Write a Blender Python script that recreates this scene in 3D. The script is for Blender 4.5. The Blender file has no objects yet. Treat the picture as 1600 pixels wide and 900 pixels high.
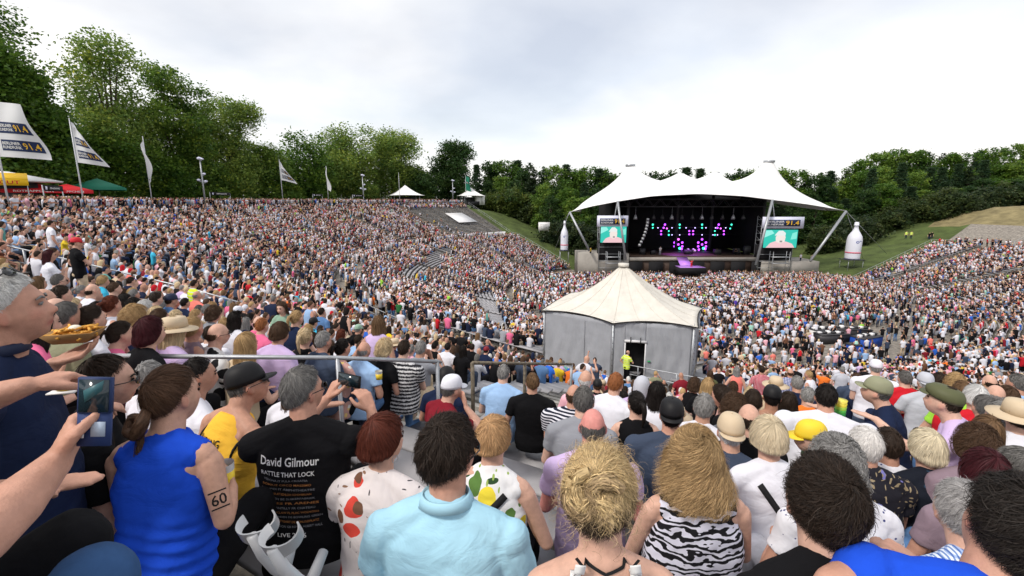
import bpy, bmesh, math, random
import numpy as np
from mathutils import Vector, Matrix
from mathutils.bvhtree import BVHTree
random.seed(7); RNG = np.random.default_rng(7)
SC = bpy.context.scene; COL = SC.collection
R_ = math.radians
# ---------------------------------------------------------------- camera, sky, sun, exposure
CAMZ = 15.4; PITCH = R_(10.9); FPX = 711.1
cd = bpy.data.cameras.new('camera'); cam = bpy.data.objects.new('camera', cd); COL.objects.link(cam)
cd.sensor_width = 36; cd.lens = 16.0; cd.clip_start = 0.05; cd.clip_end = 6000
cam.location = (0, 0, CAMZ); cam.rotation_euler = (math.pi/2 - PITCH, 0, 0)
SC.camera = cam
SUN_EL, SUN_AZ = R_(48), R_(-128)          # azimuth from +Y towards +X
w = bpy.data.worlds.new('World'); SC.world = w; w.use_nodes = True
nt = w.node_tree; nt.nodes.clear()
def N(nt, typ, **kw):
    n = nt.nodes.new(typ)
    for k, v in kw.items():
        if k.startswith('i_'):
            key = k[2:]; key = int(key) if key.isdigit() else key.replace('_', ' ')
            n.inputs[key].default_value = v
        else: setattr(n, k, v)
    return n
def L(nt, a, b): nt.links.new(a, b)
out = N(nt, 'ShaderNodeOutputWorld')
bgs = N(nt, 'ShaderNodeBackground', i_Strength=0.11)
sky = N(nt, 'ShaderNodeTexSky', sky_type='NISHITA', sun_disc=False, sun_elevation=SUN_EL, sun_rotation=SUN_AZ, altitude=40, air_density=1.0, dust_density=2.0)
L(nt, sky.outputs[0], bgs.inputs[0])
bgc = N(nt, 'ShaderNodeBackground', i_Strength=0.70)
tc = N(nt, 'ShaderNodeTexCoord')
sep = N(nt, 'ShaderNodeSeparateXYZ'); L(nt, tc.outputs['Generated'], sep.inputs[0])
addz = N(nt, 'ShaderNodeMath', operation='ADD', i_1=0.16); L(nt, sep.outputs[2], addz.inputs[0])
mxz = N(nt, 'ShaderNodeMath', operation='MAXIMUM', i_1=0.08); L(nt, addz.outputs[0], mxz.inputs[0])
dx = N(nt, 'ShaderNodeMath', operation='DIVIDE'); L(nt, sep.outputs[0], dx.inputs[0]); L(nt, mxz.outputs[0], dx.inputs[1])
dy = N(nt, 'ShaderNodeMath', operation='DIVIDE'); L(nt, sep.outputs[1], dy.inputs[0]); L(nt, mxz.outputs[0], dy.inputs[1])
cmb = N(nt, 'ShaderNodeCombineXYZ'); L(nt, dx.outputs[0], cmb.inputs[0]); L(nt, dy.outputs[0], cmb.inputs[1])
n1 = N(nt, 'ShaderNodeTexNoise', i_Scale=0.62, i_Detail=7.0, i_Roughness=0.5, i_Distortion=0.25); L(nt, cmb.outputs[0], n1.inputs['Vector'])
n2 = N(nt, 'ShaderNodeTexNoise', i_Scale=0.33, i_Detail=5.0, i_Roughness=0.5); 
off = N(nt, 'ShaderNodeVectorMath', operation='ADD'); off.inputs[1].default_value = (3.7, 1.9, 0.4); L(nt, cmb.outputs[0], off.inputs[0]); L(nt, off.outputs[0], n2.inputs['Vector'])
rg = N(nt, 'ShaderNodeValToRGB'); L(nt, n1.outputs[0], rg.inputs[0])
rg.color_ramp.elements[0].position = 0.40; rg.color_ramp.elements[0].color = (1.0, 0.985, 0.965, 1)
rg.color_ramp.elements[1].position = 0.60; rg.color_ramp.elements[1].color = (0.70, 0.70, 0.725, 1)
# brighter towards the horizon
hz = N(nt, 'ShaderNodeMapRange', i_1=0.0, i_2=0.22, i_3=0.85, i_4=0.0); L(nt, sep.outputs[2], hz.inputs[0])
mh = N(nt, 'ShaderNodeMixRGB', i_2=(1.0, 0.975, 0.935, 1)); L(nt, hz.outputs[0], mh.inputs[0]); L(nt, rg.outputs[0], mh.inputs[1])
L(nt, mh.outputs[0], bgc.inputs[0])
rm = N(nt, 'ShaderNodeValToRGB'); L(nt, n2.outputs[0], rm.inputs[0])
rm.color_ramp.elements[0].position = 0.40; rm.color_ramp.elements[0].color = (0.62,)*3 + (1,)
rm.color_ramp.elements[1].position = 0.56; rm.color_ramp.elements[1].color = (1,)*3 + (1,)
mf = N(nt, 'ShaderNodeMath', operation='MAXIMUM'); L(nt, rm.outputs[0], mf.inputs[0]); L(nt, hz.outputs[0], mf.inputs[1])
mxs = N(nt, 'ShaderNodeMixShader'); L(nt, mf.outputs[0], mxs.inputs[0]); L(nt, bgs.outputs[0], mxs.inputs[1]); L(nt, bgc.outputs[0], mxs.inputs[2])
L(nt, mxs.outputs[0], out.inputs[0])
sd = bpy.data.lights.new('sun', 'SUN'); sd.energy = 1.5; sd.angle = R_(10); sd.color = (1.0, 0.93, 0.84)
sun = bpy.data.objects.new('sun', sd); COL.objects.link(sun)
sdir = Vector((math.sin(SUN_AZ)*math.cos(SUN_EL), math.cos(SUN_AZ)*math.cos(SUN_EL), math.sin(SUN_EL)))
sun.rotation_euler = sdir.to_track_quat('Z', 'Y').to_euler(); sun.location = (0, 0, 60)
vs = SC.view_settings; vs.view_transform = 'Standard'; vs.look = 'None'; vs.exposure = 0.80; vs.gamma = 1.0
SC.render.engine = 'CYCLES'; SC.cycles.max_bounces = 6; SC.cycles.diffuse_bounces = 3; SC.cycles.glossy_bounces = 2
SC.cycles.transmission_bounces = 2; SC.cycles.transparent_max_bounces = 6; SC.cycles.caustics_reflective = False; SC.cycles.caustics_refractive = False
SC.cycles.use_denoising = True; SC.cycles.use_adaptive_sampling = True; SC.cycles.adaptive_threshold = 0.02
try: SC.cycles.denoising_prefilter = 'ACCURATE'
except Exception: pass
# ---------------------------------------------------------------- pixel <-> world
sp, cp = math.sin(PITCH), math.cos(PITCH)
def ray(px, py):
    u = (px-800)/FPX; v = -(py-450)/FPX
    return np.array((u, cp + v*sp, -sp + v*cp))
def P(px, py, d): return np.array((0, 0, CAMZ)) + d*ray(px, py)
def PZ(px, py, z):
    r = ray(px, py); t = (z-CAMZ)/r[2]; return np.array((0, 0, CAMZ)) + t*r
def PY(px, py, Y):
    r = ray(px, py); t = Y/r[1]; return np.array((0, 0, CAMZ)) + t*r
def proj(p):
    x, y, z = p[..., 0], p[..., 1], p[..., 2]-CAMZ
    d = y*cp - z*sp; v = (y*sp + z*cp)
    dd = np.where(d > 0.05, d, 0.05)
    return 800 + FPX*x/dd, 450 - FPX*v/dd, d
# ---------------------------------------------------------------- helpers
def lin(h):
    h = h.lstrip('#'); c = [int(h[i:i+2], 16)/255 for i in (0, 2, 4)]
    return tuple((x/12.92 if x <= 0.04045 else ((x+0.055)/1.055)**2.4) for x in c)
def mat(name, color=None, rough=0.7, metal=0.0, attr=None, objcol=False, noise=None, bump=None, emit=None, spec=0.3, sss=0, vary=None, trans=0):
    m = bpy.data.materials.new(name); m.use_nodes = True; t = m.node_tree
    b = t.nodes['Principled BSDF']; b.inputs['Roughness'].default_value = rough; b.inputs['Metallic'].default_value = metal
    b.inputs['Specular IOR Level'].default_value = spec
    src = None
    if objcol: src = N(t, 'ShaderNodeObjectInfo').outputs['Color']
    elif attr: src = N(t, 'ShaderNodeAttribute', attribute_name=attr).outputs['Color']
    tcn = N(t, 'ShaderNodeTexCoord')
    if noise:     # (scale, amount 0..1, detail) multiplies colour
        nz = N(t, 'ShaderNodeTexNoise', i_Scale=noise[0], i_Detail=noise[2] if len(noise) > 2 else 4.0, i_Roughness=0.6); L(t, tcn.outputs['Object'], nz.inputs['Vector'])
        mr = N(t, 'ShaderNodeMapRange', i_1=0.3, i_2=0.7, i_3=1-noise[1], i_4=1+noise[1]*0.6); L(t, nz.outputs[0], mr.inputs[0])
        mx = N(t, 'ShaderNodeMixRGB', blend_type='MULTIPLY', i_0=1.0)
        if src: L(t, src, mx.inputs[1])
        else: mx.inputs[1].default_value = tuple(color)+(1,)
        L(t, mr.outputs[0], mx.inputs[2]); src = mx.outputs[0]
    if src: L(t, src, b.inputs['Base Color'])
    elif color is not None: b.inputs['Base Color'].default_value = tuple(color)+(1,)
    if bump:      # (scale, distance, stretch)
        nb = N(t, 'ShaderNodeTexNoise', i_Scale=bump[0], i_Detail=4.0, i_Roughness=0.55, i_Distortion=bump[3] if len(bump) > 3 else 0.0)
        if len(bump) > 2:
            mp = N(t, 'ShaderNodeMapping'); mp.inputs['Scale'].default_value = bump[2]; L(t, tcn.outputs['Object'], mp.inputs[0]); L(t, mp.outputs[0], nb.inputs['Vector'])
        else: L(t, tcn.outputs['Object'], nb.inputs['Vector'])
        bn = N(t, 'ShaderNodeBump', i_Strength=1.0, i_Distance=bump[1]); L(t, nb.outputs[0], bn.inputs['Height']); L(t, bn.outputs[0], b.inputs['Normal'])
    if emit:
        b.inputs['Emission Color'].default_value = tuple(emit[0])+(1,); b.inputs['Emission Strength'].default_value = emit[1]
    if sss:
        b.inputs['Subsurface Weight'].default_value = sss; b.inputs['Subsurface Radius'].default_value = (0.012, 0.005, 0.003); b.inputs['Subsurface Scale'].default_value = 1.0
    if trans:
        tr = N(t, 'ShaderNodeBsdfTranslucent'); ms = N(t, 'ShaderNodeMixShader', i_0=trans)
        if src: L(t, src, tr.inputs[0])
        elif color is not None: tr.inputs[0].default_value = tuple(color)+(1,)
        L(t, b.outputs[0], ms.inputs[1]); L(t, tr.outputs[0], ms.inputs[2]); L(t, ms.outputs[0], t.nodes['Material Output'].inputs[0])
    return m
def mesh_np(name, V, F, smooth=False, col=None, mats=None, mi=None):
    """V (n,3) array; F list of index tuples, or list of (m,k) arrays"""
    me = bpy.data.meshes.new(name)
    V = np.asarray(V, dtype=np.float32)
    if isinstance(F, np.ndarray): F = [F]
    if len(F) and not isinstance(F[0], np.ndarray):
        loops = np.fromiter((i for f in F for i in f), dtype=np.int32); tot = np.fromiter((len(f) for f in F), dtype=np.int32)
    else:
        F = [f for f in F if len(f)]
        loops = np.concatenate([f.ravel() for f in F]).astype(np.int32); tot = np.concatenate([np.full(len(f), f.shape[1], np.int32) for f in F])
    me.vertices.add(len(V)); me.vertices.foreach_set('co', V.ravel())
    me.loops.add(len(loops)); me.loops.foreach_set('vertex_index', loops)
    st = np.concatenate(([0], np.cumsum(tot)[:-1])).astype(np.int32)
    me.polygons.add(len(tot)); me.polygons.foreach_set('loop_start', st); me.polygons.foreach_set('loop_total', tot)
    if smooth: me.polygons.foreach_set('use_smooth', np.ones(len(tot), bool))
    if mi is not None: me.polygons.foreach_set('material_index', np.asarray(mi, np.int32))
    me.update(calc_edges=True); me.validate(clean_customdata=False)
    if col is not None:
        a = me.color_attributes.new('col', 'FLOAT_COLOR', 'POINT'); c = np.ones((len(V), 4), np.float32); c[:, :3] = col; a.data.foreach_set('color', c.ravel())
    for m in (mats or []): me.materials.append(m)
    return me
def link(name, me, parent=None, loc=None, rz=None, color=None):
    o = bpy.data.objects.new(name, me); COL.objects.link(o)
    if parent is not None: o.parent = parent
    if loc is not None: o.location = [float(v) for v in loc]
    if rz is not None: o.rotation_euler = (0, 0, rz)
    if color is not None: o.color = tuple(color)+(1,)
    return o
def tag(o, label=None, cat=None, group=None, kind=None):
    if label: o['label'] = label
    if cat: o['category'] = cat
    if group: o['group'] = group
    if kind: o['kind'] = kind
    return o
def empty(name, loc=(0, 0, 0), rz=0, label=None, cat=None, group=None):
    o = link(name, None, None, loc, rz); o.empty_display_size = 0.2
    return tag(o, label, cat, group)
class MB:
    def __init__(s): s.V = []; s.F = []; s.n = 0
    def add(s, V, F, M=None):
        V = np.asarray(V, float).reshape(-1, 3)
        if M is not None: V = V @ M[:3, :3].T + M[:3, 3]
        s.V.append(V); s.F += [tuple(i+s.n for i in f) for f in F]; s.n += len(V); return s
    def arr(s): return np.concatenate(s.V)
    def box(s, c, size, rz=0, M=None):
        x, y, z = [v/2 for v in size]; V = np.array([(-x,-y,-z),(x,-y,-z),(x,y,-z),(-x,y,-z),(-x,-y,z),(x,-y,z),(x,y,z),(-x,y,z)])
        cz, sz = math.cos(rz), math.sin(rz); V = V @ np.array([[cz, sz, 0], [-sz, cz, 0], [0, 0, 1]]) + np.array(c)
        return s.add(V, [(0,3,2,1),(4,5,6,7),(0,1,5,4),(1,2,6,5),(2,3,7,6),(3,0,4,7)], M)
    def tube(s, pts, r, n=8, M=None, caps=True):
        pts = [np.array(p, float) for p in pts]; k = len(pts); rr = [r]*k if np.isscalar(r) else r
        V = []; prev = None
        for i in range(k):
            t = pts[min(i+1, k-1)] - pts[max(i-1, 0)]; t = t/(np.linalg.norm(t)+1e-9)
            if prev is None:
                a = np.array((0, 0, 1.)) if abs(t[2]) < 0.9 else np.array((1., 0, 0)); prev = np.cross(a, t)
            x = prev - t*np.dot(prev, t); x /= np.linalg.norm(x)+1e-9; y = np.cross(t, x); prev = x
            for j in range(n):
                a = 2*math.pi*j/n; V.append(pts[i] + rr[i]*(math.cos(a)*x + math.sin(a)*y))
        F = [(i*n+j, i*n+(j+1) % n, (i+1)*n+(j+1) % n, (i+1)*n+j) for i in range(k-1) for j in range(n)]
        if caps: F += [tuple(range(n))[::-1], tuple((k-1)*n+j for j in range(n))]
        return s.add(V, F, M)
    def cap(s, p0, r0, p1, r1, n=12, k=3, M=None):
        p0 = np.array(p0, float); p1 = np.array(p1, float); t = p1-p0; l = np.linalg.norm(t); t = t/(l+1e-9) if l > 1e-6 else np.array((0, 0, 1.))
        pts = []; rr = []
        for i in range(k+1):
            a = math.pi/2*(1-i/k); pts.append(p0 - t*r0*math.sin(a)); rr.append(max(r0*math.cos(a), r0*0.02))
        for i in range(k+1):
            a = math.pi/2*i/k; pts.append(p1 + t*r1*math.sin(a)); rr.append(max(r1*math.cos(a), r1*0.02))
        return s.tube(pts, rr, n, M)
    def ell(s, c, r, n=14, m=9, R=None, M=None):
        V = []; 
        for i in range(m):
            a = math.pi*(i+0.5)/m if 0 else math.pi*i/(m-1); 
            for j in range(n):
                b = 2*math.pi*j/n; V.append((math.sin(a)*math.cos(b), math.sin(a)*math.sin(b), math.cos(a)))
        V = np.array(V); V[:n, :2] *= 0; V[-n:, :2] *= 0
        V = V.copy(); eps = 0.03
        for q in (slice(0, n), slice(len(V)-n, len(V))):
            ang = np.arange(n)*2*math.pi/n; V[q, 0] = eps*np.cos(ang); V[q, 1] = eps*np.sin(ang)
        V = V*np.array(r)
        if R is not None: V = V @ np.array(R).T
        V = V + np.array(c)
        F = [(i*n+j, (i+1)*n+j, (i+1)*n+(j+1) % n, i*n+(j+1) % n) for i in range(m-1) for j in range(n)]
        F += [tuple(range(n)), tuple((m-1)*n+j for j in range(n))[::-1]]
        return s.add(V, F, M)
    def loft(s, rings, n=20, M=None, pw=2.3):
        """rings: (cx,cy,cz,rx,ry) horizontal superellipses"""
        V = []
        for cx, cy, cz, rx, ry in rings:
            for j in range(n):
                a = 2*math.pi*j/n; c_, s_ = math.cos(a), math.sin(a)
                V.append((cx + rx*math.copysign(abs(c_)**(2/pw), c_), cy + ry*math.copysign(abs(s_)**(2/pw), s_), cz))
        k = len(rings)
        F = [(i*n+j, i*n+(j+1) % n, (i+1)*n+(j+1) % n, (i+1)*n+j) for i in range(k-1) for j in range(n)]
        F += [tuple(range(n))[::-1], tuple((k-1)*n+j for j in range(n))]
        return s.add(V, F, M)
    def poly(s, pts, thick, axis=1, M=None):
        """extrude a closed outline (list of 3d pts) by thick along vector axis"""
        p = np.array(pts, float); n = len(p); a = np.zeros(3); 
        if np.isscalar(axis): a[axis] = thick
        else: a = np.array(axis)*thick
        F = [tuple(range(n)), tuple(range(2*n-1, n-1, -1))] + [(i, i+n, (i+1) % n+n, (i+1) % n) for i in range(n)]
        return s.add(np.concatenate([p, p+a]), F, M)
    def build(s, name, m, parent=None, smooth=False, **kw):
        return link(name, mesh_np(name, s.arr(), s.F, smooth, mats=[m] if m else []), parent, **kw)
def MT(loc=(0, 0, 0), rz=0, rx=0, ry=0, s=1):
    return np.array(Matrix.Translation(loc) @ Matrix.Rotation(rz, 4, 'Z') @ Matrix.Rotation(ry, 4, 'Y') @ Matrix.Rotation(rx, 4, 'X') @ Matrix.Scale(s, 4))
_txt = {}
def text2d(s, size=1.0, bold=False, shear=0.0):
    """flat text as (V2, F), origin at its centre"""
    k = (s, shear)
    if k not in _txt:
        cu = bpy.data.curves.new('t', 'FONT'); cu.body = s; cu.align_x = 'CENTER'; cu.align_y = 'CENTER'; cu.resolution_u = 2; cu.shear = shear; cu.offset = 0.012
        o = bpy.data.objects.new('t', cu); COL.objects.link(o); dg = bpy.context.evaluated_depsgraph_get()
        me = bpy.data.meshes.new_from_object(o.evaluated_get(dg)); V = np.zeros(len(me.vertices)*3); me.vertices.foreach_get('co', V); V = V.reshape(-1, 3)[:, :2]
        F = [tuple(p.vertices) for p in me.polygons]; bpy.data.objects.remove(o); bpy.data.curves.remove(cu); bpy.data.meshes.remove(me); _txt[k] = (V, F)
    V, F = _txt[k]; return V*size, F
def text_w(s, width=None, size=None, height=None):
    V, F = text2d(s); sc = 1
    if width: sc = width/np.ptp(V[:, 0])
    V = V*sc
    if height: V = V*np.array((1, height/np.ptp(V[:, 1])))
    return V, F
# ---------------------------------------------------------------- arena shape
CX, CY = 38.0, 72.0
TH0, TH1, TH1U = -231.0, 26.0, 15.0
STAGE = np.array((38.5, 94.0))
RIN_T = [-240, -200, -180, -140, -112, -102, -90, -75, -55, -35, 0, 30]
RIN_R = [39, 39.5, 39, 38, 36.5, 34, 30, 27, 25, 25, 27, 29]
def rin(th): return np.interp(th, RIN_T, RIN_R)
def polar(x, y):
    dx_, dy_ = np.asarray(x)-CX, np.asarray(y)-CY
    th = np.degrees(np.arctan2(dy_, dx_)); th = np.where(th > 78, th-360, th)
    return np.hypot(dx_, dy_), th
def unpolar(R, th): return CX + R*np.cos(np.radians(th)), CY + R*np.sin(np.radians(th))
LOW_TOP, UP_BOT, SLOPE, RTOP, ZTOP = 59.0, 62.0, 0.37, 82.0, 14.0
def zsurf(R, th):
    ri = rin(th)
    z = np.where(R < ri, 0, np.where(R < LOW_TOP, 6.2*(R-ri)/(LOW_TOP-ri), np.where(R < UP_BOT, 6.2, np.where(R < RTOP, 6.6+SLOPE*(R-UP_BOT), ZTOP))))
    return z
def solve(px, py, hh):
    r = ray(px, py); t = np.linspace(0.6, 180, 9000); x = r[0]*t; y = r[1]*t; z = CAMZ + r[2]*t
    RR, th = polar(x, y); g = zsurf(RR, th)+hh
    i = np.argmax(z < g)
    return t[i]
AISLES = [-214.5, -199, -183.5, -168, -152.5, -137, -121.5, -106, -90.5, -75, -59.5, -44, -28.5, -13, 2.5, 18]
# ---------------------------------------------------------------- people: bodies, clothes, hair
JOBS = []; 
def job(mb, voxel, smooth=2, dec=None):
    JOBS.append([mb.arr(), mb.F, voxel, smooth, dec, None]); return len(JOBS)-1
def run_jobs():
    obs = []
    for j in JOBS:
        if j[5] is not None: obs.append(None); continue
        o = bpy.data.objects.new('tmp', mesh_np('tmp', j[0], j[1])); COL.objects.link(o)
        m = o.modifiers.new('r', 'REMESH'); m.mode = 'VOXEL'; m.voxel_size = j[2]; m.use_smooth_shade = True
        if j[3]: s = o.modifiers.new('s', 'SMOOTH'); s.iterations = j[3]; s.factor = 0.5
        if j[4]: d = o.modifiers.new('d', 'DECIMATE'); d.ratio = j[4]
        obs.append(o)
    dg = bpy.context.evaluated_depsgraph_get()
    for j, o in zip(JOBS, obs):
        if o is None: continue
        me = bpy.data.meshes.new_from_object(o.evaluated_get(dg)); n = len(me.vertices); V = np.zeros(n*3, np.float32); me.vertices.foreach_get('co', V)
        tot = np.zeros(len(me.polygons), np.int32); me.polygons.foreach_get('loop_total', tot); lp = np.zeros(len(me.loops), np.int32); me.loops.foreach_get('vertex_index', lp)
        st = np.concatenate(([0], np.cumsum(tot)[:-1])); F = []
        for k in (3, 4):
            ix = st[tot == k]
            if len(ix): F.append(lp[ix[:, None]+np.arange(k)])
        nrm = np.zeros(n*3, np.float32); me.vertices.foreach_get('normal', nrm)
        j[5] = (V.reshape(-1, 3).astype(float), F, nrm.reshape(-1, 3).astype(float)); j[0] = j[1] = None
        old = o.data; bpy.data.objects.remove(o); bpy.data.meshes.remove(old); bpy.data.meshes.remove(me)
def ico(n):
    bm = bmesh.new(); bmesh.ops.create_icosphere(bm, subdivisions=n, radius=1); V = np.array([v.co for v in bm.verts]); F = [tuple(v.index for v in f.verts) for f in bm.faces]; bm.free(); return V, F
_ico = {}
HR = np.array((0.0725, 0.092, 0.1125))
def head_geo(n=4, jaw=1.0, fem=False):
    if n not in _ico: _ico[n] = ico(n)
    D, F = _ico[n]; V = D*np.array((0.076, 0.096, 0.118)); x, y, z = V.T.copy()
    g = lambda cx, cz, sx, sz: np.exp(-((x-cx)/sx)**2-((z-cz)/sz)**2)
    fr = np.clip(y/0.05, 0, 1)
    low = np.clip(-z/0.118, 0, 1)
    x2 = x*(1-0.34*low**1.5)*(1+0.05*np.clip(z/0.1, 0, 1)*(y < 0))
    y2 = y + 0.012*low*fr - (y < 0)*y*0.30*low**1.2
    y2 = y2 - 0.004*fr*np.exp(-(z/0.02)**2)
    s = 0.85 if fem else 1.0
    ax = np.abs(x)
    y2 = y2 + fr*(s*0.024*np.exp(-(ax/0.011)**2)*np.where(z > -0.028, np.exp(-((z+0.028)/0.030)**2), np.exp(-((z+0.028)/0.009)**2)))
    y2 = y2 + fr*0.010*np.exp(-((ax-0.012)/0.008)**2-((z+0.030)/0.008)**2)
    y2 = y2 - fr*0.011*np.exp(-((ax-0.030)/0.014)**2-((z-0.008)/0.012)**2)
    y2 = y2 + fr*(0.006*s)*np.exp(-((ax-0.028)/0.022)**2-((z-0.030)/0.009)**2)
    y2 = y2 + fr*0.007*(np.exp(-(x/0.020)**2-((z+0.055)/0.005)**2)+1.1*np.exp(-(x/0.017)**2-((z+0.068)/0.006)**2))
    y2 = y2 + fr*0.010*np.exp(-(x/0.018)**2-((z+0.098)/0.014)**2)
    x2 = x2*(1+0.05*np.exp(-((z+0.02)/0.03)**2)*fr)
    return np.stack([x2, y2, z], 1)*.955, F
def add_hand(mb, wrist, f, nrm, thumb, curl=0.5, sc=1.0, spread=0.12, tc=0.5):
    """f: direction of fingers, nrm: direction the palm faces, thumb: side of the thumb"""
    f = np.array(f, float); f /= np.linalg.norm(f); nrm = np.array(nrm, float); nrm -= f*nrm.dot(f); nrm /= np.linalg.norm(nrm)
    s = np.cross(f, nrm); 
    if s.dot(np.array(thumb, float)) < 0: s = -s
    w = np.array(wrist, float); k = sc
    for i, (off, ln, r) in enumerate([(0.030, 0.074, 0.0095), (0.010, 0.082, 0.0098), (-0.010, 0.076, 0.0092), (-0.029, 0.060, 0.0082)]):
        base = w + f*0.088*k + s*off*k - f*abs(off)*0.12*k
        mb.cap(w + f*0.012*k + s*off*0.55*k, 0.0155*k, base, 0.0125*k, 10, 2)
        a = 0.15+curl*0.6*(1+0.10*i); d = f*math.cos(a) + nrm*math.sin(a) + s*off*spread*40*0.12; p = base
        for q, fr_ in enumerate((0.45, 0.30, 0.25)):
            d = f*math.cos(a) + nrm*math.sin(a) + s*(off*spread*20 if curl < 0.9 else off*3)*0.5; d /= np.linalg.norm(d)
            p2 = p + d*ln*fr_*k; mb.cap(p, r*k*(1-0.08*q), p2, r*k*(0.93-0.08*q), 9, 2); p = p2; a += curl*(0.9 if q == 0 else 0.7)
    mb.cap(w + f*0.02*k + nrm*0.006*k, 0.018*k, w + f*0.07*k + nrm*0.004*k, 0.019*k, 10, 2)
    a = 0.75; t0 = w + f*0.025*k + s*0.028*k + nrm*0.006*k
    d1 = f*0.72 + s*0.60 + nrm*0.28*(0.4+tc); d1 /= np.linalg.norm(d1); t1 = t0 + d1*0.042*k
    d2 = f*0.85 + s*0.25*(1-tc) + nrm*0.55*tc; d2 /= np.linalg.norm(d2); t2 = t1 + d2*0.030*k
    d3 = f*0.95 + nrm*0.6*tc; d3 /= np.linalg.norm(d3); t3 = t2 + d3*0.024*k
    mb.cap(w + f*0.012*k + s*0.01*k, 0.017*k, t0, 0.0165*k, 10, 2); mb.cap(t0, 0.016*k, t1, 0.0125*k, 10, 2); mb.cap(t1, 0.0125*k, t2, 0.0110*k, 10, 2); mb.cap(t2, 0.0110*k, t3, 0.0095*k, 10, 2)
ARMS = {   # elbow, wrist, hand direction, relative to the hip, x mirrored per side
    'lap': ((.27, .08, .21), (.12, .32, .17), (-.5, .8, -.1)),
    'lap2': ((.26, .12, .22), (.06, .30, .20), (-.9, .4, .0)),
    'side': ((.30, -.03, .20), (.30, .02, -.03), (.2, .3, -.9)),
    'chest': ((.25, .12, .24), (.04, .24, .36), (-.6, .3, .5)),
    'clap': ((.26, .16, .28), (.05, .36, .42), (-.1, .6, .8)),
    'phone': ((.24, .22, .36), (.09, .40, .60), (-.4, .4, .8)),
    'up': ((.30, .10, .72), (.22, .22, .98), (-.1, .2, 1)),
    'face': ((.22, .24, .36), (.07, .22, .60), (-.2, -.1, 1)),
    'knee': ((.24, .20, .22), (.15, .42, .09), (0, 1, -.3)),
    'hip': ((.33, -.06, .22), (.20, .05, .04), (-.7, .3, -.4)),
    'down': ((.27, .00, .20), (.27, .07, -.06), (0, .3, -1)),
    'reach': ((.28, .24, .42), (.26, .48, .46), (0, 1, .1)),
    'cross': ((.26, .14, .26), (-.06, .25, .26), (-1, .1, .1)),
}
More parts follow.
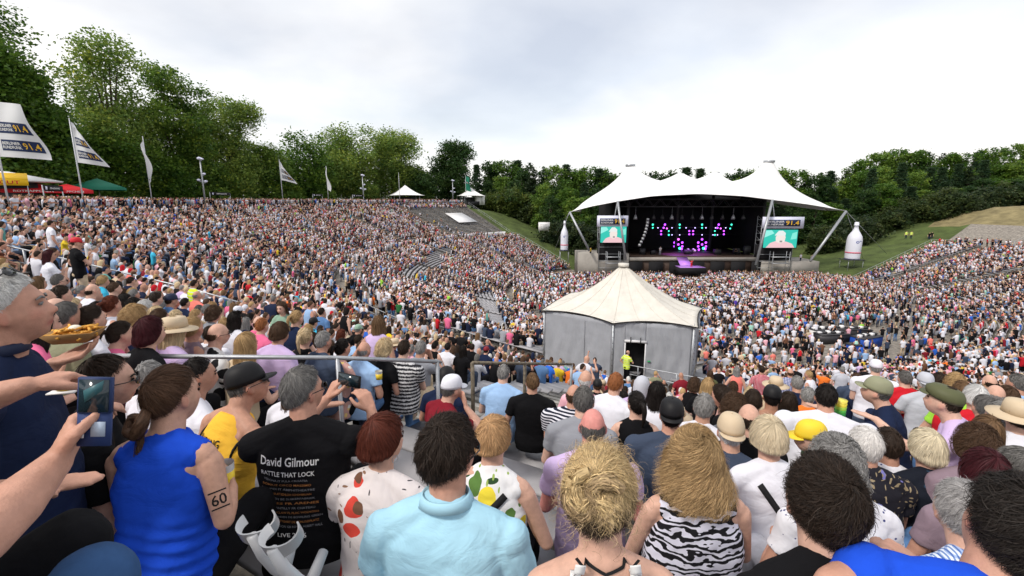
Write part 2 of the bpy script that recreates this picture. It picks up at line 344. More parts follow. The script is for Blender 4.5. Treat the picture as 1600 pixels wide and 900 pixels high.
def geo(pose='sit', lean=0.12, w=1.0, belly=0.0, arms=('lap', 'lap'), hyaw=0.0, hpitch=0.0, voxel=0.014, shirt='tee', legs='pants', hands=False, headn=4, seed=0,
        dec=None, jawless=False, fem=False, smooth=2, custom=None, roll=0.0, hoodie=False, waist=1.0, sleeve=0.55):
    """one person: returns job ids for body, shirt, trousers and the head matrix"""
    rg = random.Random(seed); sit = pose == 'sit'; hz = 0.50 if sit else 0.93
    U = Matrix.Translation((0, 0, hz)) @ Matrix.Rotation(roll, 4, 'Y') @ Matrix.Rotation(-lean, 4, 'X'); U = np.array(U)
    up = lambda p: U[:3, :3] @ np.array(p, float) + U[:3, 3]
    sw = (0.175 if fem else 0.19)*w
    b = MB()
    tor = [(0, .0, -.08, .15, .10), (0, 0, .02, .162*w, .112), (0, .005+belly*.4, .14, .148*w*waist, .10+belly*.6), (0, 0+belly*.3, .26, .152*w*waist, .10+belly*.4), (0, .0, .38, .165*w, .105), (0, 0, .46, .16*w, .095), (0, .0, .51, .12*w, .078), (0, .005, .55, .075, .06)]
    b.loft(tor, 22, U)
    for s in (-1, 1): b.cap((0, -.005, .568), .046, (s*.15*w, -.002, .490), .050, 10, 3, U)
    b.cap((0, .0, .50), .062, (0, .030, .66), .054 if fem else .060, 14, 3, U)
    Hd = U @ np.array(Matrix.Translation((0, .045, .703)) @ Matrix.Rotation(-hyaw, 4, 'Z') @ Matrix.Rotation(-hpitch + lean*0.7, 4, 'X'))
    if not jawless:
        hv, hf = head_geo(headn, fem=fem); b.add(hv, hf, Hd)
        for s in (-1, 1):
            b.ell((s*.0755, -.006, -.008), (.011, .018, .031), 10, 7, R=np.array(Matrix.Rotation(s*.35, 3, 'Z') @ Matrix.Rotation(.15, 3, 'X')), M=Hd)
    sh = MB()
    ease = 0.010 + (0.008 if not fem else 0.002)
    if shirt != 'none':
        t = 1.04 if not fem else 1.0
        lo = [(0, 0, -.10, .172*w+.006, .125+belly*.3), (0, .0, .0, .176*w*t+ease*.4, .125+belly*.5), (0, .005+belly*.45, .13, .158*w*waist*t+ease, .115+belly*.65), (0, 0+belly*.3, .26, .162*w*waist*t+ease, .114+belly*.45), (0, 0, .38, .176*w+ease*.5, .120), (0, 0, .455, .172*w+ease*.5, .112)]
        if shirt == 'vest': lo = lo[:5] + [(0, 0, .43, .156*w, .118), (0, 0, .48, .128*w, .106), (0, -.0, .53, .104*w, .086), (0, .003, .556, .080, .070)]
        elif shirt in ('tank', 'strap'): lo = lo[:5] + [(0, 0, .43, .160*w, .118), (0, 0, .48, .140*w, .108), (0, .0, .52, .116*w, .094), (0, .003, .556, .090, .078), (0, .006, .580, .075, .066)]
        else: lo += [(0, 0, .508, .130*w, .092), (0, .003, .548, .088, .074)]
        if shirt == 'strap': lo = lo[:5]
        sh.loft(lo, 26, U)
        if shirt in ('tee', 'polo', 'long', 'tank'): sh.cap((0, -.012, .49), .078, (0, .0, .553), .064, 14, 3, U)
        if shirt in ('tee', 'polo', 'long'):
            for s in (-1, 1): sh.cap((s*.030, -.005, .556), .054, (s*.15*w, -.002, .482), .066, 12, 3, U)
        elif shirt == 'tank':
            for s in (-1, 1): sh.cap((s*.045, -.003, .548), .052, (s*.115*w, -.002, .492), .063, 12, 3, U)
    arm_pts = []
    for i, s in enumerate((-1, 1)):
        sj = up((s*sw, -.002, .462))
        a = arms[i]
        if isinstance(a, str): e, wr, hd = ARMS[a]; e = np.array((s*e[0], e[1], e[2]+hz)); wr = np.array((s*wr[0], wr[1], wr[2]+hz)); hd = np.array((s*hd[0], hd[1], hd[2]))
        else: e, wr, hd = [np.array(v, float) for v in a[:3]]
        if not hands:
            e = e + np.array((rg.uniform(-.02, .02), rg.uniform(-.02, .02), rg.uniform(-.02, .02)))
        if isinstance(a, str):   # keep the bone lengths
            d = e-sj; e = sj + d*(.285/np.linalg.norm(d)) if 1 else e
            d = wr-e; wr = e + d*(.25/np.linalg.norm(d))
        hd = hd/np.linalg.norm(hd); k = .90 if fem else 1.0
        b.cap(sj, .052*k, e, .039*k, 12, 3); b.cap(e, .040*k, e*.6+wr*.4, .041*k, 12, 3); b.cap(e*.6+wr*.4, .041*k, wr, .026*k, 12, 3)
        arm_pts.append((sj, e, wr, hd))
        if hands and not isinstance(a, str) and len(a) > 3:
            add_hand(b, wr, hd, a[3], a[4], **(a[5] if len(a) > 5 else {}))
        else:
            side = np.cross(hd, (0, 0, 1.)) if abs(hd[2]) < .9 else np.array((1., 0, 0)); side /= np.linalg.norm(side)+1e-9
            for q in (-.022, -.007, .008, .022): b.cap(wr+side*q*.6+hd*.02, .015, wr+side*q+hd*.10, .012, 8, 2); b.cap(wr+side*q+hd*.10, .012, wr+side*q*1.1+hd*(.165-abs(q)), .0085, 8, 2)
            b.cap(wr+side*.02*(-s)+hd*.03, .014, wr+side*.055*(-s)+hd*.085, .010, 8, 2)
        if shirt in ('tee', 'polo', 'long'):
            f = sleeve; m = sj*(1-f)+e*f; r0 = .066*(.92 if fem else 1)*max(1, w*.96); r1 = .058*(.95 if fem else 1)+.006
            sh.cap(sj, r0, sj*.8+e*.2, r0*.98, 14, 4)
            if shirt == 'long': sh.tube([sj, sj*.5+e*.5, e, e*.5+wr*.5, wr], [r0, .060, .052, .046, .038], 14)
            else: sh.tube([sj, sj*.6+m*.4, m], [r0, r0*.97, r1], 14)
    tr = MB()
    if sit:
        kn = [np.array((s*(.12+rg.uniform(0, .06)), .44, hz+.02)) for s in (-1, 1)]
        an = [np.array((k_[0], .40+rg.uniform(-.06, .06), .09)) for k_ in kn]
    else:
        kn = [np.array((s*.10, .03, .50)) for s in (-1, 1)]; an = [np.array((s*.12, -.02, .09)) for s in (-1, 1)]
    if custom and 'knees' in custom: kn, an = custom['knees']
    for k_, a_, s in zip(kn, an, (-1, 1)):
        hj = np.array((s*.085, .02, hz-.03))
        b.cap(hj, .070, k_, .050, 12, 3); b.cap(k_, .050, a_, .034, 12, 3); b.cap(a_ + (0, -.02, -.04), .036, a_ + (s*.02, .15, -.055), .030, 10, 3)
        if legs == 'pants': tr.cap(hj, .098*w, k_, .068, 14, 3); tr.tube([k_, k_*.5+a_*.5, a_+(0, 0, .0)], [.068, .062, .052], 14)
        elif legs == 'shorts':
            m = k_*.85+hj*.15; tr.tube([hj, m], [.100*w, .082], 14)
        elif legs == 'skirt': tr.tube([hj, k_, k_*.6+a_*.4], [.11*w, .10, .12], 14)
        tr.cap(a_ + (0, -.03, -.045), .040, a_ + (s*.02, .16, -.058), .034, 10, 3)
    tr.ell((0, -.0, hz-.02), (.175*w, .135, .12), 18, 10)
    if legs == 'skirt' and not sit: tr.tube([(0, 0, hz), (0, 0, .45)], [.16, .24], 20)
    r = {'body': job(b, voxel, smooth, dec), 'Hd': Hd, 'U': U, 'arms': arm_pts, 'hz': hz}
    if shirt != 'none': r['shirt'] = job(sh, voxel, smooth, dec)
    r['trousers'] = job(tr, voxel*1.2, smooth, dec)
    return r
def s2(x): x = np.clip(x, 0, 1); return x*x*(3-2*x)
HL_P = [0, 35, 58, 78, 90, 100, 125, 180]; HL_Z = [.60, .56, .36, .14, .00, -.22, -.42, -.58]
def hair_geo(style='short', n=600, rng=None, curl=0.0, thick=0.008, length=0.0, spread=0.0, width=0.0022, col=(1, 1, 1), var=0.35, col2=None, rootdark=0.0, messy=0.3, bald=0.0, nphi=36, seed=1, slen=None, hl=0.0, brows=True):
    """hair as (V, F, colour); head-local. style: short, bob, long, tied, fringe"""
    r = np.random.default_rng(seed); c = np.array((0, -.006, .004)); rad = HR + np.array((.001, .001, .003)) + thick*.8
    if style == 'tied': pole = np.array((0, -.80, .60))
    elif style == 'updo': pole = np.array((.1, -.62, .78))
    else: pole = np.array((.06, -.45, .88))
    pole /= np.linalg.norm(pole); ex = np.cross((0, 1., 0), pole); ex /= np.linalg.norm(ex); ey = np.cross(pole, ex)
    NP, NS = nphi, 22
    phi = np.linspace(0, 2*np.pi, NP, endpoint=False)
    alpha = np.radians(np.linspace(0, 178, 90))
    d = (np.sin(alpha)[None, :, None]*(np.cos(phi)[:, None, None]*ex + np.sin(phi)[:, None, None]*ey) + np.cos(alpha)[None, :, None]*pole)
    az = np.degrees(np.abs(np.arctan2(d[..., 0], d[..., 1]))); hlz = np.interp(az, HL_P, HL_Z) + hl
    if style == 'fringe': pass
    h = d[..., 2] - hlz
    tab = np.zeros((NP, NS, 3)); arc0 = 0
    for i in range(NP):
        bad = np.where(h[i] < 0)[0]; bad = bad[bad > 3]; e = bad[0] if len(bad) else len(alpha)-1
        pts = c + d[i, :e+1]*(rad if style in ('long', 'bob') else rad-thick*.8*(1-(.25+.75*s2((d[i, :e+1, 2:3]*.118+.045)/.085))))
        if style in ('long', 'bob'):
            azi = az[i, e]; L_ = length*s2((azi-52)/30)*(0.75+0.25*s2((azi-80)/60))
            if L_ > 0.01:
                q = np.where(d[i, :, 2] < -0.06)[0]; q = q[0] if len(q) else e; q = min(q, e)
                pts = pts[:q+1]; p = pts[-1]; out_ = np.array((d[i, q, 0], d[i, q, 1], 0)); out_ /= np.linalg.norm(out_)+1e-9
                k = np.linspace(0, 1, 14)[1:, None]; inw = -0.025 if style == 'bob' else 0.0
                dn = p + np.concatenate([out_[0]*k*(spread), out_[1]*k*spread*.6 - k*0.015, -k*L_], 1)*1.0
                dn[:, :2] += out_[:2]*inw*k**3
                pts = np.concatenate([pts, dn])
        seg = np.concatenate(([0], np.cumsum(np.linalg.norm(np.diff(pts, axis=0), axis=1)))); t = np.linspace(0, seg[-1], NS)
        tab[i] = np.stack([np.interp(t, seg, pts[:, k]) for k in range(3)], 1)
        arc0 = max(arc0, seg[-1])
    nrm = tab - np.array((0, 0, 0.0)); nrm[..., 2] = np.where(nrm[..., 2] < 0, nrm[..., 2]*0.0, nrm[..., 2]); nrm /= np.linalg.norm(nrm, axis=2, keepdims=True)+1e-9
    V = []; F = []; C = []
    base = np.array(col)
    # shell
    st0 = 0
    rowp = np.linspace(0, 1, NS)
    lump = 0.5+0.5*np.sin(phi[:, None]*5+rowp[None]*7+seed)*np.sin(phi[:, None]*11+1.3*seed)
    edge = np.where(rowp > 0.93, (1-rowp)/0.07, 1)[None, :, None]
    sh = tab + nrm*(messy*0.008*lump[..., None] - 0.005)*1.0 - nrm*(1-edge)*0.012*(1 if style in ('short', 'tied', 'updo', 'fringe') else 0.3)
    i, j = np.meshgrid(np.arange(NP), np.arange(NS-1), indexing='ij'); i = i.ravel(); j = j.ravel(); i2 = (i+1) % NP
    ff = np.stack([i*NS+j, i*NS+j+1, i2*NS+j+1, i2*NS+j], 1)
    if bald > 0:      # open the top
        pc = sh.reshape(-1, 3)[ff].mean(1); top = (pc[:, 2] > 0.045*(2-bald)) if bald < 1.5 else (pc[:, 2] > 0.02); ff = ff[~top]
    V.append(sh.reshape(-1, 3)); F.append(ff); cc = np.repeat(base[None]*(1-var*.6), NP*NS, 0)
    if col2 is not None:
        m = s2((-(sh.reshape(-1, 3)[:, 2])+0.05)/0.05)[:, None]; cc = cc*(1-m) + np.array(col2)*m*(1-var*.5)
    C.append(cc); nv = NP*NS
    # strands
    if n:
        K = (15 if curl > .01 else 7) if n > 300 else 5
        s0 = r.random(n)**0.8
        long_ = style in ('long', 'bob')
        ds = (slen if slen else (0.30 if long_ else 0.22))*(0.6+0.8*r.random(n))
        s0 = s0*(1-ds*0.92) if not long_ else s0*(1-ds*.75)
        ph = r.random(n)*NP
        kk = np.linspace(0, 1, K)
        S = np.clip((s0[:, None]+ds[:, None]*kk)*(NS-1), 0, NS-1.001); ov = np.clip((s0[:, None]+ds[:, None]*kk)-1, 0, 1)
        PH = (ph[:, None] + (r.normal(0, 0.5+messy*1.2, n)[:, None])*kk*(0.4 if long_ else 1.0)) % NP
        a = PH.astype(int) % NP; b_ = (a+1) % NP; fa = (PH-np.floor(PH))[..., None]; sI = S.astype(int); fs = (S-sI)[..., None]
        def ev(T): return (T[a, sI]*(1-fs)+T[a, sI+1]*fs)*(1-fa) + (T[b_, sI]*(1-fs)+T[b_, sI+1]*fs)*fa
        p = ev(tab); nn = ev(nrm)
        lift = r.random(n)[:, None]*0.005 + (0.000 + messy*0.013*(r.random(n)**2)[:, None]*kk) + messy*.005*np.sin(PH*1.1+S*.45+seed)*np.sin(S*.7+PH*.5)
        lift = lift + (r.random(n) < .05)[:, None]*kk*r.random(n)[:, None]*(.012+.012*messy); p = p + nn*lift[..., None]
        T = np.gradient(p, axis=1); T /= np.linalg.norm(T, axis=2, keepdims=True)+1e-9; side = np.cross(T, nn); side /= np.linalg.norm(side, axis=2, keepdims=True)+1e-9
        p[..., 2] -= (ov*0.05)
        if curl:
            phs = r.random(n)[:, None]*6.28; fq = (1.2+r.random(n)[:, None])*6.28*(1.0 if long_ else .5)
            p = p + side*(curl*np.sin(phs+fq*kk))[..., None] + nn*(curl*0.7*(1+np.cos(phs+fq*kk)))[..., None]
        tilt = r.normal(0, .5, n)[:, None, None]; wv = (side*np.cos(tilt)+nn*np.sin(tilt))*(width*(0.6+0.8*r.random(n))[:, None]*(1-0.85*kk**2))[..., None]
        if bald > 0: keep = p[:, 0, 2] < (0.045*(2-bald) if bald < 1.5 else 0.02)
        else: keep = np.ones(n, bool)
        q = np.stack([p-wv*.5, p+wv*.5], 2)[keep]; m = len(q)
        idx = (np.arange(m)[:, None]*K*2 + np.arange(K-1)[None]*2); f = np.stack([idx, idx+1, idx+3, idx+2], 2).reshape(-1, 4) + nv
        V.append(q.reshape(-1, 3)); F.append(f); nv += m*K*2
        br = (1 + var*r.normal(0, .55, m))[:, None, None]*np.ones((m, K*2, 1)); ccol = base[None, None]*np.clip(br, .25, 2.2)
        if rootdark: 
            sk = (s0[keep][:, None]+ds[keep][:, None]*kk)[..., None].repeat(2, 2).reshape(m, K*2, 1); ccol = ccol*(1-rootdark*np.clip(1-sk*3, 0, 1))
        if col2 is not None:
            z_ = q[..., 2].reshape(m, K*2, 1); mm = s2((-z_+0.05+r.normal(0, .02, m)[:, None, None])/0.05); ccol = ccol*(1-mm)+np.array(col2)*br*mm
        C.append(ccol.reshape(-1, 3))
    if brows:
        mb = MB()
        for s in (-1, 1):
            mb.tube([(s*.016, .0925, .023), (s*.029, .0895, .029), (s*.044, .077, .023)], [.0035, .004, .002], 6)
            mb.tube([(s*.019, .085, .007), (s*.029, .0865, .010), (s*.040, .078, .006)], [.002, .0035, .002], 6)
            mb.ell((s*.030, .082, .006), (.0065, .0045, .0055), 8, 5)
        v = mb.arr(); V.append(v); F4 = np.array([f for f in mb.F if len(f) == 4]); F.append(F4+nv); nv += len(v); C.append(np.repeat((base*0.30*(base.mean() > .02)+.003)[None], len(v), 0))
    return np.concatenate(V), F, np.clip(np.concatenate(C), 0, 1)
def strand_tube(path, rad, n, seed, col, width=.0025, var=.3, K=8, curl=0.0):
    """a lock (ponytail, bun, long mass): a core tube and loose strands along a path of points"""
    r = np.random.default_rng(seed); path = np.array(path, float); m = len(path); mb = MB(); rr = [rad*(0.75 if i == 0 else 1.0)*(1-0.75*(i/(m-1))**2) for i in range(m)]; mb.tube(path, [x*.92 for x in rr], 12)
    V = [mb.arr()]; F = [np.array([f for f in mb.F if len(f) == 4])]; C = [np.repeat(np.array(col)[None]*(1-var*.5), len(V[0]), 0)]; nv = len(V[0])
    seg = np.concatenate(([0], np.cumsum(np.linalg.norm(np.diff(path, axis=0), axis=1)))); seg /= seg[-1]
    s0 = r.random(n)*.7; ds = .2+.3*r.random(n); kk = np.linspace(0, 1, K); S = np.clip(s0[:, None]+ds[:, None]*kk, 0, 1)
    p = np.stack([np.interp(S, seg, path[:, k]) for k in range(3)], 2); R0 = np.interp(S, seg, rr)
    T = np.gradient(p, axis=1)+1e-9; T /= np.linalg.norm(T, axis=2, keepdims=True); a = np.cross(T, (.3, .2, 1.)); a /= np.linalg.norm(a, axis=2, keepdims=True)+1e-9; b = np.cross(T, a)
    th = (r.random(n)*6.28)[:, None]+kk*r.normal(0, .5, n)[:, None]; rad_ = R0*(1+.15*r.random(n)[:, None]*kk) + curl*(1+np.sin(kk*9*(.7+.6*r.random(n)[:, None])+6.28*r.random(n)[:, None]))
    nn = a*np.cos(th)[..., None]+b*np.sin(th)[..., None]; p = p+nn*rad_[..., None]; side = np.cross(T, nn)
    wv = side*(width*(1-.7*kk**2))[None, :, None]; q = np.stack([p-wv/2, p+wv/2], 2)
    idx = (np.arange(n)[:, None]*K*2 + np.arange(K-1)[None]*2); F.append(np.stack([idx, idx+1, idx+3, idx+2], 2).reshape(-1, 4)+nv); V.append(q.reshape(-1, 3))
    C.append((np.array(col)[None, None]*np.clip(1+var*r.normal(0, .5, n)[:, None, None], .3, 2)*np.ones((n, K*2, 1))).reshape(-1, 3))
    return np.concatenate(V), F, np.clip(np.concatenate(C), 0, 1)
def join(parts):
    V = []; F = []; C = []; n = 0
    for v, f, c in parts: V.append(v); F += [x+n for x in f if len(x)]; C.append(c); n += len(v)
    return np.concatenate(V), F, np.concatenate(C)
def tf(g, M): return (g[0] @ M[:3, :3].T + M[:3, 3], g[1], g[2])
def cap_geo(kind='cap', back=False):
    mb = MB(); th = .014
    if kind == 'cap':
        rings = []
        for i in range(8):
            a = i/7*math.pi/2; k = math.cos(a)**.58 if i < 7 else .05; rings.append((0, -.004, .026+.112*math.sin(a), (HR[0]+th)*k, (HR[1]+th)*k))
        mb.loft(rings, 22, pw=2.0)
        sgn = -1 if back else 1; V = []; n = 12
        for lay in (0, 1):
            for i in range(n+1):
                a = math.pi*i/n; V.append((math.cos(a)*.078, sgn*(.065+math.sin(a)*.095), .036-.018*math.sin(a)-.012*math.cos(a)**2 - .004*lay))
        F = [tuple(range(n+1)), tuple(range(2*n+1, n, -1))] + [(i, i+n+1, i+n+2, i+1) for i in range(n)]
        mb.add(V, F); mb.ell((0, -.004, .139), (.007, .007, .004), 8, 5)
    elif kind == 'flat':
        mb.loft([(0, 0, .03, .086, .106), (0, .006, .055, .092, .115), (0, .012, .080, .090, .113), (0, .008, .108, .070, .088), (0, 0, .122, .03, .04)], 24, pw=2.0)
        V = []; n = 12
        for lay in (0, 1):
            for i in range(n+1):
                a = math.pi*i/n; V.append((math.cos(a)*.075, .085+math.sin(a)*.060, .040-.012*math.sin(a)-.006*lay))
        mb.add(V, [tuple(range(n+1)), tuple(range(2*n+1, n, -1))] + [(i, i+n+1, i+n+2, i+1) for i in range(n)])
    elif kind == 'straw':
        mb.loft([(0, 0, .03, .094, .114), (0, 0, .09, .088, .106), (0, 0, .125, .076, .094), (0, 0, .135, .04, .05)], 24, pw=2.0)
        n = 28; V = []
        for lay in (0, 1):
            for rr in (0, 1):
                for i in range(n):
                    a = 2*math.pi*i/n; k = 1 if rr else .55; V.append((math.cos(a)*.175*k, math.sin(a)*.19*k, .035-(.022*k*(1+.25*math.sin(2*a)) if rr else 0)-.004*lay))
        F = []
        for i in range(n):
            j = (i+1) % n; F += [(i, j, n+j, n+i), (2*n+i, 3*n+i, 3*n+j, 2*n+j), (n+i, n+j, 3*n+j, 3*n+i)]
        mb.add(V, F)
    return mb
def glasses_geo(up_=False):
    mb = MB()
    for s in (-1, 1):
        pts = [(s*.032+.024*math.cos(a), .104-.010*abs(math.cos(a))*(1 if s*math.cos(a) > 0 else 0), .004+.017*math.sin(a)) for a in np.linspace(0, 2*math.pi, 13)]
        mb.tube(pts, .0022, 6); mb.poly(pts[:-1], .002, 1); mb.tube([(s*.056, .094, .010), (s*.079, .06, .010), (s*.085, -.005, .008), (s*.082, -.02, -.012)], .0022, 6)
    mb.tube([(-.010, .106, .006), (.010, .106, .006)], .002, 6)
    return mb
# ---------------------------------------------------------------- materials
M = {}
M['concrete'] = mat('concrete', (.26, .235, .205), .9, noise=(3.0, .55, 8), bump=(14, .02))
M['step'] = mat('step_concrete', (.17, .155, .132), .95, noise=(1.7, .75, 9), bump=(25, .02))
M['stepedge'] = mat('step_edge', (.36, .345, .32), .9, noise=(2.5, .55, 8), bump=(18, .01))
M['bench'] = mat('bench_plank', (.36, .355, .375), .55, noise=(2.2, .16, 5), bump=(40, .002), spec=.4)
M['wall'] = mat('rendered_wall', (.36, .34, .31), .85, noise=(.5, .2, 4))
M['dirt'] = mat('arena_dirt', (.20, .155, .125), .95, noise=(.6, .35, 8), bump=(6, .03))
M['grass'] = mat('grass', (.075, .105, .028), .95, noise=(.35, .5, 9), bump=(12, .05))
M['drygrass'] = mat('dry_grass', (.24, .20, .10), .95, noise=(.5, .45, 9), bump=(12, .05))
M['steel'] = mat('galvanised_steel', (.42, .44, .47), .45, .55, noise=(7, .22, 4), bump=(60, .001))
M['rust'] = mat('rusty_steel', (.19, .16, .12), .7, .2, noise=(14, .6, 6), bump=(50, .002))
M['white'] = mat('white_membrane', (.82, .82, .82), .6, noise=(1.2, .05, 4), bump=(2.5, .03))
M['cream'] = mat('tent_canvas', (.66, .63, .57), .75, noise=(1.6, .12, 7), bump=(2.2, .05))
M['tentgrey'] = mat('tent_wall', (.36, .375, .41), .7, noise=(1.2, .12, 7), bump=(3.0, .05, (1, 1, .35)))
M['black'] = mat('black_cloth', (.012, .012, .014), .85)
M['dark'] = mat('dark_metal', (.05, .05, .055), .5, .4)
M['navy'] = mat('navy_print', lin('#1f2f55'), .6)
M['gold'] = mat('gold_print', lin('#e8b93a'), .6)
M['wprint'] = mat('white_print', (.8, .8, .8), .6)
M['flag'] = mat('flag_cloth', (.78, .79, .82), .7, trans=.25)
M['signwhite'] = mat('sign_white', (.72, .74, .9), .5)
M['red'] = mat('red_canvas', lin('#c8202a'), .6); M['green'] = mat('green_canvas', lin('#20705a'), .6); M['yellow'] = mat('yellow_plastic', lin('#f0c020'), .5)
M['barrier'] = mat('banner_sheet', (.74, .74, .76), .5, noise=(1.0, .08, 4))
M['bark'] = mat('bark', (.085, .065, .05), .95, noise=(3, .4, 6), bump=(9, .03))
M['leaf'] = mat('leaf', attr='col', rough=.5, trans=.45, spec=.25)
M['blue'] = mat('blue_skirt', lin('#2050b0'), .7); M['orange'] = mat('orange', lin('#ff6a20'), .6)
M['skin'] = mat('skin', objcol=True, rough=.52, spec=.3, noise=(30, .16, 7), bump=(170, .0012))
M['cloth'] = mat('cloth', objcol=True, rough=.9, spec=.12, noise=(4, .07, 4), bump=(6, .010, (1, 1, 1.7), 1.2))
M['denim'] = mat('denim', objcol=True, rough=.9, spec=.12, noise=(7, .35, 6), bump=(8, .010, (1, 1, 1), .8))
M['plainobj'] = mat('coloured', objcol=True, rough=.6)
M['glass'] = mat('dark_glass', (.01, .01, .012), .15, spec=.6)
M['crowd'] = mat('crowd', attr='col', rough=.8, spec=.15)
def hair_material():
    m = bpy.data.materials.new('hair'); m.use_nodes = True; t = m.node_tree; b = t.nodes['Principled BSDF']; b.inputs['Roughness'].default_value = .55; b.inputs['Specular IOR Level'].default_value = .16
    a = N(t, 'ShaderNodeAttribute', attribute_name='col'); o = N(t, 'ShaderNodeObjectInfo'); x = N(t, 'ShaderNodeMixRGB', blend_type='MULTIPLY', i_0=1.0); L(t, a.outputs['Color'], x.inputs[1]); L(t, o.outputs['Color'], x.inputs[2]); L(t, x.outputs[0], b.inputs['Base Color']); return m
M['hair'] = hair_material()
def emat(name, c, s): return mat(name, (0, 0, 0), .5, emit=(c, s))
# ---------------------------------------------------------------- ground
def zground(R, th):
    """terrain below and around the stands"""
    ri = rin(np.clip(th, TH0, TH1)); prof = zsurf(R, np.clip(th, -230, 26))
    out_ang = np.where(th > TH1, th-TH1, 0); out_ang = np.where(th < TH0, TH0-th, out_ang)        # degrees past the end of the stands
    k = np.exp(-(out_ang/20.0)**2)
    behind = 1.2 + np.clip((R-45)/40, 0, 1)*3.0
    inside = prof - 0.9*s2((R-ri)/2.0)*np.where((th > TH1U) & (R > 62.5), .1, 1)
    z_out = prof*k*0.93 + (1-k)*behind*s2((R-20)/25)
    z = np.where(out_ang > 0, z_out, inside)
    # the hill rising at the right, beyond the stands
    hill = 5*s2((R-85)/60)*np.exp(-((th-25)/32.0)**2)
    far = s2((R-170)/300)
    return (z + hill)*(1-far) + 6*far
def build_ground():
    ths = np.concatenate([np.arange(-282, 78.01, 1.5)]); Rs = np.concatenate([np.arange(0, 30, 3.), np.arange(30, 100, 1.0), np.geomspace(100, 4000, 40)])
    T, R2 = np.meshgrid(ths, Rs, indexing='ij'); th = np.where(T < -231-51, T+360, T)
    x, y = CX+R2*np.cos(np.radians(T)), CY+R2*np.sin(np.radians(T)); z = zground(R2, T)
    rgn = np.random.default_rng(3); z = z + np.where(R2 > 92, np.sin(x*.11)*np.cos(y*.13)*.5, 0) - .02
    V = np.stack([x, y, z], 2).reshape(-1, 3); nt_, nr = len(ths), len(Rs)
    i, j = np.meshgrid(np.arange(nt_-1), np.arange(nr-1), indexing='ij'); a = i*nr+j; F = np.stack([a, a+1, a+nr+1, a+nr], 2).reshape(-1, 4)
    fc = V[F].mean(1); RR, tt = polar(fc[:, 0], fc[:, 1]); mi = np.ones(len(F), int)
    ins = (tt > TH0) & (tt < TH1); mi[(RR < 41)] = 0; mi[(RR < 41) & (fc[:, 1] > 103)] = 1; mi[ins & (RR < 93)] = 2
    mi[(~ins) & (RR < 41) & (RR > 24)] = 1
    mi[(tt > TH1U) & (tt < 31) & (RR > 72) & (RR < 130)] = 3; mi[(tt > TH1+7) & (RR < 72)] = 1
    link('ground', mesh_np('ground', V, F, True, mats=[M['dirt'], M['grass'], M['concrete'], M['drygrass']], mi=mi))['kind'] = 'structure'
build_ground()
def ring_surface(th0, th1, Rz, dth=1.0):
    """strip profile Rz(th) -> list of (R, z) swept over the angle"""
    ths = np.linspace(th0, th1, max(2, int(abs(th1-th0)/dth)+1)); rows = []
    for t in ths:
        pr = Rz(t); rows.append([(CX+R*math.cos(R_(t)), CY+R*math.sin(R_(t)), z) for R, z in pr])
    V = np.array(rows); n, m = V.shape[:2]; i, j = np.meshgrid(np.arange(n-1), np.arange(m-1), indexing='ij'); a = i*m+j
    return V.reshape(-1, 3), np.stack([a, a+1, a+m+1, a+m], 2).reshape(-1, 4), j.ravel()
NUP = 25; PU = .8
def up_z(i): return 6.6 + .296*i
NLOW = 26
def low_geo(t):
    ri = float(rin(t)); n = int((LOW_TOP-ri)/.85); return ri, n
def build_stand():
    def prof_u(t):
        p = [(UP_BOT, 6.2)]
        for i in range(NUP): p += [(UP_BOT+PU*i, up_z(i)), (UP_BOT+PU*i+.16, up_z(i)+.003), (UP_BOT+PU*(i+1), up_z(i))]
        p += [(RTOP, ZTOP), (92, ZTOP), (92, 12.5)]; return p
    V, F, J = ring_surface(TH0, TH1U, prof_u, .75)
    mi = [1 if (j % 3 == 1 and j < 3*NUP) else 0 for j in J]
    o = link('upper_stand_steps', mesh_np('st', V, F, mats=[M['step'], M['stepedge']], mi=mi)); o['kind'] = 'structure'
    NL = 34
    def prof_l(t):
        ri = float(rin(t)); p = [(ri, -.1)]; pr = (LOW_TOP-ri)/NL
        # rows counted from the walkway inward, constant number of rows
        for i in range(NL):
            z = 6.2*(i+1)/NL; p += [(ri+pr*i, z), (ri+pr*i+.14, z+.003), (ri+pr*(i+1), z)]
        p += [(UP_BOT, 6.2)]; return p
    V, F, J = ring_surface(TH0, TH1, prof_l, .75)
    mi = [1 if (j % 3 == 1) else 0 for j in J]
    o = link('lower_stand_steps', mesh_np('st', V, F, mats=[M['step'], M['stepedge']], mi=mi)); o['kind'] = 'structure'
    V, F, J = ring_surface(TH0, TH1, lambda t: [(59.05, 6.214), (61.95, 6.214)], 1)
    link('walkway', mesh_np('walk', V, F, mats=[M['concrete']]))['kind'] = 'structure'
build_stand()
NL = 34
def low_row(t, i):      # R of the bench line, z of the tread
    ri = float(rin(t)); pr = (LOW_TOP-ri)/NL; return ri+pr*(i+.62), 6.2*(i+1)/NL
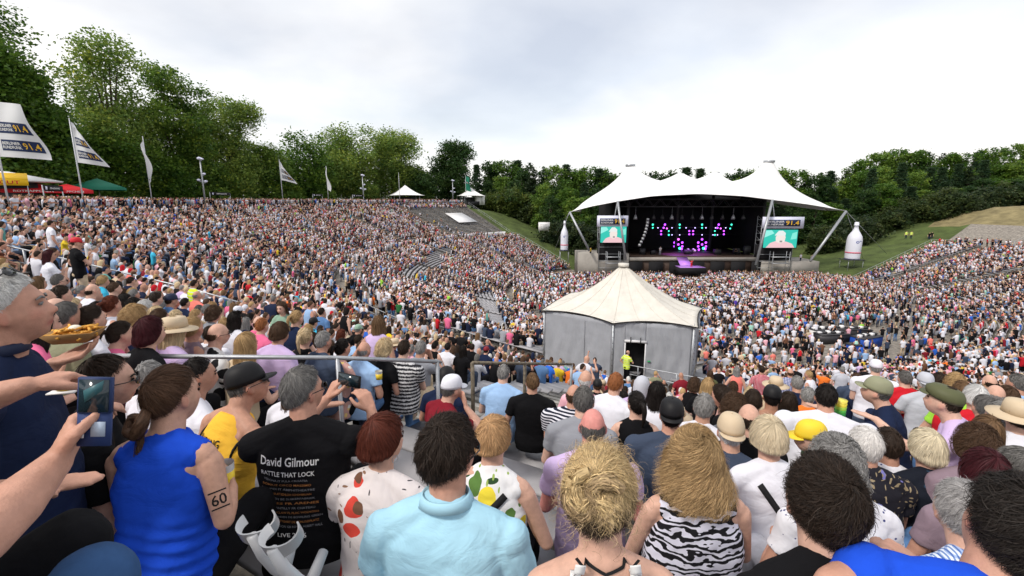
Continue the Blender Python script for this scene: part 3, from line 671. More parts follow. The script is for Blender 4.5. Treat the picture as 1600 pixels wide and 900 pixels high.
# ---------------------------------------------------------------- benches (rows visible on their own), the rest as one mass
BLOCKS = [TH0] + AISLES + [TH1]
def bench_mb(tier, i, t0, t1, mb, nseg=None):
    n = nseg or max(1, int((t1-t0)/2.6)); 
    for k in range(n):
        a, b = t0+(t1-t0)*k/n, t0+(t1-t0)*(k+1)/n
        def pt(t, dr, dz):
            if tier: R, z = UP_BOT+PU*i+.50, up_z(i)
            else: R, z = low_row(t, i)
            R += dr; return (CX+R*math.cos(R_(t)), CY+R*math.sin(R_(t)), z+dz)
        gap = .25/ (60) * .3
        a2, b2 = a+gap, b-gap; V = [pt(t, dr, dz) for dz in (.38, .43) for t, dr in ((a2, -.19), (b2, -.19), (b2, .19), (a2, .19))]
        mb.add(V, [(0,3,2,1),(4,5,6,7),(0,1,5,4),(1,2,6,5),(2,3,7,6),(3,0,4,7)])
        if tier is not None:
            for t in (a+(b-a)*.18, a+(b-a)*.82):
                d = .0011*60
                V = [pt(t2, dr, dz) for dz in (0, .38) for t2, dr in ((t-d, -.12), (t+d, -.12), (t+d, .12), (t-d, .12))]
                mb.add(V, [(0,3,2,1),(4,5,6,7),(0,1,5,4),(1,2,6,5),(2,3,7,6),(3,0,4,7)])
def build_benches():
    rest = MB()
    for bi in range(len(BLOCKS)-1):
        t0, t1 = BLOCKS[bi]+.75, BLOCKS[bi+1]-.75
        tm = (t0+t1)/2; x, y = unpolar(70, tm)
        for i in range(NUP):
            xa, ya = unpolar(UP_BOT+PU*i, tm); 
            if ya < -14: continue
            # near the camera: rows ahead of the photographer only
            if t0 > TH1U-2: continue
            tu = min(t1, TH1U-.3)
            near = bi in (6, 7) and i < 24
            empt = bi == 0
            if near or empt:
                m = MB(); bench_mb(1, i, t0, tu, m); o = m.build('bench', M['bench'])
                if empt: tag(o, 'empty grey bench row in the unoccupied block at the far end of the curve', 'bench', 'empty benches of the far block')
                elif bi == 6: tag(o, 'grey plank bench row on the concrete steps left of the near stair aisle', 'bench', 'plank benches left of the near aisle')
                else: tag(o, 'grey plank bench row on the concrete steps right of the near stair aisle', 'bench', 'plank benches right of the near aisle')
            else: bench_mb(1, i, t0, tu, rest)
        for i in range(NL):
            xa, ya = unpolar(50, tm)
            if ya < -5: continue
            bench_mb(0, i, t0, t1, rest)
    o = rest.build('benches', M['bench']); tag(o, 'long curved rows of grey plank benches filling the stands between people', 'benches', kind='stuff')
build_benches()
# ---------------------------------------------------------------- railings
def railing(pts, rails, label, group=None, r=.022, post=.024, every=1, material='steel', square=False, base=None):
    """pts: post feet; rails: heights"""
    rt = empty('railing', pts[0], 0, label, 'railing', group); p0 = np.array(pts[0], float); q = [np.array(p, float)-p0 for p in pts]
    for h in rails:
        m = MB(); m.tube([p+(0, 0, h) for p in q], r, 4 if square else 8); m.build('rail', M[material], rt, not square)
    hh = max(rails)
    for p in q[::every]:
        m = MB(); m.tube([p-(0, 0, .05), p+(0, 0, hh)], post, 4 if square else 8); m.build('post', M[material], rt)
    return rt
def arc_pts(R, z, t0, t1, step):
    n = max(1, int(round(abs(t1-t0)*math.pi/180*R/step))); return [(*unpolar(R, t0+(t1-t0)*k/n), z) for k in range(n+1)]
railing(arc_pts(61.6, 6.2, -146, -98, 2.2), (.55, 1.05), 'long two-bar steel railing along the walkway behind the grey tent', 'railings along the middle walkway', r=.035, post=.04)
railing(arc_pts(61.6, 6.2, -98, -84, 2.2), (.55, 1.05), 'steel railing above the white parapet sheet at the lower right', 'railings along the middle walkway', r=.035, post=.04)
railing(arc_pts(59.4, 6.2, -124, -106, 1.8), (.5, .98), 'thin steel railing hugging the foot of the grey tent', 'railings along the middle walkway', r=.025, post=.025)
railing(arc_pts(59.3, 6.2, -106, -70, 2), (.5, .98), 'steel railing between the lower seats and the walkway right of the tent', 'railings along the middle walkway', r=.028, post=.028)
railing(arc_pts(82.3, 14, -231, -217, 2), (.55, 1.05), 'steel railing on the rim above the empty block', 'railings on the rim', r=.035)
def gpt(px, py, hh): t = solve(px, py, hh); p = P(px, py, t); return p[0], p[1], p[2]-hh
# near railings across the aisle: top bar seen at these pixels
def near_rail(pix, d, h, label, post_idx, material='steel', group=None, rr=.024, drops=None):
    top = [P(x, y, dd) for (x, y), dd in zip(pix, d)]
    p0 = top[0]-(0, 0, h); rt = empty('railing', p0, 0, label, 'railing', group)
    m = MB(); m.tube([p-p0 for p in top], rr, 4); m.build('rail', M[material], rt)
    for i in post_idx:
        m = MB(); m.tube([top[i]-p0-(0, 0, h+.15), top[i]-p0], rr*1.05, 4); m.build('post', M['steel'] if material == 'steel' or i == post_idx[-1] else M['rust'], rt)
near_rail([(170, 556), (527, 559), (683, 565)], [3.5, 4.0, 4.6], 1.2, 'square steel handrail crossing in front of the left rows of spectators', (1, 2), 'steel', 'handrails of the near aisle', .020)
near_rail([(738, 567), (820, 568), (893, 569)], [6.6, 8.2, 9.9], .95, 'weathered brownish handrail beyond the white-capped man', (0, 1, 2), 'rust', 'handrails of the near aisle', .028)
near_rail([(680, 562), (690, 566)], [8.5, 8.6], 1.0, 'short steel rail stub at the end of the left handrail', (1,), 'steel', 'handrails of the near aisle', .02)
# descending railings among the left rows
railing([gpt(x, y, 0.6) for x, y in ((-60, 385), (40, 408), (130, 428), (215, 448), (300, 468), (380, 492))], (.5, 1.0), 'steel two-bar railing dipping through the left stand behind the grey-haired man', 'railings among the left rows', r=.03, post=.03)
railing(arc_pts(72, 10.3, -186, -150, 2.4), (.5, 1.0), 'steel railing half way up the left stand', 'railings among the left rows', r=.03, post=.03)
railing(arc_pts(47.5, 3.3, -60, -20, 2.4), (1.0,), 'single-bar railing across the right stand', 'railings across the right stand', r=.03, post=.03)
railing(arc_pts(60.6, 6.2, -60, -5, 2.4), (.5, 1.0), 'upper single railing across the right stand', 'railings across the right stand', r=.03, post=.03)
railing([(*unpolar(R, TH1+.6), float(zsurf(R, 26))) for R in np.arange(30, 60, 2.6)]+[(*unpolar(R, TH1U+.5), float(zsurf(R, 15))) for R in np.arange(62, 84, 2.6)], (.5, 1.0), 'pale railing climbing between the right stand and the grass bank', 'railings down the ends of the stands', r=.03, post=.03)
railing([(*unpolar(R, TH0-.6), float(zsurf(R, -230))) for R in np.arange(40, 84, 2.6)], (.5, 1.0), 'pale railing climbing between the left stand and the green bank', 'railings down the ends of the stands', r=.03, post=.03)
# parapet sheets on the walkway
def sheet(R, z, t0, t1, h, label, h0=.12):
    mb = MB(); n = max(2, int(abs(t1-t0)*math.pi/180*R/1.2)); V = []; th = .04
    for k in range(n+1):
        t = t0+(t1-t0)*k/n
        for dr, dz in ((0, h0), (0, h), (th, h), (th, h0)): x, y = unpolar(R+dr, t); V.append((x, y, z+dz))
    F = [(4*k+a, 4*k+(a+1) % 4, 4*k+4+(a+1) % 4, 4*k+4+a) for k in range(n) for a in range(4)] + [(0, 1, 2, 3), (4*n+3, 4*n+2, 4*n+1, 4*n)]
    mb.add(V, F); o = mb.build('banner_sheet', M['barrier']); return tag(o, label, 'banner', 'white sheets along the middle walkway')
for a_, b_, lb in ((-230, -217, 'long white sheet along the walkway below the empty block'), (-213.5, -206.5, 'first white sheet left of the empty block beside the stair aisle'), (-204, -200.5, 'short white sheet in the middle of the far walkway'), (-196.5, -191, 'white sheet hung on the bend of the far walkway'), (-188, -176, 'curved white parapet sheet where the walkway bends towards the camera'), (-98, -83.5, 'pale sheet along the walkway below the lower right spectators'), (-13, 1, 'white sheet with slots on the walkway of the far right stand'), (3.5, 14, 'last white sheet at the far right edge of the walkway')):
    sheet(61.8, 6.2, a_, b_, 1.25, lb)
# white print lying on the empty benches
def slope_pt(R, t, dz): x, y = unpolar(R, t); return (x, y, 6.6+.37*(R-62)+dz)
m = MB(); V = [slope_pt(R, t, .62+dz) for dz in (0, .05) for R, t in ((69.0, -226.8), (69.0, -221.6), (75.0, -222.0), (75.0, -226.4))]
m.add(V, [(0,3,2,1),(4,5,6,7),(0,1,5,4),(1,2,6,5),(2,3,7,6),(3,0,4,7)]); bn = m.build('banner', M['barrier']); tag(bn, 'large white sheet laid flat over the empty benches', 'banner')
m = MB(); V = [slope_pt(R, t, .68) for R, t in ((69.8, -225.2), (69.8, -222.6), (71.6, -222.7), (71.6, -225.0))]; m.add(V, [(0, 1, 2, 3)]); m.build('print', mat('lilac_print', lin('#8f98cf'), .6), bn)
# ---------------------------------------------------------------- flags and lamps on the rim
def rim_pt(px, R=86.0, z=14.0):
    # point of the rim circle seen in column px (left side)
    best = None
    for t in np.linspace(-240, -60, 7201):
        x, y = unpolar(R, t)
        if y < 1: continue
        u, v, d = proj(np.array((x, y, z)))
        if best is None or abs(u-px) < best[0]: best = (abs(u-px), x, y)
    return best[1], best[2], z
def top_z(px_y, x, y):   # height at which a vertical pole over (x, y) reaches image row py
    a, b = 0.0, 80.0
    for _ in range(50):
        m_ = (a+b)/2; v = proj(np.array((x, y, m_)))[1]
        if v > px_y: a = m_
        else: b = m_
    return a
def flag_mesh(w, h, seed, drop, text=True, green=False, amp=.35, fold=0.0, tri=1.0):
    n, m_ = 26, 34
    def S(u, v, off=0.0):     # u along width 0..1, v down 0..1
        u = np.asarray(u, float); v = np.asarray(v, float)
        x = u*w*(tri+(1-tri)*v**.8)*(1-.10*np.sin(v*2.2+seed)**2); z = -v*h - drop*u**1.3*(1-.2*v); y = amp*np.sin(u*4.2+v*3.0+seed)*u + .12*np.sin(v*7+seed*2)*u + off
        return np.stack([x, y, z], -1)
    U_, V_ = np.meshgrid(np.linspace(0, 1, n), np.linspace(0, 1, m_), indexing='ij'); V = S(U_, V_).reshape(-1, 3)
    i, j = np.meshgrid(np.arange(n-1), np.arange(m_-1), indexing='ij'); a = i*m_+j; F = np.stack([a, a+1, a+m_+1, a+m_], 2).reshape(-1, 4)
    return V, F, S
def patch(S, u0, u1, v0, v1, off, n=14):
    U_, V_ = np.meshgrid(np.linspace(u0, u1, n), np.linspace(v0, v1, 8), indexing='ij'); V = S(U_, V_, off).reshape(-1, 3)
    i, j = np.meshgrid(np.arange(n-1), np.arange(7), indexing='ij'); a = i*8+j; return V, np.stack([a, a+1, a+9, a+8], 2).reshape(-1, 4)
def stext(S, s, u0, u1, v0, v1, off):
    V, F = text2d(s); lo, hi = V.min(0), V.max(0); q = (V-lo)/(hi-lo); return S(u0+(u1-u0)*q[:, 0], v1-(v1-v0)*q[:, 1], off), F
def flagpole(px, toppy, wid, hgt, seed, drop, yaw, label, logos=((.08, .92, .62, .84), (.08, .92, .22, .44)), green=False, flag=True, topdz=.3, R=86, pr=.075, flip=1):
    x, y, z = rim_pt(px, R); zt = top_z(toppy, x, y); rt = empty('flagpole', (x, y, z), 0, label + ' (pole)' if 0 else label.replace('flag', 'flag pole', 1) if 0 else label, 'flagpole', 'flag poles along the rim')
    m = MB(); m.tube([(0, 0, 0), (0, 0, (zt-z)*.5), (0, 0, zt-z)], [pr, pr*.85, pr*.55], 10); m.build('pole', mat_pole, rt, True)
    m = MB(); m.ell((0, 0, zt-z+.04), (.07, .07, .06), 8, 6); m.build('finial', mat_pole, rt, True)
    return x, y, zt
mat_pole = mat('white_pole', (.60, .62, .66), .4, .2)
def flag(x, y, zt, wid, hgt, seed, drop, yaw, label, mt='flag', logos=(), amp=.35, tri=1.0):
    V, F, S = flag_mesh(wid, hgt, seed, drop, amp=amp, tri=tri)
    rt = link('flag', mesh_np('flag', V, F, True, mats=[M[mt]]), None, (x+.08*math.cos(yaw), y+.08*math.sin(yaw), zt-.25), yaw); tag(rt, label, 'flag', 'flags on the rim poles')
    for (u0, u1, v0, v1) in logos:
        for sd in (-1, 1):
            off = sd*.02; V, F = patch(S, u0, u1, v0, v1, off); link('logo_panel', mesh_np('l', V, F, True, mats=[M['navy']]), rt)
            # the writing reads from the camera's side
            um = u0+(u1-u0)*.56; dv = v1-v0
            if sd == SIDE(x, y, yaw):
                fl = MIR(x, y, yaw)
                f = (lambda a, b: (u0+u1-a, u0+u1-b)) if fl else (lambda a, b: (a, b))
                for s, a, b, c_, d_, mm in (('BERLINER', u0+.03, um-.01, v0+dv*.18, v0+dv*.45, 'wprint'), ('RUNDFUNK', u0+.03, um-.01, v0+dv*.55, v0+dv*.82, 'wprint'), ('91.4', um+.03, u1-.04, v0+dv*.2, v0+dv*.8, 'gold')):
                    a, b = f(a, b); V, F = stext(S, s, a, b, c_, d_, sd*.045); link('lettering', mesh_np('t', V, F, False, mats=[M[mm]]), rt)
def SIDE(x, y, yaw):     # which local y side of the flag faces the camera
    n = (-math.sin(yaw), math.cos(yaw)); return 1 if (-x*n[0]-y*n[1]) > 0 else -1
def MIR(x, y, yaw):      # writing mirrored unless u runs to the right in the picture
    r = math.cos(yaw)*math.cos(math.atan2(x, y)) - math.sin(yaw)*math.sin(math.atan2(x, y)); return r < 0
FL2 = ((.10, .93, .36, .56), (.10, .93, .68, .88))
fx = [(18, 152, -.35, 'tall white pole at the far left carrying the largest flag', 3.3, 4.2, 1.0, .25, FL2),
      (134, 186, -.5, 'white pole with the second flag from the left', 2.6, 4.0, .5, .5, FL2),
      (240, 214, -.75, 'white pole with a limp flag in front of the tall light-green tree', 1.2, 4.6, 2.0, 1.2, ()),
      (443, 250, -.2, 'slim pole with a blown-out white flag before the middle trees', 2.8, 3.6, .8, .9, FL2),
      (514, 260, -.9, 'slim pole with a nearly furled pale flag', 1.0, 4.6, 1.4, 1.0, ())]
for px, py, yaw, lb, wd, hg, sd_, dr, lg in fx:
    x, y, zt = flagpole(px, py, wd, hg, sd_, dr, yaw, lb)
    k = 'flag with two dark-blue and gold logo panels' if lg else 'plain pale flag hanging slack'
    flag(x, y, zt, wd, hg, sd_, dr, -yaw*.4 if wd > 2 else -.9, {18: 'largest white flag with logo panels reading 91.4, on the leftmost pole', 134: 'white flag with logo panels on the second pole from the left', 240: 'narrow white flag hanging slack before the tall left tree', 443: 'white flag with logo panels blowing right before the middle trees', 514: 'pale greenish flag hanging slack left of the paired floodlights'}[px], 'flag', lg, amp=.4, tri={18: .75, 134: .12, 240: .3, 443: .15, 514: .4}[px])
x, y, zt = flagpole(625, 270, 1, 1, 0, 0, 0, 'bare white pole in front of the larger white canopy', pr=.07)
x, y, zt = flagpole(728, 274, 1, 1, 0, 0, 0, 'pole carrying the green flag behind the small white canopy', R=88, pr=.06)
flag(x, y, zt, 1.6, 4.2, .7, .5, -.5, 'bright green flag above the small white canopy', 'green', ((.15, .8, .35, .5),))
def lamp_mast(px, toppy, label):
    x, y, z = rim_pt(px, 84.5); zt = top_z(toppy, x, y); h = zt-z; rt = empty('floodlight_mast', (x, y, z), 0, label, 'floodlight mast', 'floodlight masts on the rim')
    m = MB(); m.tube([(0, 0, 0), (0, 0, h)], [.14, .09], 10); m.build('pole', M['steel'], rt, True)
    for dx_, dz, s in ((.0, .1, .42), (.35, -2.1, .3), (-.4, -3.0, .32), (.45, -3.2, .32), (0.3, .05, .3)):
        m = MB(); m.loft([(dx_*1.2, -.1, h+dz-.2*s, .3*s, .3*s), (dx_*1.2, -.1, h+dz, .75*s, .75*s), (dx_*1.2, -.1, h+dz+.5*s, .8*s, .8*s), (dx_*1.2, -.1, h+dz+.8*s, .2*s, .2*s)], 12, pw=2); m.tube([(0, 0, h+dz-.2), (dx_*1.2, -.1, h+dz-.1)], .03, 6); m.build('lamp', M['signwhite'], rt, True)
lamp_mast(322, 250, 'floodlight mast before the spreading left trees'); lamp_mast(569, 275, 'floodlight mast left of the larger white canopy'); lamp_mast(708, 283, 'floodlight mast between the two white canopies')
def entry_sign(px0, px1, py, label):
    x0, y0, z = rim_pt(px0, 84.2); x1, y1, _ = rim_pt(px1, 84.2); zt = top_z(py, x0, y0); h = zt-z; rt = empty('entrance_sign', (x0, y0, z), 0, label, 'sign', 'black entrance signs on the rim')
    d = (x1-x0, y1-y0); W = math.hypot(*d); rz = math.atan2(d[1], d[0]); rt.rotation_euler[2] = rz
    for x in (0, W): m = MB(); m.tube([(x, 0, 0), (x, 0, h)], .05, 4); m.build('post', M['steel'], rt)
    bh = .5; m = MB(); m.box((W/2, -.06, h-bh/2), (W*.96, .05, bh)); m.build('board', M['black'], rt)
    V, F = text_w('EINGANG', W*.5, height=.16); sgn = -1
    m = MB(); V3 = np.stack([V[:, 0]+W*.55, np.full(len(V), -.095), V[:, 1]+h-bh/2], 1); m.add(V3, F); m.build('lettering', M['wprint'], rt)
    m = MB(); m.box((W*.12, -.095, h-bh/2), (.28, .01, .3)); m.build('symbol', M['signwhite'], rt)
for a_, b_, c_, lb in ((75, 105, 289, 'black sign board on two posts before the red parasol'), (331, 362, 300, 'black sign board beside the left floodlight mast'), (490, 505, 303, 'small black sign board left of the furled pale flag'), (552, 569, 304, 'small black sign board touching the middle floodlight mast')):
    entry_sign(a_, b_, c_, lb)
# ---------------------------------------------------------------- canopies, kiosks and parasols
def peaked(rt, cx, cy, w, z0, zt, mt='white', n=40, sag=.35, name='roof', pw=1.5, scal=.12):
    """four-cornered membrane roof with a concave peak"""
    V = []; F = []; m_ = 14
    for i in range(m_):
        r = i/(m_-1)
        for j in range(n):
            a = 2*math.pi*j/n; c_, s_ = math.cos(a), math.sin(a); k = 1/max(abs(c_), abs(s_)); k = min(k, 1.41); edge = 1-scal*(1-((k-1)/.41))**1.5
            V.append((cx+c_*k*edge*w/2*r, cy+s_*k*edge*w/2*r, z0 + (zt-z0)*(1-r)**pw + .12*(1-((k-1)/.41))*r**3))
    for i in range(m_-1):
        for j in range(n): F.append((i*n+j, i*n+(j+1) % n, (i+1)*n+(j+1) % n, (i+1)*n+j))
    m = MB(); m.add(V, F); o = m.build(name, M[mt], rt, True); so = o.modifiers.new('s', 'SOLIDIFY'); so.thickness = .04; return o
def canopy(px, R, w, eave, top, label, wall=None):
    x, y, z = rim_pt(px, R); rt = empty('canopy_tent', (x, y, z), R_(20), label, 'canopy tent', 'white canopies on the rim'); peaked(rt, 0, 0, w, eave, top)
    for sx in (-1, 1):
        for sy in (-1, 1): m = MB(); m.tube([(sx*w*.36, sy*w*.36, 0), (sx*w*.36, sy*w*.36, eave+.35)], .1, 8); m.build('post', M['steel'], rt)
    m = MB(); m.box((0, w*.2, 1.2), (w*.6, .3, 2.4)); m.box((0, -w*.25, .55), (w*.55, .5, 1.1)); m.build('counter', M['dark'], rt)
    if wall: m = MB(); m.box(wall[:3], wall[3:]); m.build('side_wall', M['white'], rt)
canopy(634, 90, 9.5, 2.7, 5.6, 'larger white peaked canopy on the rim left of the empty block', None)
canopy(736, 88, 7.6, 2.7, 5.2, 'smaller white peaked canopy with a white box at the end of the rim', (2.6, -.6, 1.4, 2.6, 2.6, 2.8))
def parasol(px, R, w, h, mt, words, label, rise=.7, yaw=.3, dz=0):
    x, y, z = rim_pt(px, R); rt = empty('parasol', (x, y, z+dz), yaw, label, 'parasol', 'parasols behind the left rim'); m = MB(); m.tube([(0, 0, 0), (0, 0, h+rise)], .05, 8); m.build('pole', M['steel'], rt)
    m = MB(); V = [(sx*w/2, sy*w/2, h) for sx, sy in ((-1, -1), (1, -1), (1, 1), (-1, 1))]+[(0, 0, h+rise)]+[(sx*w/2, sy*w/2, h-.35) for sx, sy in ((-1, -1), (1, -1), (1, 1), (-1, 1))]
    m.add(V, [(0, 1, 4), (1, 2, 4), (2, 3, 4), (3, 0, 4)]+[(5+i, 5+(i+1) % 4, (i+1) % 4, i) for i in range(4)]); m.build('canopy', M[mt], rt)
    if words:
        V, F = text_w(words, w*.62, height=.20); m = MB(); m.add(np.stack([V[:, 0], np.full(len(V), -w/2-.02), V[:, 1]+h-.17], 1), F); m.build('lettering', M['wprint'], rt)
parasol(62, 91, 4.6, 2.5, 'red', 'ROTKAPPCHEN', 'red parasol with white lettering on its valance, left of the white pole', yaw=.75)
parasol(112, 90, 4.2, 2.5, 'red', 'ROTKAPPCHEN', 'red parasol with white lettering tucked under the green one', yaw=.75)
parasol(160, 91, 5.2, 3.0, 'green', '', 'dark green parasol behind the second flag pole', rise=1.1, yaw=.65)
x, y, z = rim_pt(12, 92); rt = empty('kiosk', (x, y, z), .9, 'dark kiosk with a broad white roof at the far left rim', 'kiosk')
m = MB(); m.loft([(0, 0, 3.2, 4.4, 3.4), (0, 0, 3.35, 4.5, 3.5), (0, 0, 4.2, .6, .5)], 4, pw=2); m.build('roof', M['white'], rt)
m = MB(); m.box((0, 1, 1.6), (5, 2.5, 3.1)); m.build('body', M['dark'], rt); m = MB(); m.box((0, -1.8, 1.0), (5, .4, .9)); m.build('counter', M['barrier'], rt)
x, y, z = rim_pt(0, 86.8); rt = empty('awning', (x, y, z), .8, 'bright yellow awning at the left edge of the picture', 'awning')
m = MB(); m.poly([(-2, 0, 2.6), (2, 0, 2.6), (2, 0, 3.1), (-2, 0, 3.1)], .06, 1); m.poly([(-2, 0, 3.1), (2, 0, 3.1), (2, 1.4, 3.6), (-2, 1.4, 3.6)], .05, 2); m.build('valance', M['yellow'], rt)
V, F = text_w('RITTERGUT', 3.0, height=.28); m = MB(); m.add(np.stack([V[:, 0], np.full(len(V), -.01), V[:, 1]+2.84], 1), F); m.build('lettering', M['red'], rt)
for sx in (-1.9, 1.9): m = MB(); m.tube([(sx, .03, 0), (sx, .03, 2.6)], .04, 6); m.build('post', M['steel'], rt)
# ---------------------------------------------------------------- the grey pavilion tent on the walkway
def pavilion():
    cor = [(1.6, 24.7), (5.05, 22.0), (9.0, 21.2), (10.9, 25.2), (8.6, 29.2), (4.0, 29.8)]; z0 = 6.0; ze = 9.35; ap = np.array((6.35, 25.7, 11.85)); ox, oy = 6.3, 25.6
    rt = empty('pavilion_tent', (ox, oy, z0), 0, 'big grey-walled tent with a cream peaked roof on the walkway', 'tent')
    T = lambda p: (p[0]-ox, p[1]-oy, p[2]-z0)
    n = 6; V = []; F = []; K = 16; J = 12
    for a in range(n):
        p = np.array(cor[a]); q = np.array(cor[(a+1) % n]); c0 = np.array((ox, oy))
        for j in range(J):
            t = j/J; e = p*(1-t)+q*t; c_ = 1-(2*t-1)**2; e2 = e + (c0-e)*.035*c_; zz = ze + .17*c_
            for k in range(K):
                r = 1-k/(K-1); r2 = r*.955+.045; xy = np.array(ap[:2])*(1-r2)+e2*r2; z = zz + (ap[2]-zz)*(1-r2)**1.5*1.0
                z -= .10*c_*math.sin(math.pi*r)*(1) ; V.append(T((xy[0], xy[1], z)))
    m_ = n*J
    for a in range(m_):
        for k in range(K-1): F.append((a*K+k, ((a+1) % m_)*K+k, ((a+1) % m_)*K+k+1, a*K+k+1))
    F.append(tuple(a*K+K-1 for a in range(m_)))
    mb = MB(); mb.add(V, F); o = mb.build('roof', M['cream'], rt, True); so = o.modifiers.new('s', 'SOLIDIFY'); so.thickness = .035
    # seams and dark piping
    sm = MB()
    for a in range(m_): 
        if a % 4 == 0: sm.tube([np.array(V[a*K+k])+(0, 0, .014) for k in range(K)], .007, 5)
    sm.build('seams', mat('seam', (.60, .57, .51), .8), rt)
    pm = MB(); pm.tube([np.array(V[a*K]) for a in range(m_)]+[np.array(V[0])], .028, 6); pm.build('piping', M['black'], rt)
    mb = MB(); mb.tube([T((ap[0], ap[1], ap[2]-.15)), T((ap[0], ap[1], ap[2]+.03))], .3, 20); mb.build('cap_ring', M['cream'], rt)
    cz = np.array((ox, oy))
    for a in range(n):
        p = cz+(np.array(cor[a])-cz)*.955; q = cz+(np.array(cor[(a+1) % n])-cz)*.955
        mb = MB(); mb.tube([T((p[0], p[1], z0)), T((p[0], p[1], ze+.02))], .065, 10); mb.build('pole', M['steel'], rt, True)
        Ln = np.linalg.norm(q-p); d = (q-p)/Ln; nn = np.array((d[1], -d[0]))
        segs = [(0.07, Ln-.07, 0, 3.42)] if a != 1 else [(0.07, .62, 0, 3.42), (.62, 1.62, 2.42, 3.42), (1.62, Ln-.07, 0, 3.42)]
        mb = MB()
        for s0, s1, b0, b1 in segs:
            ns = max(2, int((s1-s0)/.07)); nz = 14; VV = []
            for i in range(ns+1):
                s = s0+(s1-s0)*i/ns
                for k in range(nz+1):
                    zz = b0+(b1-b0)*k/nz; env = min(1, (s-.07)*3, (Ln-.07-s)*3); w_ = (.018*math.sin(s*9+math.sin(zz*2.3)*1.6)+.012*math.sin(s*23+zz*4)+.012*math.sin(zz*11+s*3))*max(0, env)
                    xy = p+d*s+nn*(w_); VV.append(T((xy[0], xy[1], z0+zz)))
            FF = [(i*(nz+1)+k, (i+1)*(nz+1)+k, (i+1)*(nz+1)+k+1, i*(nz+1)+k+1) for i in range(ns) for k in range(nz)]; mb.add(VV, FF)
        w_ = mb.build('wall', M['tentgrey'], rt, True); so = w_.modifiers.new('s', 'SOLIDIFY'); so.thickness = .02
        if a in (0, 1, 2):     # lacing and vertical joints
            mb = MB()
            for k in range(9): xy = p+nn*.075; mb.ell(T((xy[0], xy[1], z0+.5+k*.3)), (.016, .016, .03), 6, 4)
            if a == 0:
                xy = p+d*(Ln*.62)+nn*.03; mb.tube([T((xy[0], xy[1], z0+.6)), T((xy[0], xy[1], z0+3.2))], .008, 4)
            mb.build('lacing', M['dark'], rt)
        if a == 1:
            c_ = p+d*1.12; nrm = nn
            fr = MB()
            for s in (.62, 1.62): xy = p+d*s+nn*.02; fr.tube([T((xy[0], xy[1], z0)), T((xy[0], xy[1], z0+2.45))], .035, 6)
            a0 = p+d*.58+nn*.03; a1 = p+d*1.66+nn*.03; fr.tube([T((a0[0], a0[1], z0+2.45)), T((a1[0], a1[1], z0+2.45))], .07, 6); fr.build('door_frame', M['barrier'], rt)
            bk = MB()
            for s in (.88, 1.36): xy = p+d*s+nn*.1; bk.tube([T((xy[0], xy[1], z0+2.30)), T((xy[0], xy[1], z0+2.68))], .022, 6)
            bk.build('door_hinge', M['black'], rt)
            g = p+d*1.82+nn*.05; mb = MB(); mb.box(T((g[0], g[1], z0+1.45)), (.14, .03, .07), math.atan2(d[1], d[0])); mb.build('exit_plate', mat('exit_green', lin('#2faa60'), .5), rt)
    # interior: dark gear inside the opening, floor platform under the tent
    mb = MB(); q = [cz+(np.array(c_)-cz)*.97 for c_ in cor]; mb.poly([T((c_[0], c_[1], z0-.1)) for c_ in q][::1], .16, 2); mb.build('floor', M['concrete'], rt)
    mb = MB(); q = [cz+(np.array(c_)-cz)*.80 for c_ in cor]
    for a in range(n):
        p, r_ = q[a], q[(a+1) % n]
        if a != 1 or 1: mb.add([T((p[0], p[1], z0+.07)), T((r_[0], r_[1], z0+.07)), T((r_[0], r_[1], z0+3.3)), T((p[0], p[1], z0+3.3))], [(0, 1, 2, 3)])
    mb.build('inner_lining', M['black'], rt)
    mb = MB(); mb.poly([(*unpolar(R, t), 4.0) for R, t in ((60, -130), (60, -121), (52, -120.5), (52, -131))], 2.0, 2); o = mb.build('tent_platform', M['concrete']); o['kind'] = 'structure'
    # bell-end flap at the right: a lower white awning edge
    mb = MB(); c3 = np.array(cor[3]); mb.tube([T((9.2, 21.4, 8.6)), T((9.2, 21.35, 9.3))], .03, 6); mb.tube([T((9.0, 21.2, 9.3)), T((9.6, 21.0, 9.05))], .03, 6); mb.build('guy', M['steel'], rt)
pavilion()
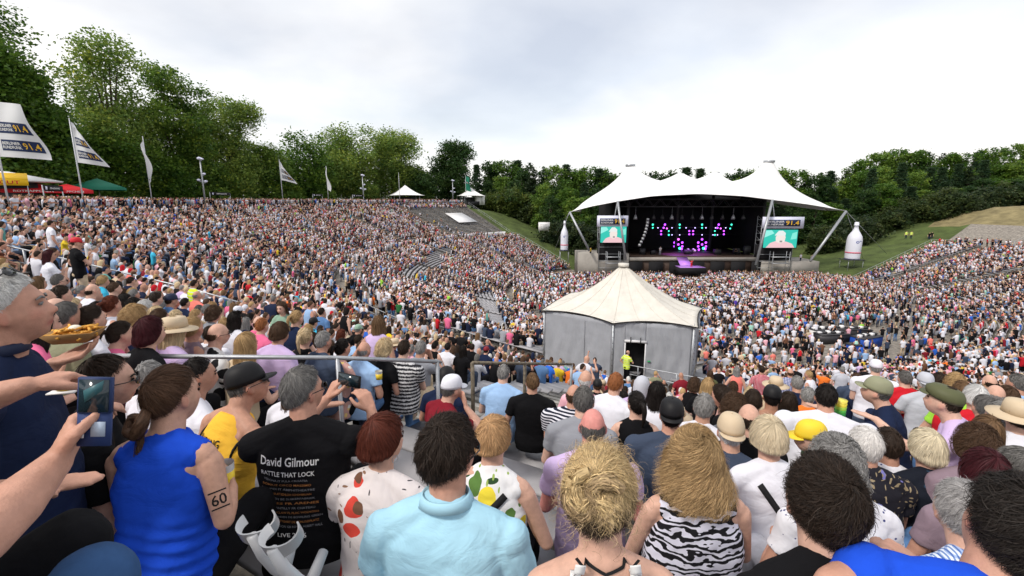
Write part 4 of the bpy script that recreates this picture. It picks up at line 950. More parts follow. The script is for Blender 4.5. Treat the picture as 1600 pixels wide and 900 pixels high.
# ---------------------------------------------------------------- stage
SY = 92.0
def on(px, py, Y=SY): return PY(px, py, Y)
def build_stage():
    xl, xr = on(982, 400)[0], on(1190, 400)[0]; zf = on(1090, 402)[2]
    rt = empty('concert_stage', ((xl+xr)/2, SY, 0), 0, 'wide dark concert stage under the white membrane roof', 'stage'); W = xr-xl; 
    m = MB(); m.box((0, 9, zf/2), (W+2, 18, zf-.01)); m.build('deck', mat('stage_deck', (.07, .045, .035), .6), rt)
    m = MB(); m.box((0, -.15, zf-.35), (W+2, .28, .7)); m.build('front_fascia', M['wall'], rt)
    for k in range(7):
        m = MB(); m.box((-W/2+1.4+k*(W-2.0)/6, -.33, zf*.42), (2.9, .1, zf*.75)); m.build('subwoofer', M['black'], rt)
    m = MB(); m.box((0, 17.5, zf+6.5), (W+6, .3, 13)); m.box((-W/2-1.6, 11, zf+6.5), (.3, 13, 13)); m.box((W/2+1.6, 11, zf+6.5), (.3, 13, 13)); m.box((0, 11, zf+11.4), (W+4, 13, .2)); m.build('backdrop', M['black'], rt)
    # roof truss
    zt = on(1090, 323)[2]; t = MB(); x0, x1 = on(965, 323)[0]-(xl+xr)/2, on(1205, 323)[0]-(xl+xr)/2
    for dy in (0, 1.0): t.tube([(x0, 1+dy, zt), (x1, 1+dy, zt)], .12, 6); t.tube([(x0, 1+dy, zt+1.5), (x1, 1+dy, zt+1.5)], .10, 6)
    nseg = 12
    for k in range(nseg):
        a = x0+(x1-x0)*k/nseg; b = x0+(x1-x0)*(k+1)/nseg; t.tube([(a, 1, zt), ((a+b)/2, 1, zt+1.5), (b, 1, zt)], .06, 5); t.tube([(a, 2, zt), ((a+b)/2, 2, zt+1.5), (b, 2, zt)], .06, 5)
    t.build('truss', M['dark'], rt)
    # front lamps (house lights) in a row under the truss
    zl = on(1090, 339)[2]
    for k, px in enumerate((997, 1026, 1040, 1055, 1071, 1088, 1103, 1119, 1136, 1153, 1169)):
        x = on(px, 340)[0]-(xl+xr)/2; m = MB(); m.loft([(x, 2, zl-.55, .42, .42), (x, 2, zl-.1, .34, .34), (x, 2, zl+.4, .12, .12)], 10, pw=2); m.tube([(x, 2, zl+.3), (x, 2, zt)], .03, 5); m.build('spotlight', M['dark'] if k % 3 else M['steel'], rt, True)
    # back lighting: bars of small lit lamps
    pur = emat('purple_lamp', (.42, .06, 1.0), 2.2); grn = emat('green_lamp', (.05, .75, .50), 1.6); wht = emat('white_lamp', (.6, .5, 1.0), 2); pink = emat('pink_lamp', (.8, .12, .8), 2)
    Yb = 104
    def lamp(px, py, r, mt):
        p = on(px, py, Yb); m = MB(); r *= .85; m.ell((p[0]-(xl+xr)/2, p[1]-SY, p[2]), (r, .12, r), 10, 6); m.build('stage_lamp', mt, rt, True)
    bars = MB()
    def bar(x0_, x1_, py):
        a, b = on(x0_, py, Yb+.3), on(x1_, py, Yb+.3); bars.tube([(a[0]-(xl+xr)/2, a[1]-SY, a[2]), (b[0]-(xl+xr)/2, b[1]-SY, b[2])], .08, 5)
    bar(1012, 1150, 355); bar(1025, 1150, 366); bars.build('lamp_bar', M['dark'], rt)
    for px in (1020, 1062, 1097): lamp(px, 351, .26, grn); lamp(px, 356, .22, grn)
    for px in (1039, 1123, ): lamp(px, 351, .28, pur); lamp(px-2, 356, .26, pur); lamp(px+3, 357, .22, pink)
    for px in (1143,): lamp(px, 351, .25, grn); lamp(px-2, 357, .22, grn)
    for px in (1028, 1050, 1058, 1072, 1086, 1103, 1110, 1118, 1134): lamp(px, 356, .14, wht)
    for px in (1033, 1077, 1083, 1131): lamp(px, 361, .24, pur); lamp(px, 366, .24, pur)
    for px in (1045, 1117): lamp(px, 361, .2, grn); lamp(px, 367, .24, grn)
    for px in (1050, 1062, 1097, 1114, 1121): lamp(px, 367, .14, wht)
    for cx_ in (1060, 1097):
        for dx_, dy_ in ((-6, 0), (0, -5), (6, 0), (-6, 6), (6, 6), (0, 3), (-5, 11), (5, 10)): lamp(cx_+dx_, 379+dy_, .30, pur)
        lamp(cx_+2, 388, .38, grn)
    lamp(1060, 374, .3, pink)
    # glow on the deck comes from two real lamps
    for px in (1060, 1097):
        ld = bpy.data.lights.new('stage_wash', 'SPOT'); ld.energy = 1500; ld.color = (.6, .15, 1.0); ld.spot_size = 1.2; ld.shadow_soft_size = .5
        o = bpy.data.objects.new('stage_wash', ld); COL.objects.link(o); p = on(px, 360, 97); o.location = p
    # speaker arrays
    for px, py0, py1, Y in ((1009, 343, 388, 91.2),):
        pts = [on(px-6*(k/9)**1.7*2.6+3, py0+(py1-py0)*k/9, Y) for k in range(10)]
        m = MB()
        for k in range(9): a = pts[k]; m.box((a[0]-(xl+xr)/2, a[1]-SY, a[2]), (.42, .6, .50), 0)
        m.build('speaker_array', M['steel'], rt)
    # musicians' gear on the deck
    for px, w_, h_ in ((1003, 1.2, 1.3), (1020, 1.0, .9), (1075, 1.6, 1.0), (1120, 1.4, 1.1), (1150, 1.2, 1.3), (1166, 1.2, 1.8)): p = on(px, 398, 97); m = MB(); m.box((p[0]-(xl+xr)/2, p[1]-SY, zf+h_/2), (w_, .8, h_)); m.build('amplifier', M['dark'], rt)
    m = MB(); p = on(1078, 392, 99)
    for dx_, dz, r in ((0, .45, .38), (-.6, .9, .22), (.6, .9, .22), (-.9, .6, .28), (.9, .6, .28)): m.tube([(p[0]-(xl+xr)/2+dx_, 6.5, zf+dz), (p[0]-(xl+xr)/2+dx_, 6.9, zf+dz)], r, 16)
    m.build('drum', M['barrier'], rt)
    # catwalk
    ct = empty('catwalk', (on(1078, 420, 86)[0], 86, 0), 0, 'purple-lit catwalk ramp jutting out from the stage into the crowd', 'catwalk')
    zc = on(1076, 417, 86)[2]; m = MB(); m.box((0, 0, zc-.55), (5.0, 3.0, 1.1)); m.build('platform', M['black'], ct)
    m = MB(); m.box((0, 0, zc+.03), (4.8, 2.8, .05)); m.build('deck', mat('catwalk_deck', (.42, .22, .62), .35), ct)
    m = MB(); m.poly([(-1.3, 1.5, zc), (1.0, 1.5, zc), (1.5, 5.8, zf-.02), (-.6, 5.8, zf-.02)], .08, 2); m.build('ramp', mat('ramp_deck', (.5, .25, .75), .35), ct)
    ld = bpy.data.lights.new('catwalk_wash', 'SPOT'); ld.energy = 1100; ld.color = (.7, .3, 1.0); ld.spot_size = .5; o = bpy.data.objects.new('catwalk_wash', ld); COL.objects.link(o); o.location = on(1080, 335, 90)
    o.rotation_euler = (Vector(o.location)-Vector(on(1072, 416, 87.5))).to_track_quat('Z', 'Y').to_euler()
    # side towers and concrete walls
    for nm, (pa, pb, wy0, wy1), lb in (('side_platform', (905, 982, 396, 425), 'pale concrete platform wall under the left screen'), ('side_platform', (1188, 1278, 408, 425), 'pale concrete platform wall under the right screen')):
        a, b = on(pa, wy0), on(pb, wy0); m = MB(); m.box(((a[0]+b[0])/2, SY+3, a[2]/2), (b[0]-a[0], 7, a[2])); o = m.build(nm, M['wall']); tag(o, lb, 'platform wall', 'concrete platforms beside the stage')
build_stage()
def screen(px0, px1, py0, py1, sx0, sx1, sy0, sy1, Y, label, tl, yaw=0.0):
    c = on((px0+px1)/2, py1, Y); W = on(px1, py1, Y)[0]-on(px0, py1, Y)[0]; H = on(px0, py0, Y)[2]-on(px0, py1, Y)[2]
    rt = empty('led_screen', c, yaw, label, 'screen', 'big screens beside the stage')
    m = MB(); m.box((0, .25, H/2), (W+.3, .4, H+.3)); m.build('housing', M['black'], rt)
    def pl(pts, mt, y, nm): mm = MB(); mm.add([(x*W, y, z*H) for x, z in pts], [tuple(range(len(pts)))]); mm.build(nm, mt, rt)
    pl([(-.5, 0), (.5, 0), (.5, 1), (-.5, 1)], emat('screen_teal', (.04, .62, .50), 0.55), .02, 'picture')
    pl([(-.5, .55), (-.5, .95), (-.28, .97), (-.2, .8)], emat('screen_light', (.35, .95, .85), 0.55), .012, 'picture_light')
    pl([(.3, .45), (.48, .5), (.48, .9), (.34, .8)], emat('screen_light2', (.25, .9, .75), 0.55), .012, 'picture_light')
    pl([(-.42, 0), (.44, 0), (.36, .22), (.2, .33), (.02, .4), (-.16, .36), (-.3, .26)], emat('screen_shirt', (.95, .62, .66), 0.55), .006, 'picture_shirt')
    pl([(-.13, .33), (0, .24), (.13, .33), (.15, .6), (.1, .74), (-.1, .74), (-.15, .58)], emat('screen_face', (.95, .85, .80), 0.55), 0.0, 'picture_face')
    pl([(-.02, .30), (.06, .30), (.06, .40), (-.02, .40)], emat('screen_mic', (.35, .3, .3), 0.55), -.004, 'picture_microphone')
    pl([(-.19, .68), (.14, .68), (.14, .82), (.05, .95), (-.07, .95), (-.13, .82)], emat('screen_cap', (.85, .92, .9), 0.55), -.006, 'picture_cap')
    # sign above
    c2 = on((sx0+sx1)/2, sy1, Y-.6); W2 = on(sx1, sy1, Y)[0]-on(sx0, sy1, Y)[0]; H2 = on(sx0, sy0, Y)[2]-on(sx0, sy1, Y)[2]
    st = empty('banner_sign', c2, yaw, tl, 'sign', 'radio station signs above the screens')
    m = MB(); m.box((0, .1, H2/2), (W2, .2, H2)); m.build('board', M['signwhite'], st); m = MB(); m.box((0, -.02, H2*.47), (W2*.82, .04, H2*.56)); m.build('logo_panel', M['navy'], st)
    for s, x0, x1, z0, z1, mm in (('BERLINER', -.38, .02, .5, .66, 'wprint'), ('RUNDFUNK', -.38, .02, .26, .42, 'wprint'), ('91.4', .06, .38, .27, .66, 'gold')):
        V, F = text_w(s, (x1-x0)*W2, height=(z1-z0)*H2); m = MB(); m.add(np.stack([V[:, 0]+(x0+x1)/2*W2, np.full(len(V), -.055), V[:, 1]+(z0+z1)/2*H2], 1), F); m.build('lettering', M[mm], st)
    # tower
    zg = 1.0; tw = empty('scaffold_tower', (c[0], Y+1.2, 0), 0, label.replace('screen', 'scaffold tower behind the screen', 1), 'scaffold', 'scaffold towers behind the screens'); m = MB(); zt = c2[2]+H2
    for sx in (-W/2, W/2):
        for sy in (0, 1.8):
            m.tube([(sx, sy, 1), (sx, sy, zt)], .06, 6)
    for k in range(8):
        z = 2+k*(zt-2)/7.5; m.tube([(-W/2, 0, z), (W/2, 0, z)], .04, 5); m.tube([(-W/2, 1.8, z), (W/2, 1.8, z)], .04, 5); m.tube([(-W/2, 0, z), (-W/2, 1.8, z+.8)], .03, 5); m.tube([(W/2, 0, z), (W/2, 1.8, z+.8)], .03, 5)
    m.build('frame', M['steel'], tw); m = MB(); m.box((0, .9, (c[2]+4)/2), (W*1.02, 1.6, c[2]-3.2)); m.build('scrim', M['black'], tw)
    m = MB(); m.box((0, -1.6, 4.4), (W*.5, 1.2, .12)); m.box((0, -1.6, 3.2), (W*.5, 1.2, .08)); 
    for sx in (-W*.25, W*.25):
        for sy in (-2.2, -1.0): m.tube([(sx, sy, .5), (sx, sy, 5.5)], .05, 5)
    m.build('camera_platform', M['steel'], tw)
screen(938, 978, 354, 379, 933, 981, 337, 354, 90, 'left big screen showing a performer in a pale cap', 'left white and navy sign reading Berliner Rundfunk 91.4')
screen(1192, 1244, 359, 387, 1191, 1255, 339, 357, 90, 'right big screen showing a performer in a pale cap', 'right white and navy sign reading Berliner Rundfunk 91.4')
# membrane roof
def stage_roof():
    rt = empty('stage_canopy', (38, 98, 0), 0, 'sweeping white membrane roof with two tall mast peaks over the stage', 'membrane roof')
    # front edge control points (px, py) at Y=90; the back edge further in
    fx_ = [890, 925, 965, 1020, 1090, 1160, 1207, 1262, 1322]; fy_ = [331, 322, 314.5, 306, 302.5, 306, 312, 319, 329]; fY = [92, 90.5, 89, 88, 87.5, 88, 89, 90.5, 92]
    pk = [(985, 258, 96.5, 2.7, 1.15), (1202, 252, 96.5, 2.9, 1.25), (1063, 272, 104, 3.6, 1.0), (1118, 270, 104, 3.6, 1.0)]
    nu, nv = 150, 60; V = np.zeros((nu, nv, 3)); s = np.linspace(0, 1, nu); px = np.interp(s, np.linspace(0, 1, len(fx_)), fx_); 
    from_ = np.array([PY(a, b, c) for a, b, c in zip(px, np.interp(px, fx_, fy_), np.interp(px, fx_, fY))])
    # smooth the polyline
    for _ in range(12): from_[1:-1] = from_[1:-1]*.5+(from_[:-2]+from_[2:])*.25
    taper = np.sin(np.clip(s*math.pi, 0, math.pi))**.6
    peaks = [(PY(a, b, c), d, e) for a, b, c, d, e in pk]
    for j in range(nv):
        t = j/(nv-1); V[:, j, 0] = from_[:, 0] + (38.5-from_[:, 0])*.10*t; V[:, j, 1] = from_[:, 1] + t*(3+19*taper); V[:, j, 2] = from_[:, 2] + (t*1.0 + 1.6*math.sin(t*math.pi))*taper
    base = V.copy(); H = np.zeros((nu, nv))
    for p, wd, e in peaks:
        r = np.hypot(V[..., 0]-p[0], V[..., 1]-p[1]); i = np.unravel_index(np.argmin(r), r.shape); h = p[2]-base[i][2]
        f = np.where(r < .75, 1, np.exp(-np.clip(r-.75, 0, 99)/wd*.62)); wide = np.exp(-(r/(wd*3.4))**2); H = np.maximum(H, h*(.72*f+.28*wide)) if 0 else H + 0
        hh = h*(.80*np.exp(-np.clip(r-.75, 0, 99)/(wd*.95))+.20*wide); H = np.where(hh > H, hh + H*.06, H + hh*.06)
    edge = np.ones((nu, nv)); tt = np.linspace(0, 1, nv); edge *= s2(tt/.22)[None]*s2((1-tt)/.12)[None]; edge *= s2(s/.06)[:, None]*s2((1-s)/.06)[:, None]
    V[..., 2] += H*edge
    V = V.reshape(-1, 3)-(38, 98, 0); i, j = np.meshgrid(np.arange(nu-1), np.arange(nv-1), indexing='ij'); a = i*nv+j; F = np.stack([a, a+nv, a+nv+1, a+1], 2).reshape(-1, 4)
    o = link('membrane', mesh_np('membrane', V, F, True, mats=[M['white']]), rt); so = o.modifiers.new('s', 'SOLIDIFY'); so.thickness = .06
    for p, wd, e in peaks:
        m = MB(); m.tube([p-(38, 98, 0)+(0, 0, -.25), p-(38, 98, 0)+(0, 0, .15)], .85*e, 20); m.build('peak_ring', M['steel'], rt, True)
        m = MB(); m.tube([np.array((p[0], p[1], 3.5))-(38, 98, 0), p-(38, 98, 0)-(0, 0, .3)], .3, 10); m.build('mast', M['dark'], rt, True)
    for a_, b_, nm in (((890, 331, 92), (921, 392, 90)), ((965, 314, 89), (978, 407, 87)), ((965, 314, 89), (948, 405, 95)), ((1207, 312, 89), (1181, 414, 87)), ((1207, 312, 89), (1216, 402, 95)), ((1322, 330, 92), (1266, 408, 89))) and [((890, 331, 92), (921, 392, 90), .24), ((965, 314, 89), (978, 407, 87), .22), ((965, 314, 89), (948, 405, 95), .10), ((1207, 312, 89), (1181, 414, 87), .26), ((1207, 312, 89), (1216, 402, 95), .10), ((1322, 330, 92), (1266, 408, 89), .26)]:
        p, q = PY(*a_)-(38, 98, 0), PY(*b_)-(38, 98, 0); m = MB(); m.tube([p, q], nm, 8); m.build('strut', M['steel'], rt, True)
    for a_, b_ in (((890, 331, 92), (866, 392, 96)), ((1322, 330, 92), (1386, 397, 96)), ((1322, 330, 92), (1350, 408, 96)), ((890, 331, 92), (868, 368, 104))):
        p, q = PY(*a_)-(38, 98, 0), PY(*b_)-(38, 98, 0); m = MB(); m.tube([p, q], .04, 5); m.build('cable', M['steel'], rt)
stage_roof()
def bottle(px, pyb, pyt, wpx, label, Y=93):
    b = PY(px, pyb, Y); t = PY(px, pyt, Y); h = t[2]-b[2]; r = wpx/2*Y/FPX*.98; rt = empty('inflatable_bottle', b, 0, label, 'inflatable bottle', 'inflatable bottles beside the stage')
    pr = [(0, .86), (.02, .98), (.05, 1), (.30, 1), (.52, 1), (.62, .90), (.70, .66), (.77, .42), (.83, .30), (.90, .27), (.905, .34), (.93, .34), (.935, .29), (.985, .29), (1, .22)]
    m = MB(); m.loft([(0, 0, z*h, r*k, r*k) for z, k in pr], 28, pw=2); m.build('body', mat('bottle_vinyl', (.76, .78, .88), .35, spec=.5), rt, True)
    m = MB(); m.loft([(0, 0, z*h, r*k, r*k) for z, k in ((.17, 1.012), (.205, 1.012))], 28, pw=2); m.build('red_label', mat('label_red', lin('#d86a80'), .5), rt)
    m = MB(); m.loft([(0, 0, z*h, r*k, r*k) for z, k in ((-.01, .8), (.018, 1.0))], 28, pw=2); m.build('base_ring', mat('navy_base', lin('#2a3560'), .5), rt)
    V, F = text_w('0°', r*.8, height=h*.075); a = V[:, 0]/r; m = MB(); m.add(np.stack([np.sin(a)*r*1.015, -np.cos(a)*r*1.015, V[:, 1]+h*.47], 1), F); m.build('print', mat('print_blue', lin('#4050a0'), .5), rt)
    tb = empty('bottle_stand', (b[0], b[1], b[2]-1.2), 0, 'low metal table under the ' + label.split(' inflatable')[0] + ' inflatable bottle', 'stand', 'stands under the inflatable bottles'); m = MB(); m.box((0, 0, 1.15), (r*2.6, r*2.2, .09)); m.build('top', M['dark'], tb)
    for sx in (-1, 1):
        for sy in (-1, 1): m = MB(); m.tube([(sx*r*1.1, sy*r*.9, -1.2), (sx*r*1.1, sy*r*.9, 1.1)], .05, 5); m.build('leg', M['steel'], tb)
bottle(881.5, 391, 345, 12, 'left white inflatable bottle on the grass bank'); bottle(1331, 405, 347, 21, 'right white inflatable bottle beside the roof strut')
# white board, steps and the mixing desks on the floor
b = PY(850, 362, 118); m = MB(); m.box((0, 0, .2+2.3/2), (2.9, .15, 2.1)); rt = empty('notice_board', b, 0, 'white notice board at the left foot of the bushes', 'notice board'); m.build('board', M['white'], rt)
m = MB(); [m.tube([(sx, 0, -.4), (sx, 0, .3)], .05, 6) for sx in (-1.2, 1.2)]; m.build('leg', M['steel'], rt)
for k in range(4): m = MB(); m.box((-.1*(k % 2), -.085, 1.8-.3*k), (1.9-.4*(k % 2), .01, .09)); m.build('lettering', M['steel'], rt)
def desk(px, py, w_, d_, h_, mt, yaw, label, items=True):
    p = PZ(px, py, 0); rt = empty('mixing_desk', (p[0], p[1], 0), yaw, label, 'control desk', 'sound and light desks on the floor'); m = MB(); m.box((0, 0, h_/2), (w_, d_, h_)); m.build('skirt', M[mt], rt)
    m = MB(); m.box((0, 0, h_+.03), (w_+.1, d_+.1, .06)); m.build('table_top', M['dark'], rt)
    if items:
        rr = random.Random(px)
        for k in range(int(w_*2)):
            m = MB(); m.box((-w_/2+.3+k*.5, rr.uniform(-.1, .1), h_+.06+.1), (.4, .35, rr.uniform(.1, .4))); m.build('console', M[['barrier', 'dark', 'white', 'dark'][k % 4]], rt)
desk(1352, 541, 3.2, 1.4, 1.1, 'blue', .4, 'blue-skirted control desk in the middle of the standing crowd'); desk(1298, 535, 3.4, 1.2, 1.0, 'dark', .1, 'black control desk left of the blue-skirted one'); desk(1325, 528, 4.2, 1.2, 1.1, 'dark', -.1, 'long equipment table behind the blue-skirted desk'); desk(1280, 527, 2.2, 1.4, .95, 'white', .2, 'white-topped equipment table at the left of the desks')
desk(1330, 556, 1.0, .9, 1.2, 'blue', .3, 'small blue case in front of the control desks', False)
desk(832, 512, 2.6, 1.4, .9, 'barrier', -.4, 'pale table beside the left wall of the grey tent'); desk(815, 487, 2.4, 1.2, .9, 'dark', -.3, 'black equipment table left of the grey tent')
# rocky stair edge on the right of the floor
# ---------------------------------------------------------------- trees
def leaves(C_, n_per, spread, size, rg, col, colv, flat=.6, droop=0.0):
    n = len(C_)*n_per; c = np.repeat(C_, n_per, 0); o = rg.normal(0, 1, (n, 3))*spread*np.array((1, 1, flat)); rr = np.hypot(o[:, 0], o[:, 1]); o[:, 2] -= droop*rr**1.3; p = c+o
    a = rg.normal(0, 1, (n, 3)); a[:, 2] *= .5; a /= np.linalg.norm(a, axis=1, keepdims=True); b = rg.normal(0, 1, (n, 3)); b[:, 2] *= .6; b -= a*(a*b).sum(1, keepdims=True); b /= np.linalg.norm(b, axis=1, keepdims=True)
    s = size*(.6+.8*rg.random(n))[:, None]; V = np.stack([p-a*s*.5, p+b*s*.34, p+a*s*.5, p-b*s*.34], 1).reshape(-1, 3); F = np.arange(n*4).reshape(-1, 4)
    clump = np.repeat(rg.normal(0, 1, len(C_)), n_per); v = (1+colv*(.6*clump+.5*rg.normal(0, 1, n)))[:, None]; cc = np.array(col)[None]*np.clip(v, .35, 2.0); cc = cc*np.stack([1+.12*clump, np.ones(n), 1-.1*clump], 1); return V, F, np.repeat(np.clip(cc, 0, 1), 4, 0)
def tree_meshes(h, r, base, seed, size, nclump, nper, col, kind='broad', colv=.28):
    rg = np.random.default_rng(seed); tb = MB(); tb.tube([(0, 0, -1), (.1, 0, h*.25), (-.1, .1, h*.5), (0, 0, h*.82)], [h*.022+.05, h*.017+.04, h*.011+.02, .03], 8)
    if kind == 'conifer':
        C_ = []
        for k in range(nclump):
            z = base+(h-base)*rg.random()**.8; f = (1-(z-base)/(h-base)); rr = r*(f**.85)*(.55+.45*rg.random()); a = rg.random()*6.28; C_.append((math.cos(a)*rr, math.sin(a)*rr, z - rr*.25))
        V, F, C = leaves(np.array(C_), nper, .32+r*.06, size, rg, col, colv, .35, .12)
    else:
        nl = 17 if kind == 'broad' else 15; lobes = []
        for k in range(nl):
            z = base+(h-base)*(.08+.84*rg.random()); f = math.sin(math.pi*min(.95, max(.08, (z-base)/(h-base)*.82+.12)))**.6; a = rg.random()*6.28; d = r*f*(.25+.55*rg.random()); lr = r*((.24 if kind == 'broad' else .17)+.16*rg.random()); lobes.append((math.cos(a)*d, math.sin(a)*d, min(z, h-lr*(.85+.5*rg.random())), lr))
        lobes.append((0, 0, h-r*.30, r*.30)); lobes.append((r*.1, 0, base+(h-base)*.62, r*.5)); lobes.append((0, 0, base+(h-base)*.38, r*.62)); lobes.append((0, 0, base+(h-base)*.14, r*.6))
        L_ = np.array(lobes); w_ = L_[:, 3]**2; w_ /= w_.sum(); ii = rg.choice(len(L_), nclump, p=w_); d = rg.normal(0, 1, (nclump, 3)); d /= np.linalg.norm(d, axis=1, keepdims=True); rad = (.55+.45*rg.random(nclump)**.5)[:, None]
        C_ = L_[ii, :3]+d*rad*L_[ii, 3:4]*np.array((1, 1, .95)); C_[:, 2] = np.maximum(C_[:, 2], base*.3)
        for k in range(nl):
            q = L_[k]; tb.tube([(0, 0, max(base*.6, q[2]*.45)), (q[0]*.5, q[1]*.5, q[2]*.75), (q[0], q[1], q[2])], [h*.007+.02, h*.005+.01, .02], 5)
        V, F, C = leaves(C_, nper, max(.28, r*.095), size, rg, col, colv, .72, .05)
    crown = mesh_np('crown', V, F, False, C, [M['leaf']]); trunk = mesh_np('trunk', tb.arr(), tb.F, True, mats=[M['bark']]); return trunk, crown
def put_tree(ms, loc, rz, sc, label, group, name='tree'):
    o = empty(name, loc, rz, label, 'tree' if name != 'bush' else 'bush', group); o.scale = (sc if not np.isscalar(sc) else (sc, sc, sc)); link('trunk', ms[0], o); link('crown', ms[1], o); return o
G1 = (.090, .175, .024); G2 = (.20, .29, .06); G3 = (.048, .098, .026); G4 = (.046, .088, .038); G5 = (.14, .235, .04)
# big trees on the left, placed by column and distance
def by(px, Y, z=13.3): r = ray(px, 300); t = Y/r[1]; return (r[0]*t, Y, z)
def tall(px, toppy, Y, r, base, seed, size, ncl, npr, col, label, kind='broad', colv=.34, z=13.3):
    ncl = int(ncl*(1.15 if kind == 'airy' else 1.45)); size *= 1.04
    x, y, z = rim_pt(px, 93+r*.85); z = 13.6; zt = top_z(toppy, x, y); put_tree(tree_meshes(zt-z, r, base, seed, size, ncl, npr, col, kind, colv), (x, y, z), seed, 1.0, label, None)
tall(-62, -30, 43, 12.0, 1.5, 1, .40, 1500, 34, G1, 'huge dark chestnut filling the left edge behind the flags')
tall(62, 108, 47, 5.5, 1.0, 11, .42, 1000, 34, G1, 'dark chestnut bulging right behind the two nearest flags')
tall(8, 60, 40, 7, 1, 31, .42, 600, 30, G1, 'dark chestnut with its top nearest the upper left corner')
tall(195, 54, 66, 8.5, 3, 2, .40, 800, 26, G2, 'tall airy light-green tree left of the spreading trees', 'airy', .3)
tall(290, 105, 64, 7.5, 1.5, 3, .40, 950, 28, G5, 'broad bright tree left of the floodlight mast')
tall(368, 150, 68, 8.5, 1.0, 4, .40, 950, 28, G2, 'broad yellow-green tree behind the left floodlight mast')
tall(170, 210, 62, 6, .5, 5, .40, 520, 28, G1, 'dark low tree behind the second flag')
tall(415, 225, 86, 7, .5, 6, .48, 420, 26, G5, 'middle-green tree beside the gap in the trees')
tall(470, 205, 100, 9, .5, 7, .5, 600, 26, G1, 'dark open-crowned tree behind the middle flag', 'airy')
tall(545, 196, 104, 11, .5, 8, .52, 900, 26, G2, 'large pale-green tree left of the larger canopy', 'broad', .32)
tall(615, 203, 106, 10.5, .5, 9, .52, 900, 26, G2, 'large pale-green tree above the larger canopy', 'broad', .32)
tall(500, 262, 98, 6, .3, 10, .48, 320, 26, G5, 'round low tree behind the furled flag')
tall(575, 285, 95, 4, .2, 12, .42, 240, 24, G2, 'small bright shrub-like tree beside the middle floodlight mast')
tall(710, 221, 128, 9, .5, 13, .58, 620, 26, G3, 'dark round-topped tree standing behind the small canopy', 'broad', .2)
tall(655, 262, 118, 8, .3, 14, .55, 360, 26, G3, 'dark tree between the two canopies')
tall(455, 285, 94, 5, .2, 15, .48, 280, 26, G5, 'low bushy tree left of the furled flag')
tall(100, 250, 60, 6, .3, 16, .42, 420, 28, G1, 'dark low tree behind the red parasols')
tall(255, 230, 60, 5.5, .3, 17, .42, 420, 28, G1, 'dark underwood tree behind the third flag pole')
tall(345, 262, 62, 5.5, .3, 18, .42, 380, 28, G5, 'low leafy tree behind the left floodlight mast')
tall(665, 290, 112, 4, .2, 19, .48, 160, 24, G5, 'rounded shrub between the canopies')
# woods behind the stage and on the right hill: trees of a few shapes
VAR = [tree_meshes(18, 6.0, 1.0, 101, .62, 300, 24, G1), tree_meshes(18, 5.4, 1.0, 102, .62, 280, 24, G3), tree_meshes(18, 6.5, 1.0, 103, .62, 320, 24, G5), tree_meshes(20, 3.4, 1.0, 104, .50, 330, 22, G4, 'conifer', .2), tree_meshes(19, 4.6, 1.0, 105, .58, 260, 24, (.034, .060, .026), 'airy', .25)]
VL = ['dense mid-green broadleaf tree', 'dark green broadleaf tree', 'brighter green broadleaf tree', 'dark pointed conifer', 'loose dark tree with thin limbs']
def skyline(px): return float(np.interp(px, [740, 770, 800, 850, 900, 940, 1000, 1040, 1100, 1150, 1200, 1240, 1290, 1320, 1350, 1400, 1450, 1500, 1540, 1600, 1700], [258, 256, 257, 262, 264, 268, 268, 266, 266, 266, 262, 266, 270, 262, 243, 238, 243, 238, 232, 228, 225]))
def wood():
    rg = random.Random(5); k = 0
    for (pa, pb, stp, Y0, drop, area) in ((745, 830, 15, 178, 0, 'in the wood left of the stage'), (815, 960, 17, 150, 0, 'in the wood left of the stage'), (935, 1300, 20, 150, 0, 'in the wood behind the stage roof'), (1280, 1730, 20, 168, 0, 'on the top of the right hillside'), (765, 850, 20, 166, 24, 'in the wood left of the stage'), (850, 960, 22, 138, 26, 'in the wood left of the stage'), (1255, 1720, 23, 142, 24, 'on the right hillside above the bank'), (1250, 1700, 25, 129, 50, 'on the right hillside above the bank'), (860, 960, 22, 130, 46, 'in the wood left of the stage'), (1240, 1480, 27, 128, 74, 'on the right hillside above the bank'), (1460, 1700, 25, 121, 70, 'on the right hillside above the bank'), (980, 1240, 34, 130, 16, 'in the wood behind the stage roof')):
        px = pa
        while px < pb:
            Y = Y0+rg.uniform(-5, 5); q = skyline(px)+drop+rg.uniform(-5, 6); r = ray(px, 300); t = Y/r[1]; x = r[0]*t; RR, th = polar(x, Y); zg = float(zground(np.array(RR), np.array(float(th)))); zt = top_z(q, x, Y); h = zt-zg
            right = px > 1240
            v = rg.choices(range(5), (3, 3, 2, 1.0 if not right else 2.6, 1.5))[0]
            if drop == 0: zg -= 0
            if h < 4: px += stp; continue
            base_h = 20 if v == 3 else (19 if v == 4 else 18); s = h/base_h; 
            if v == 3: s *= 1.04
            sx = min(max(s, .75), 1.35)
            put_tree(VAR[v], (x, Y, zg), rg.uniform(0, 6), (sx, sx, s), VL[v]+' '+area, 'trees '+area)
            px += stp*rg.uniform(.75, 1.2)
wood()
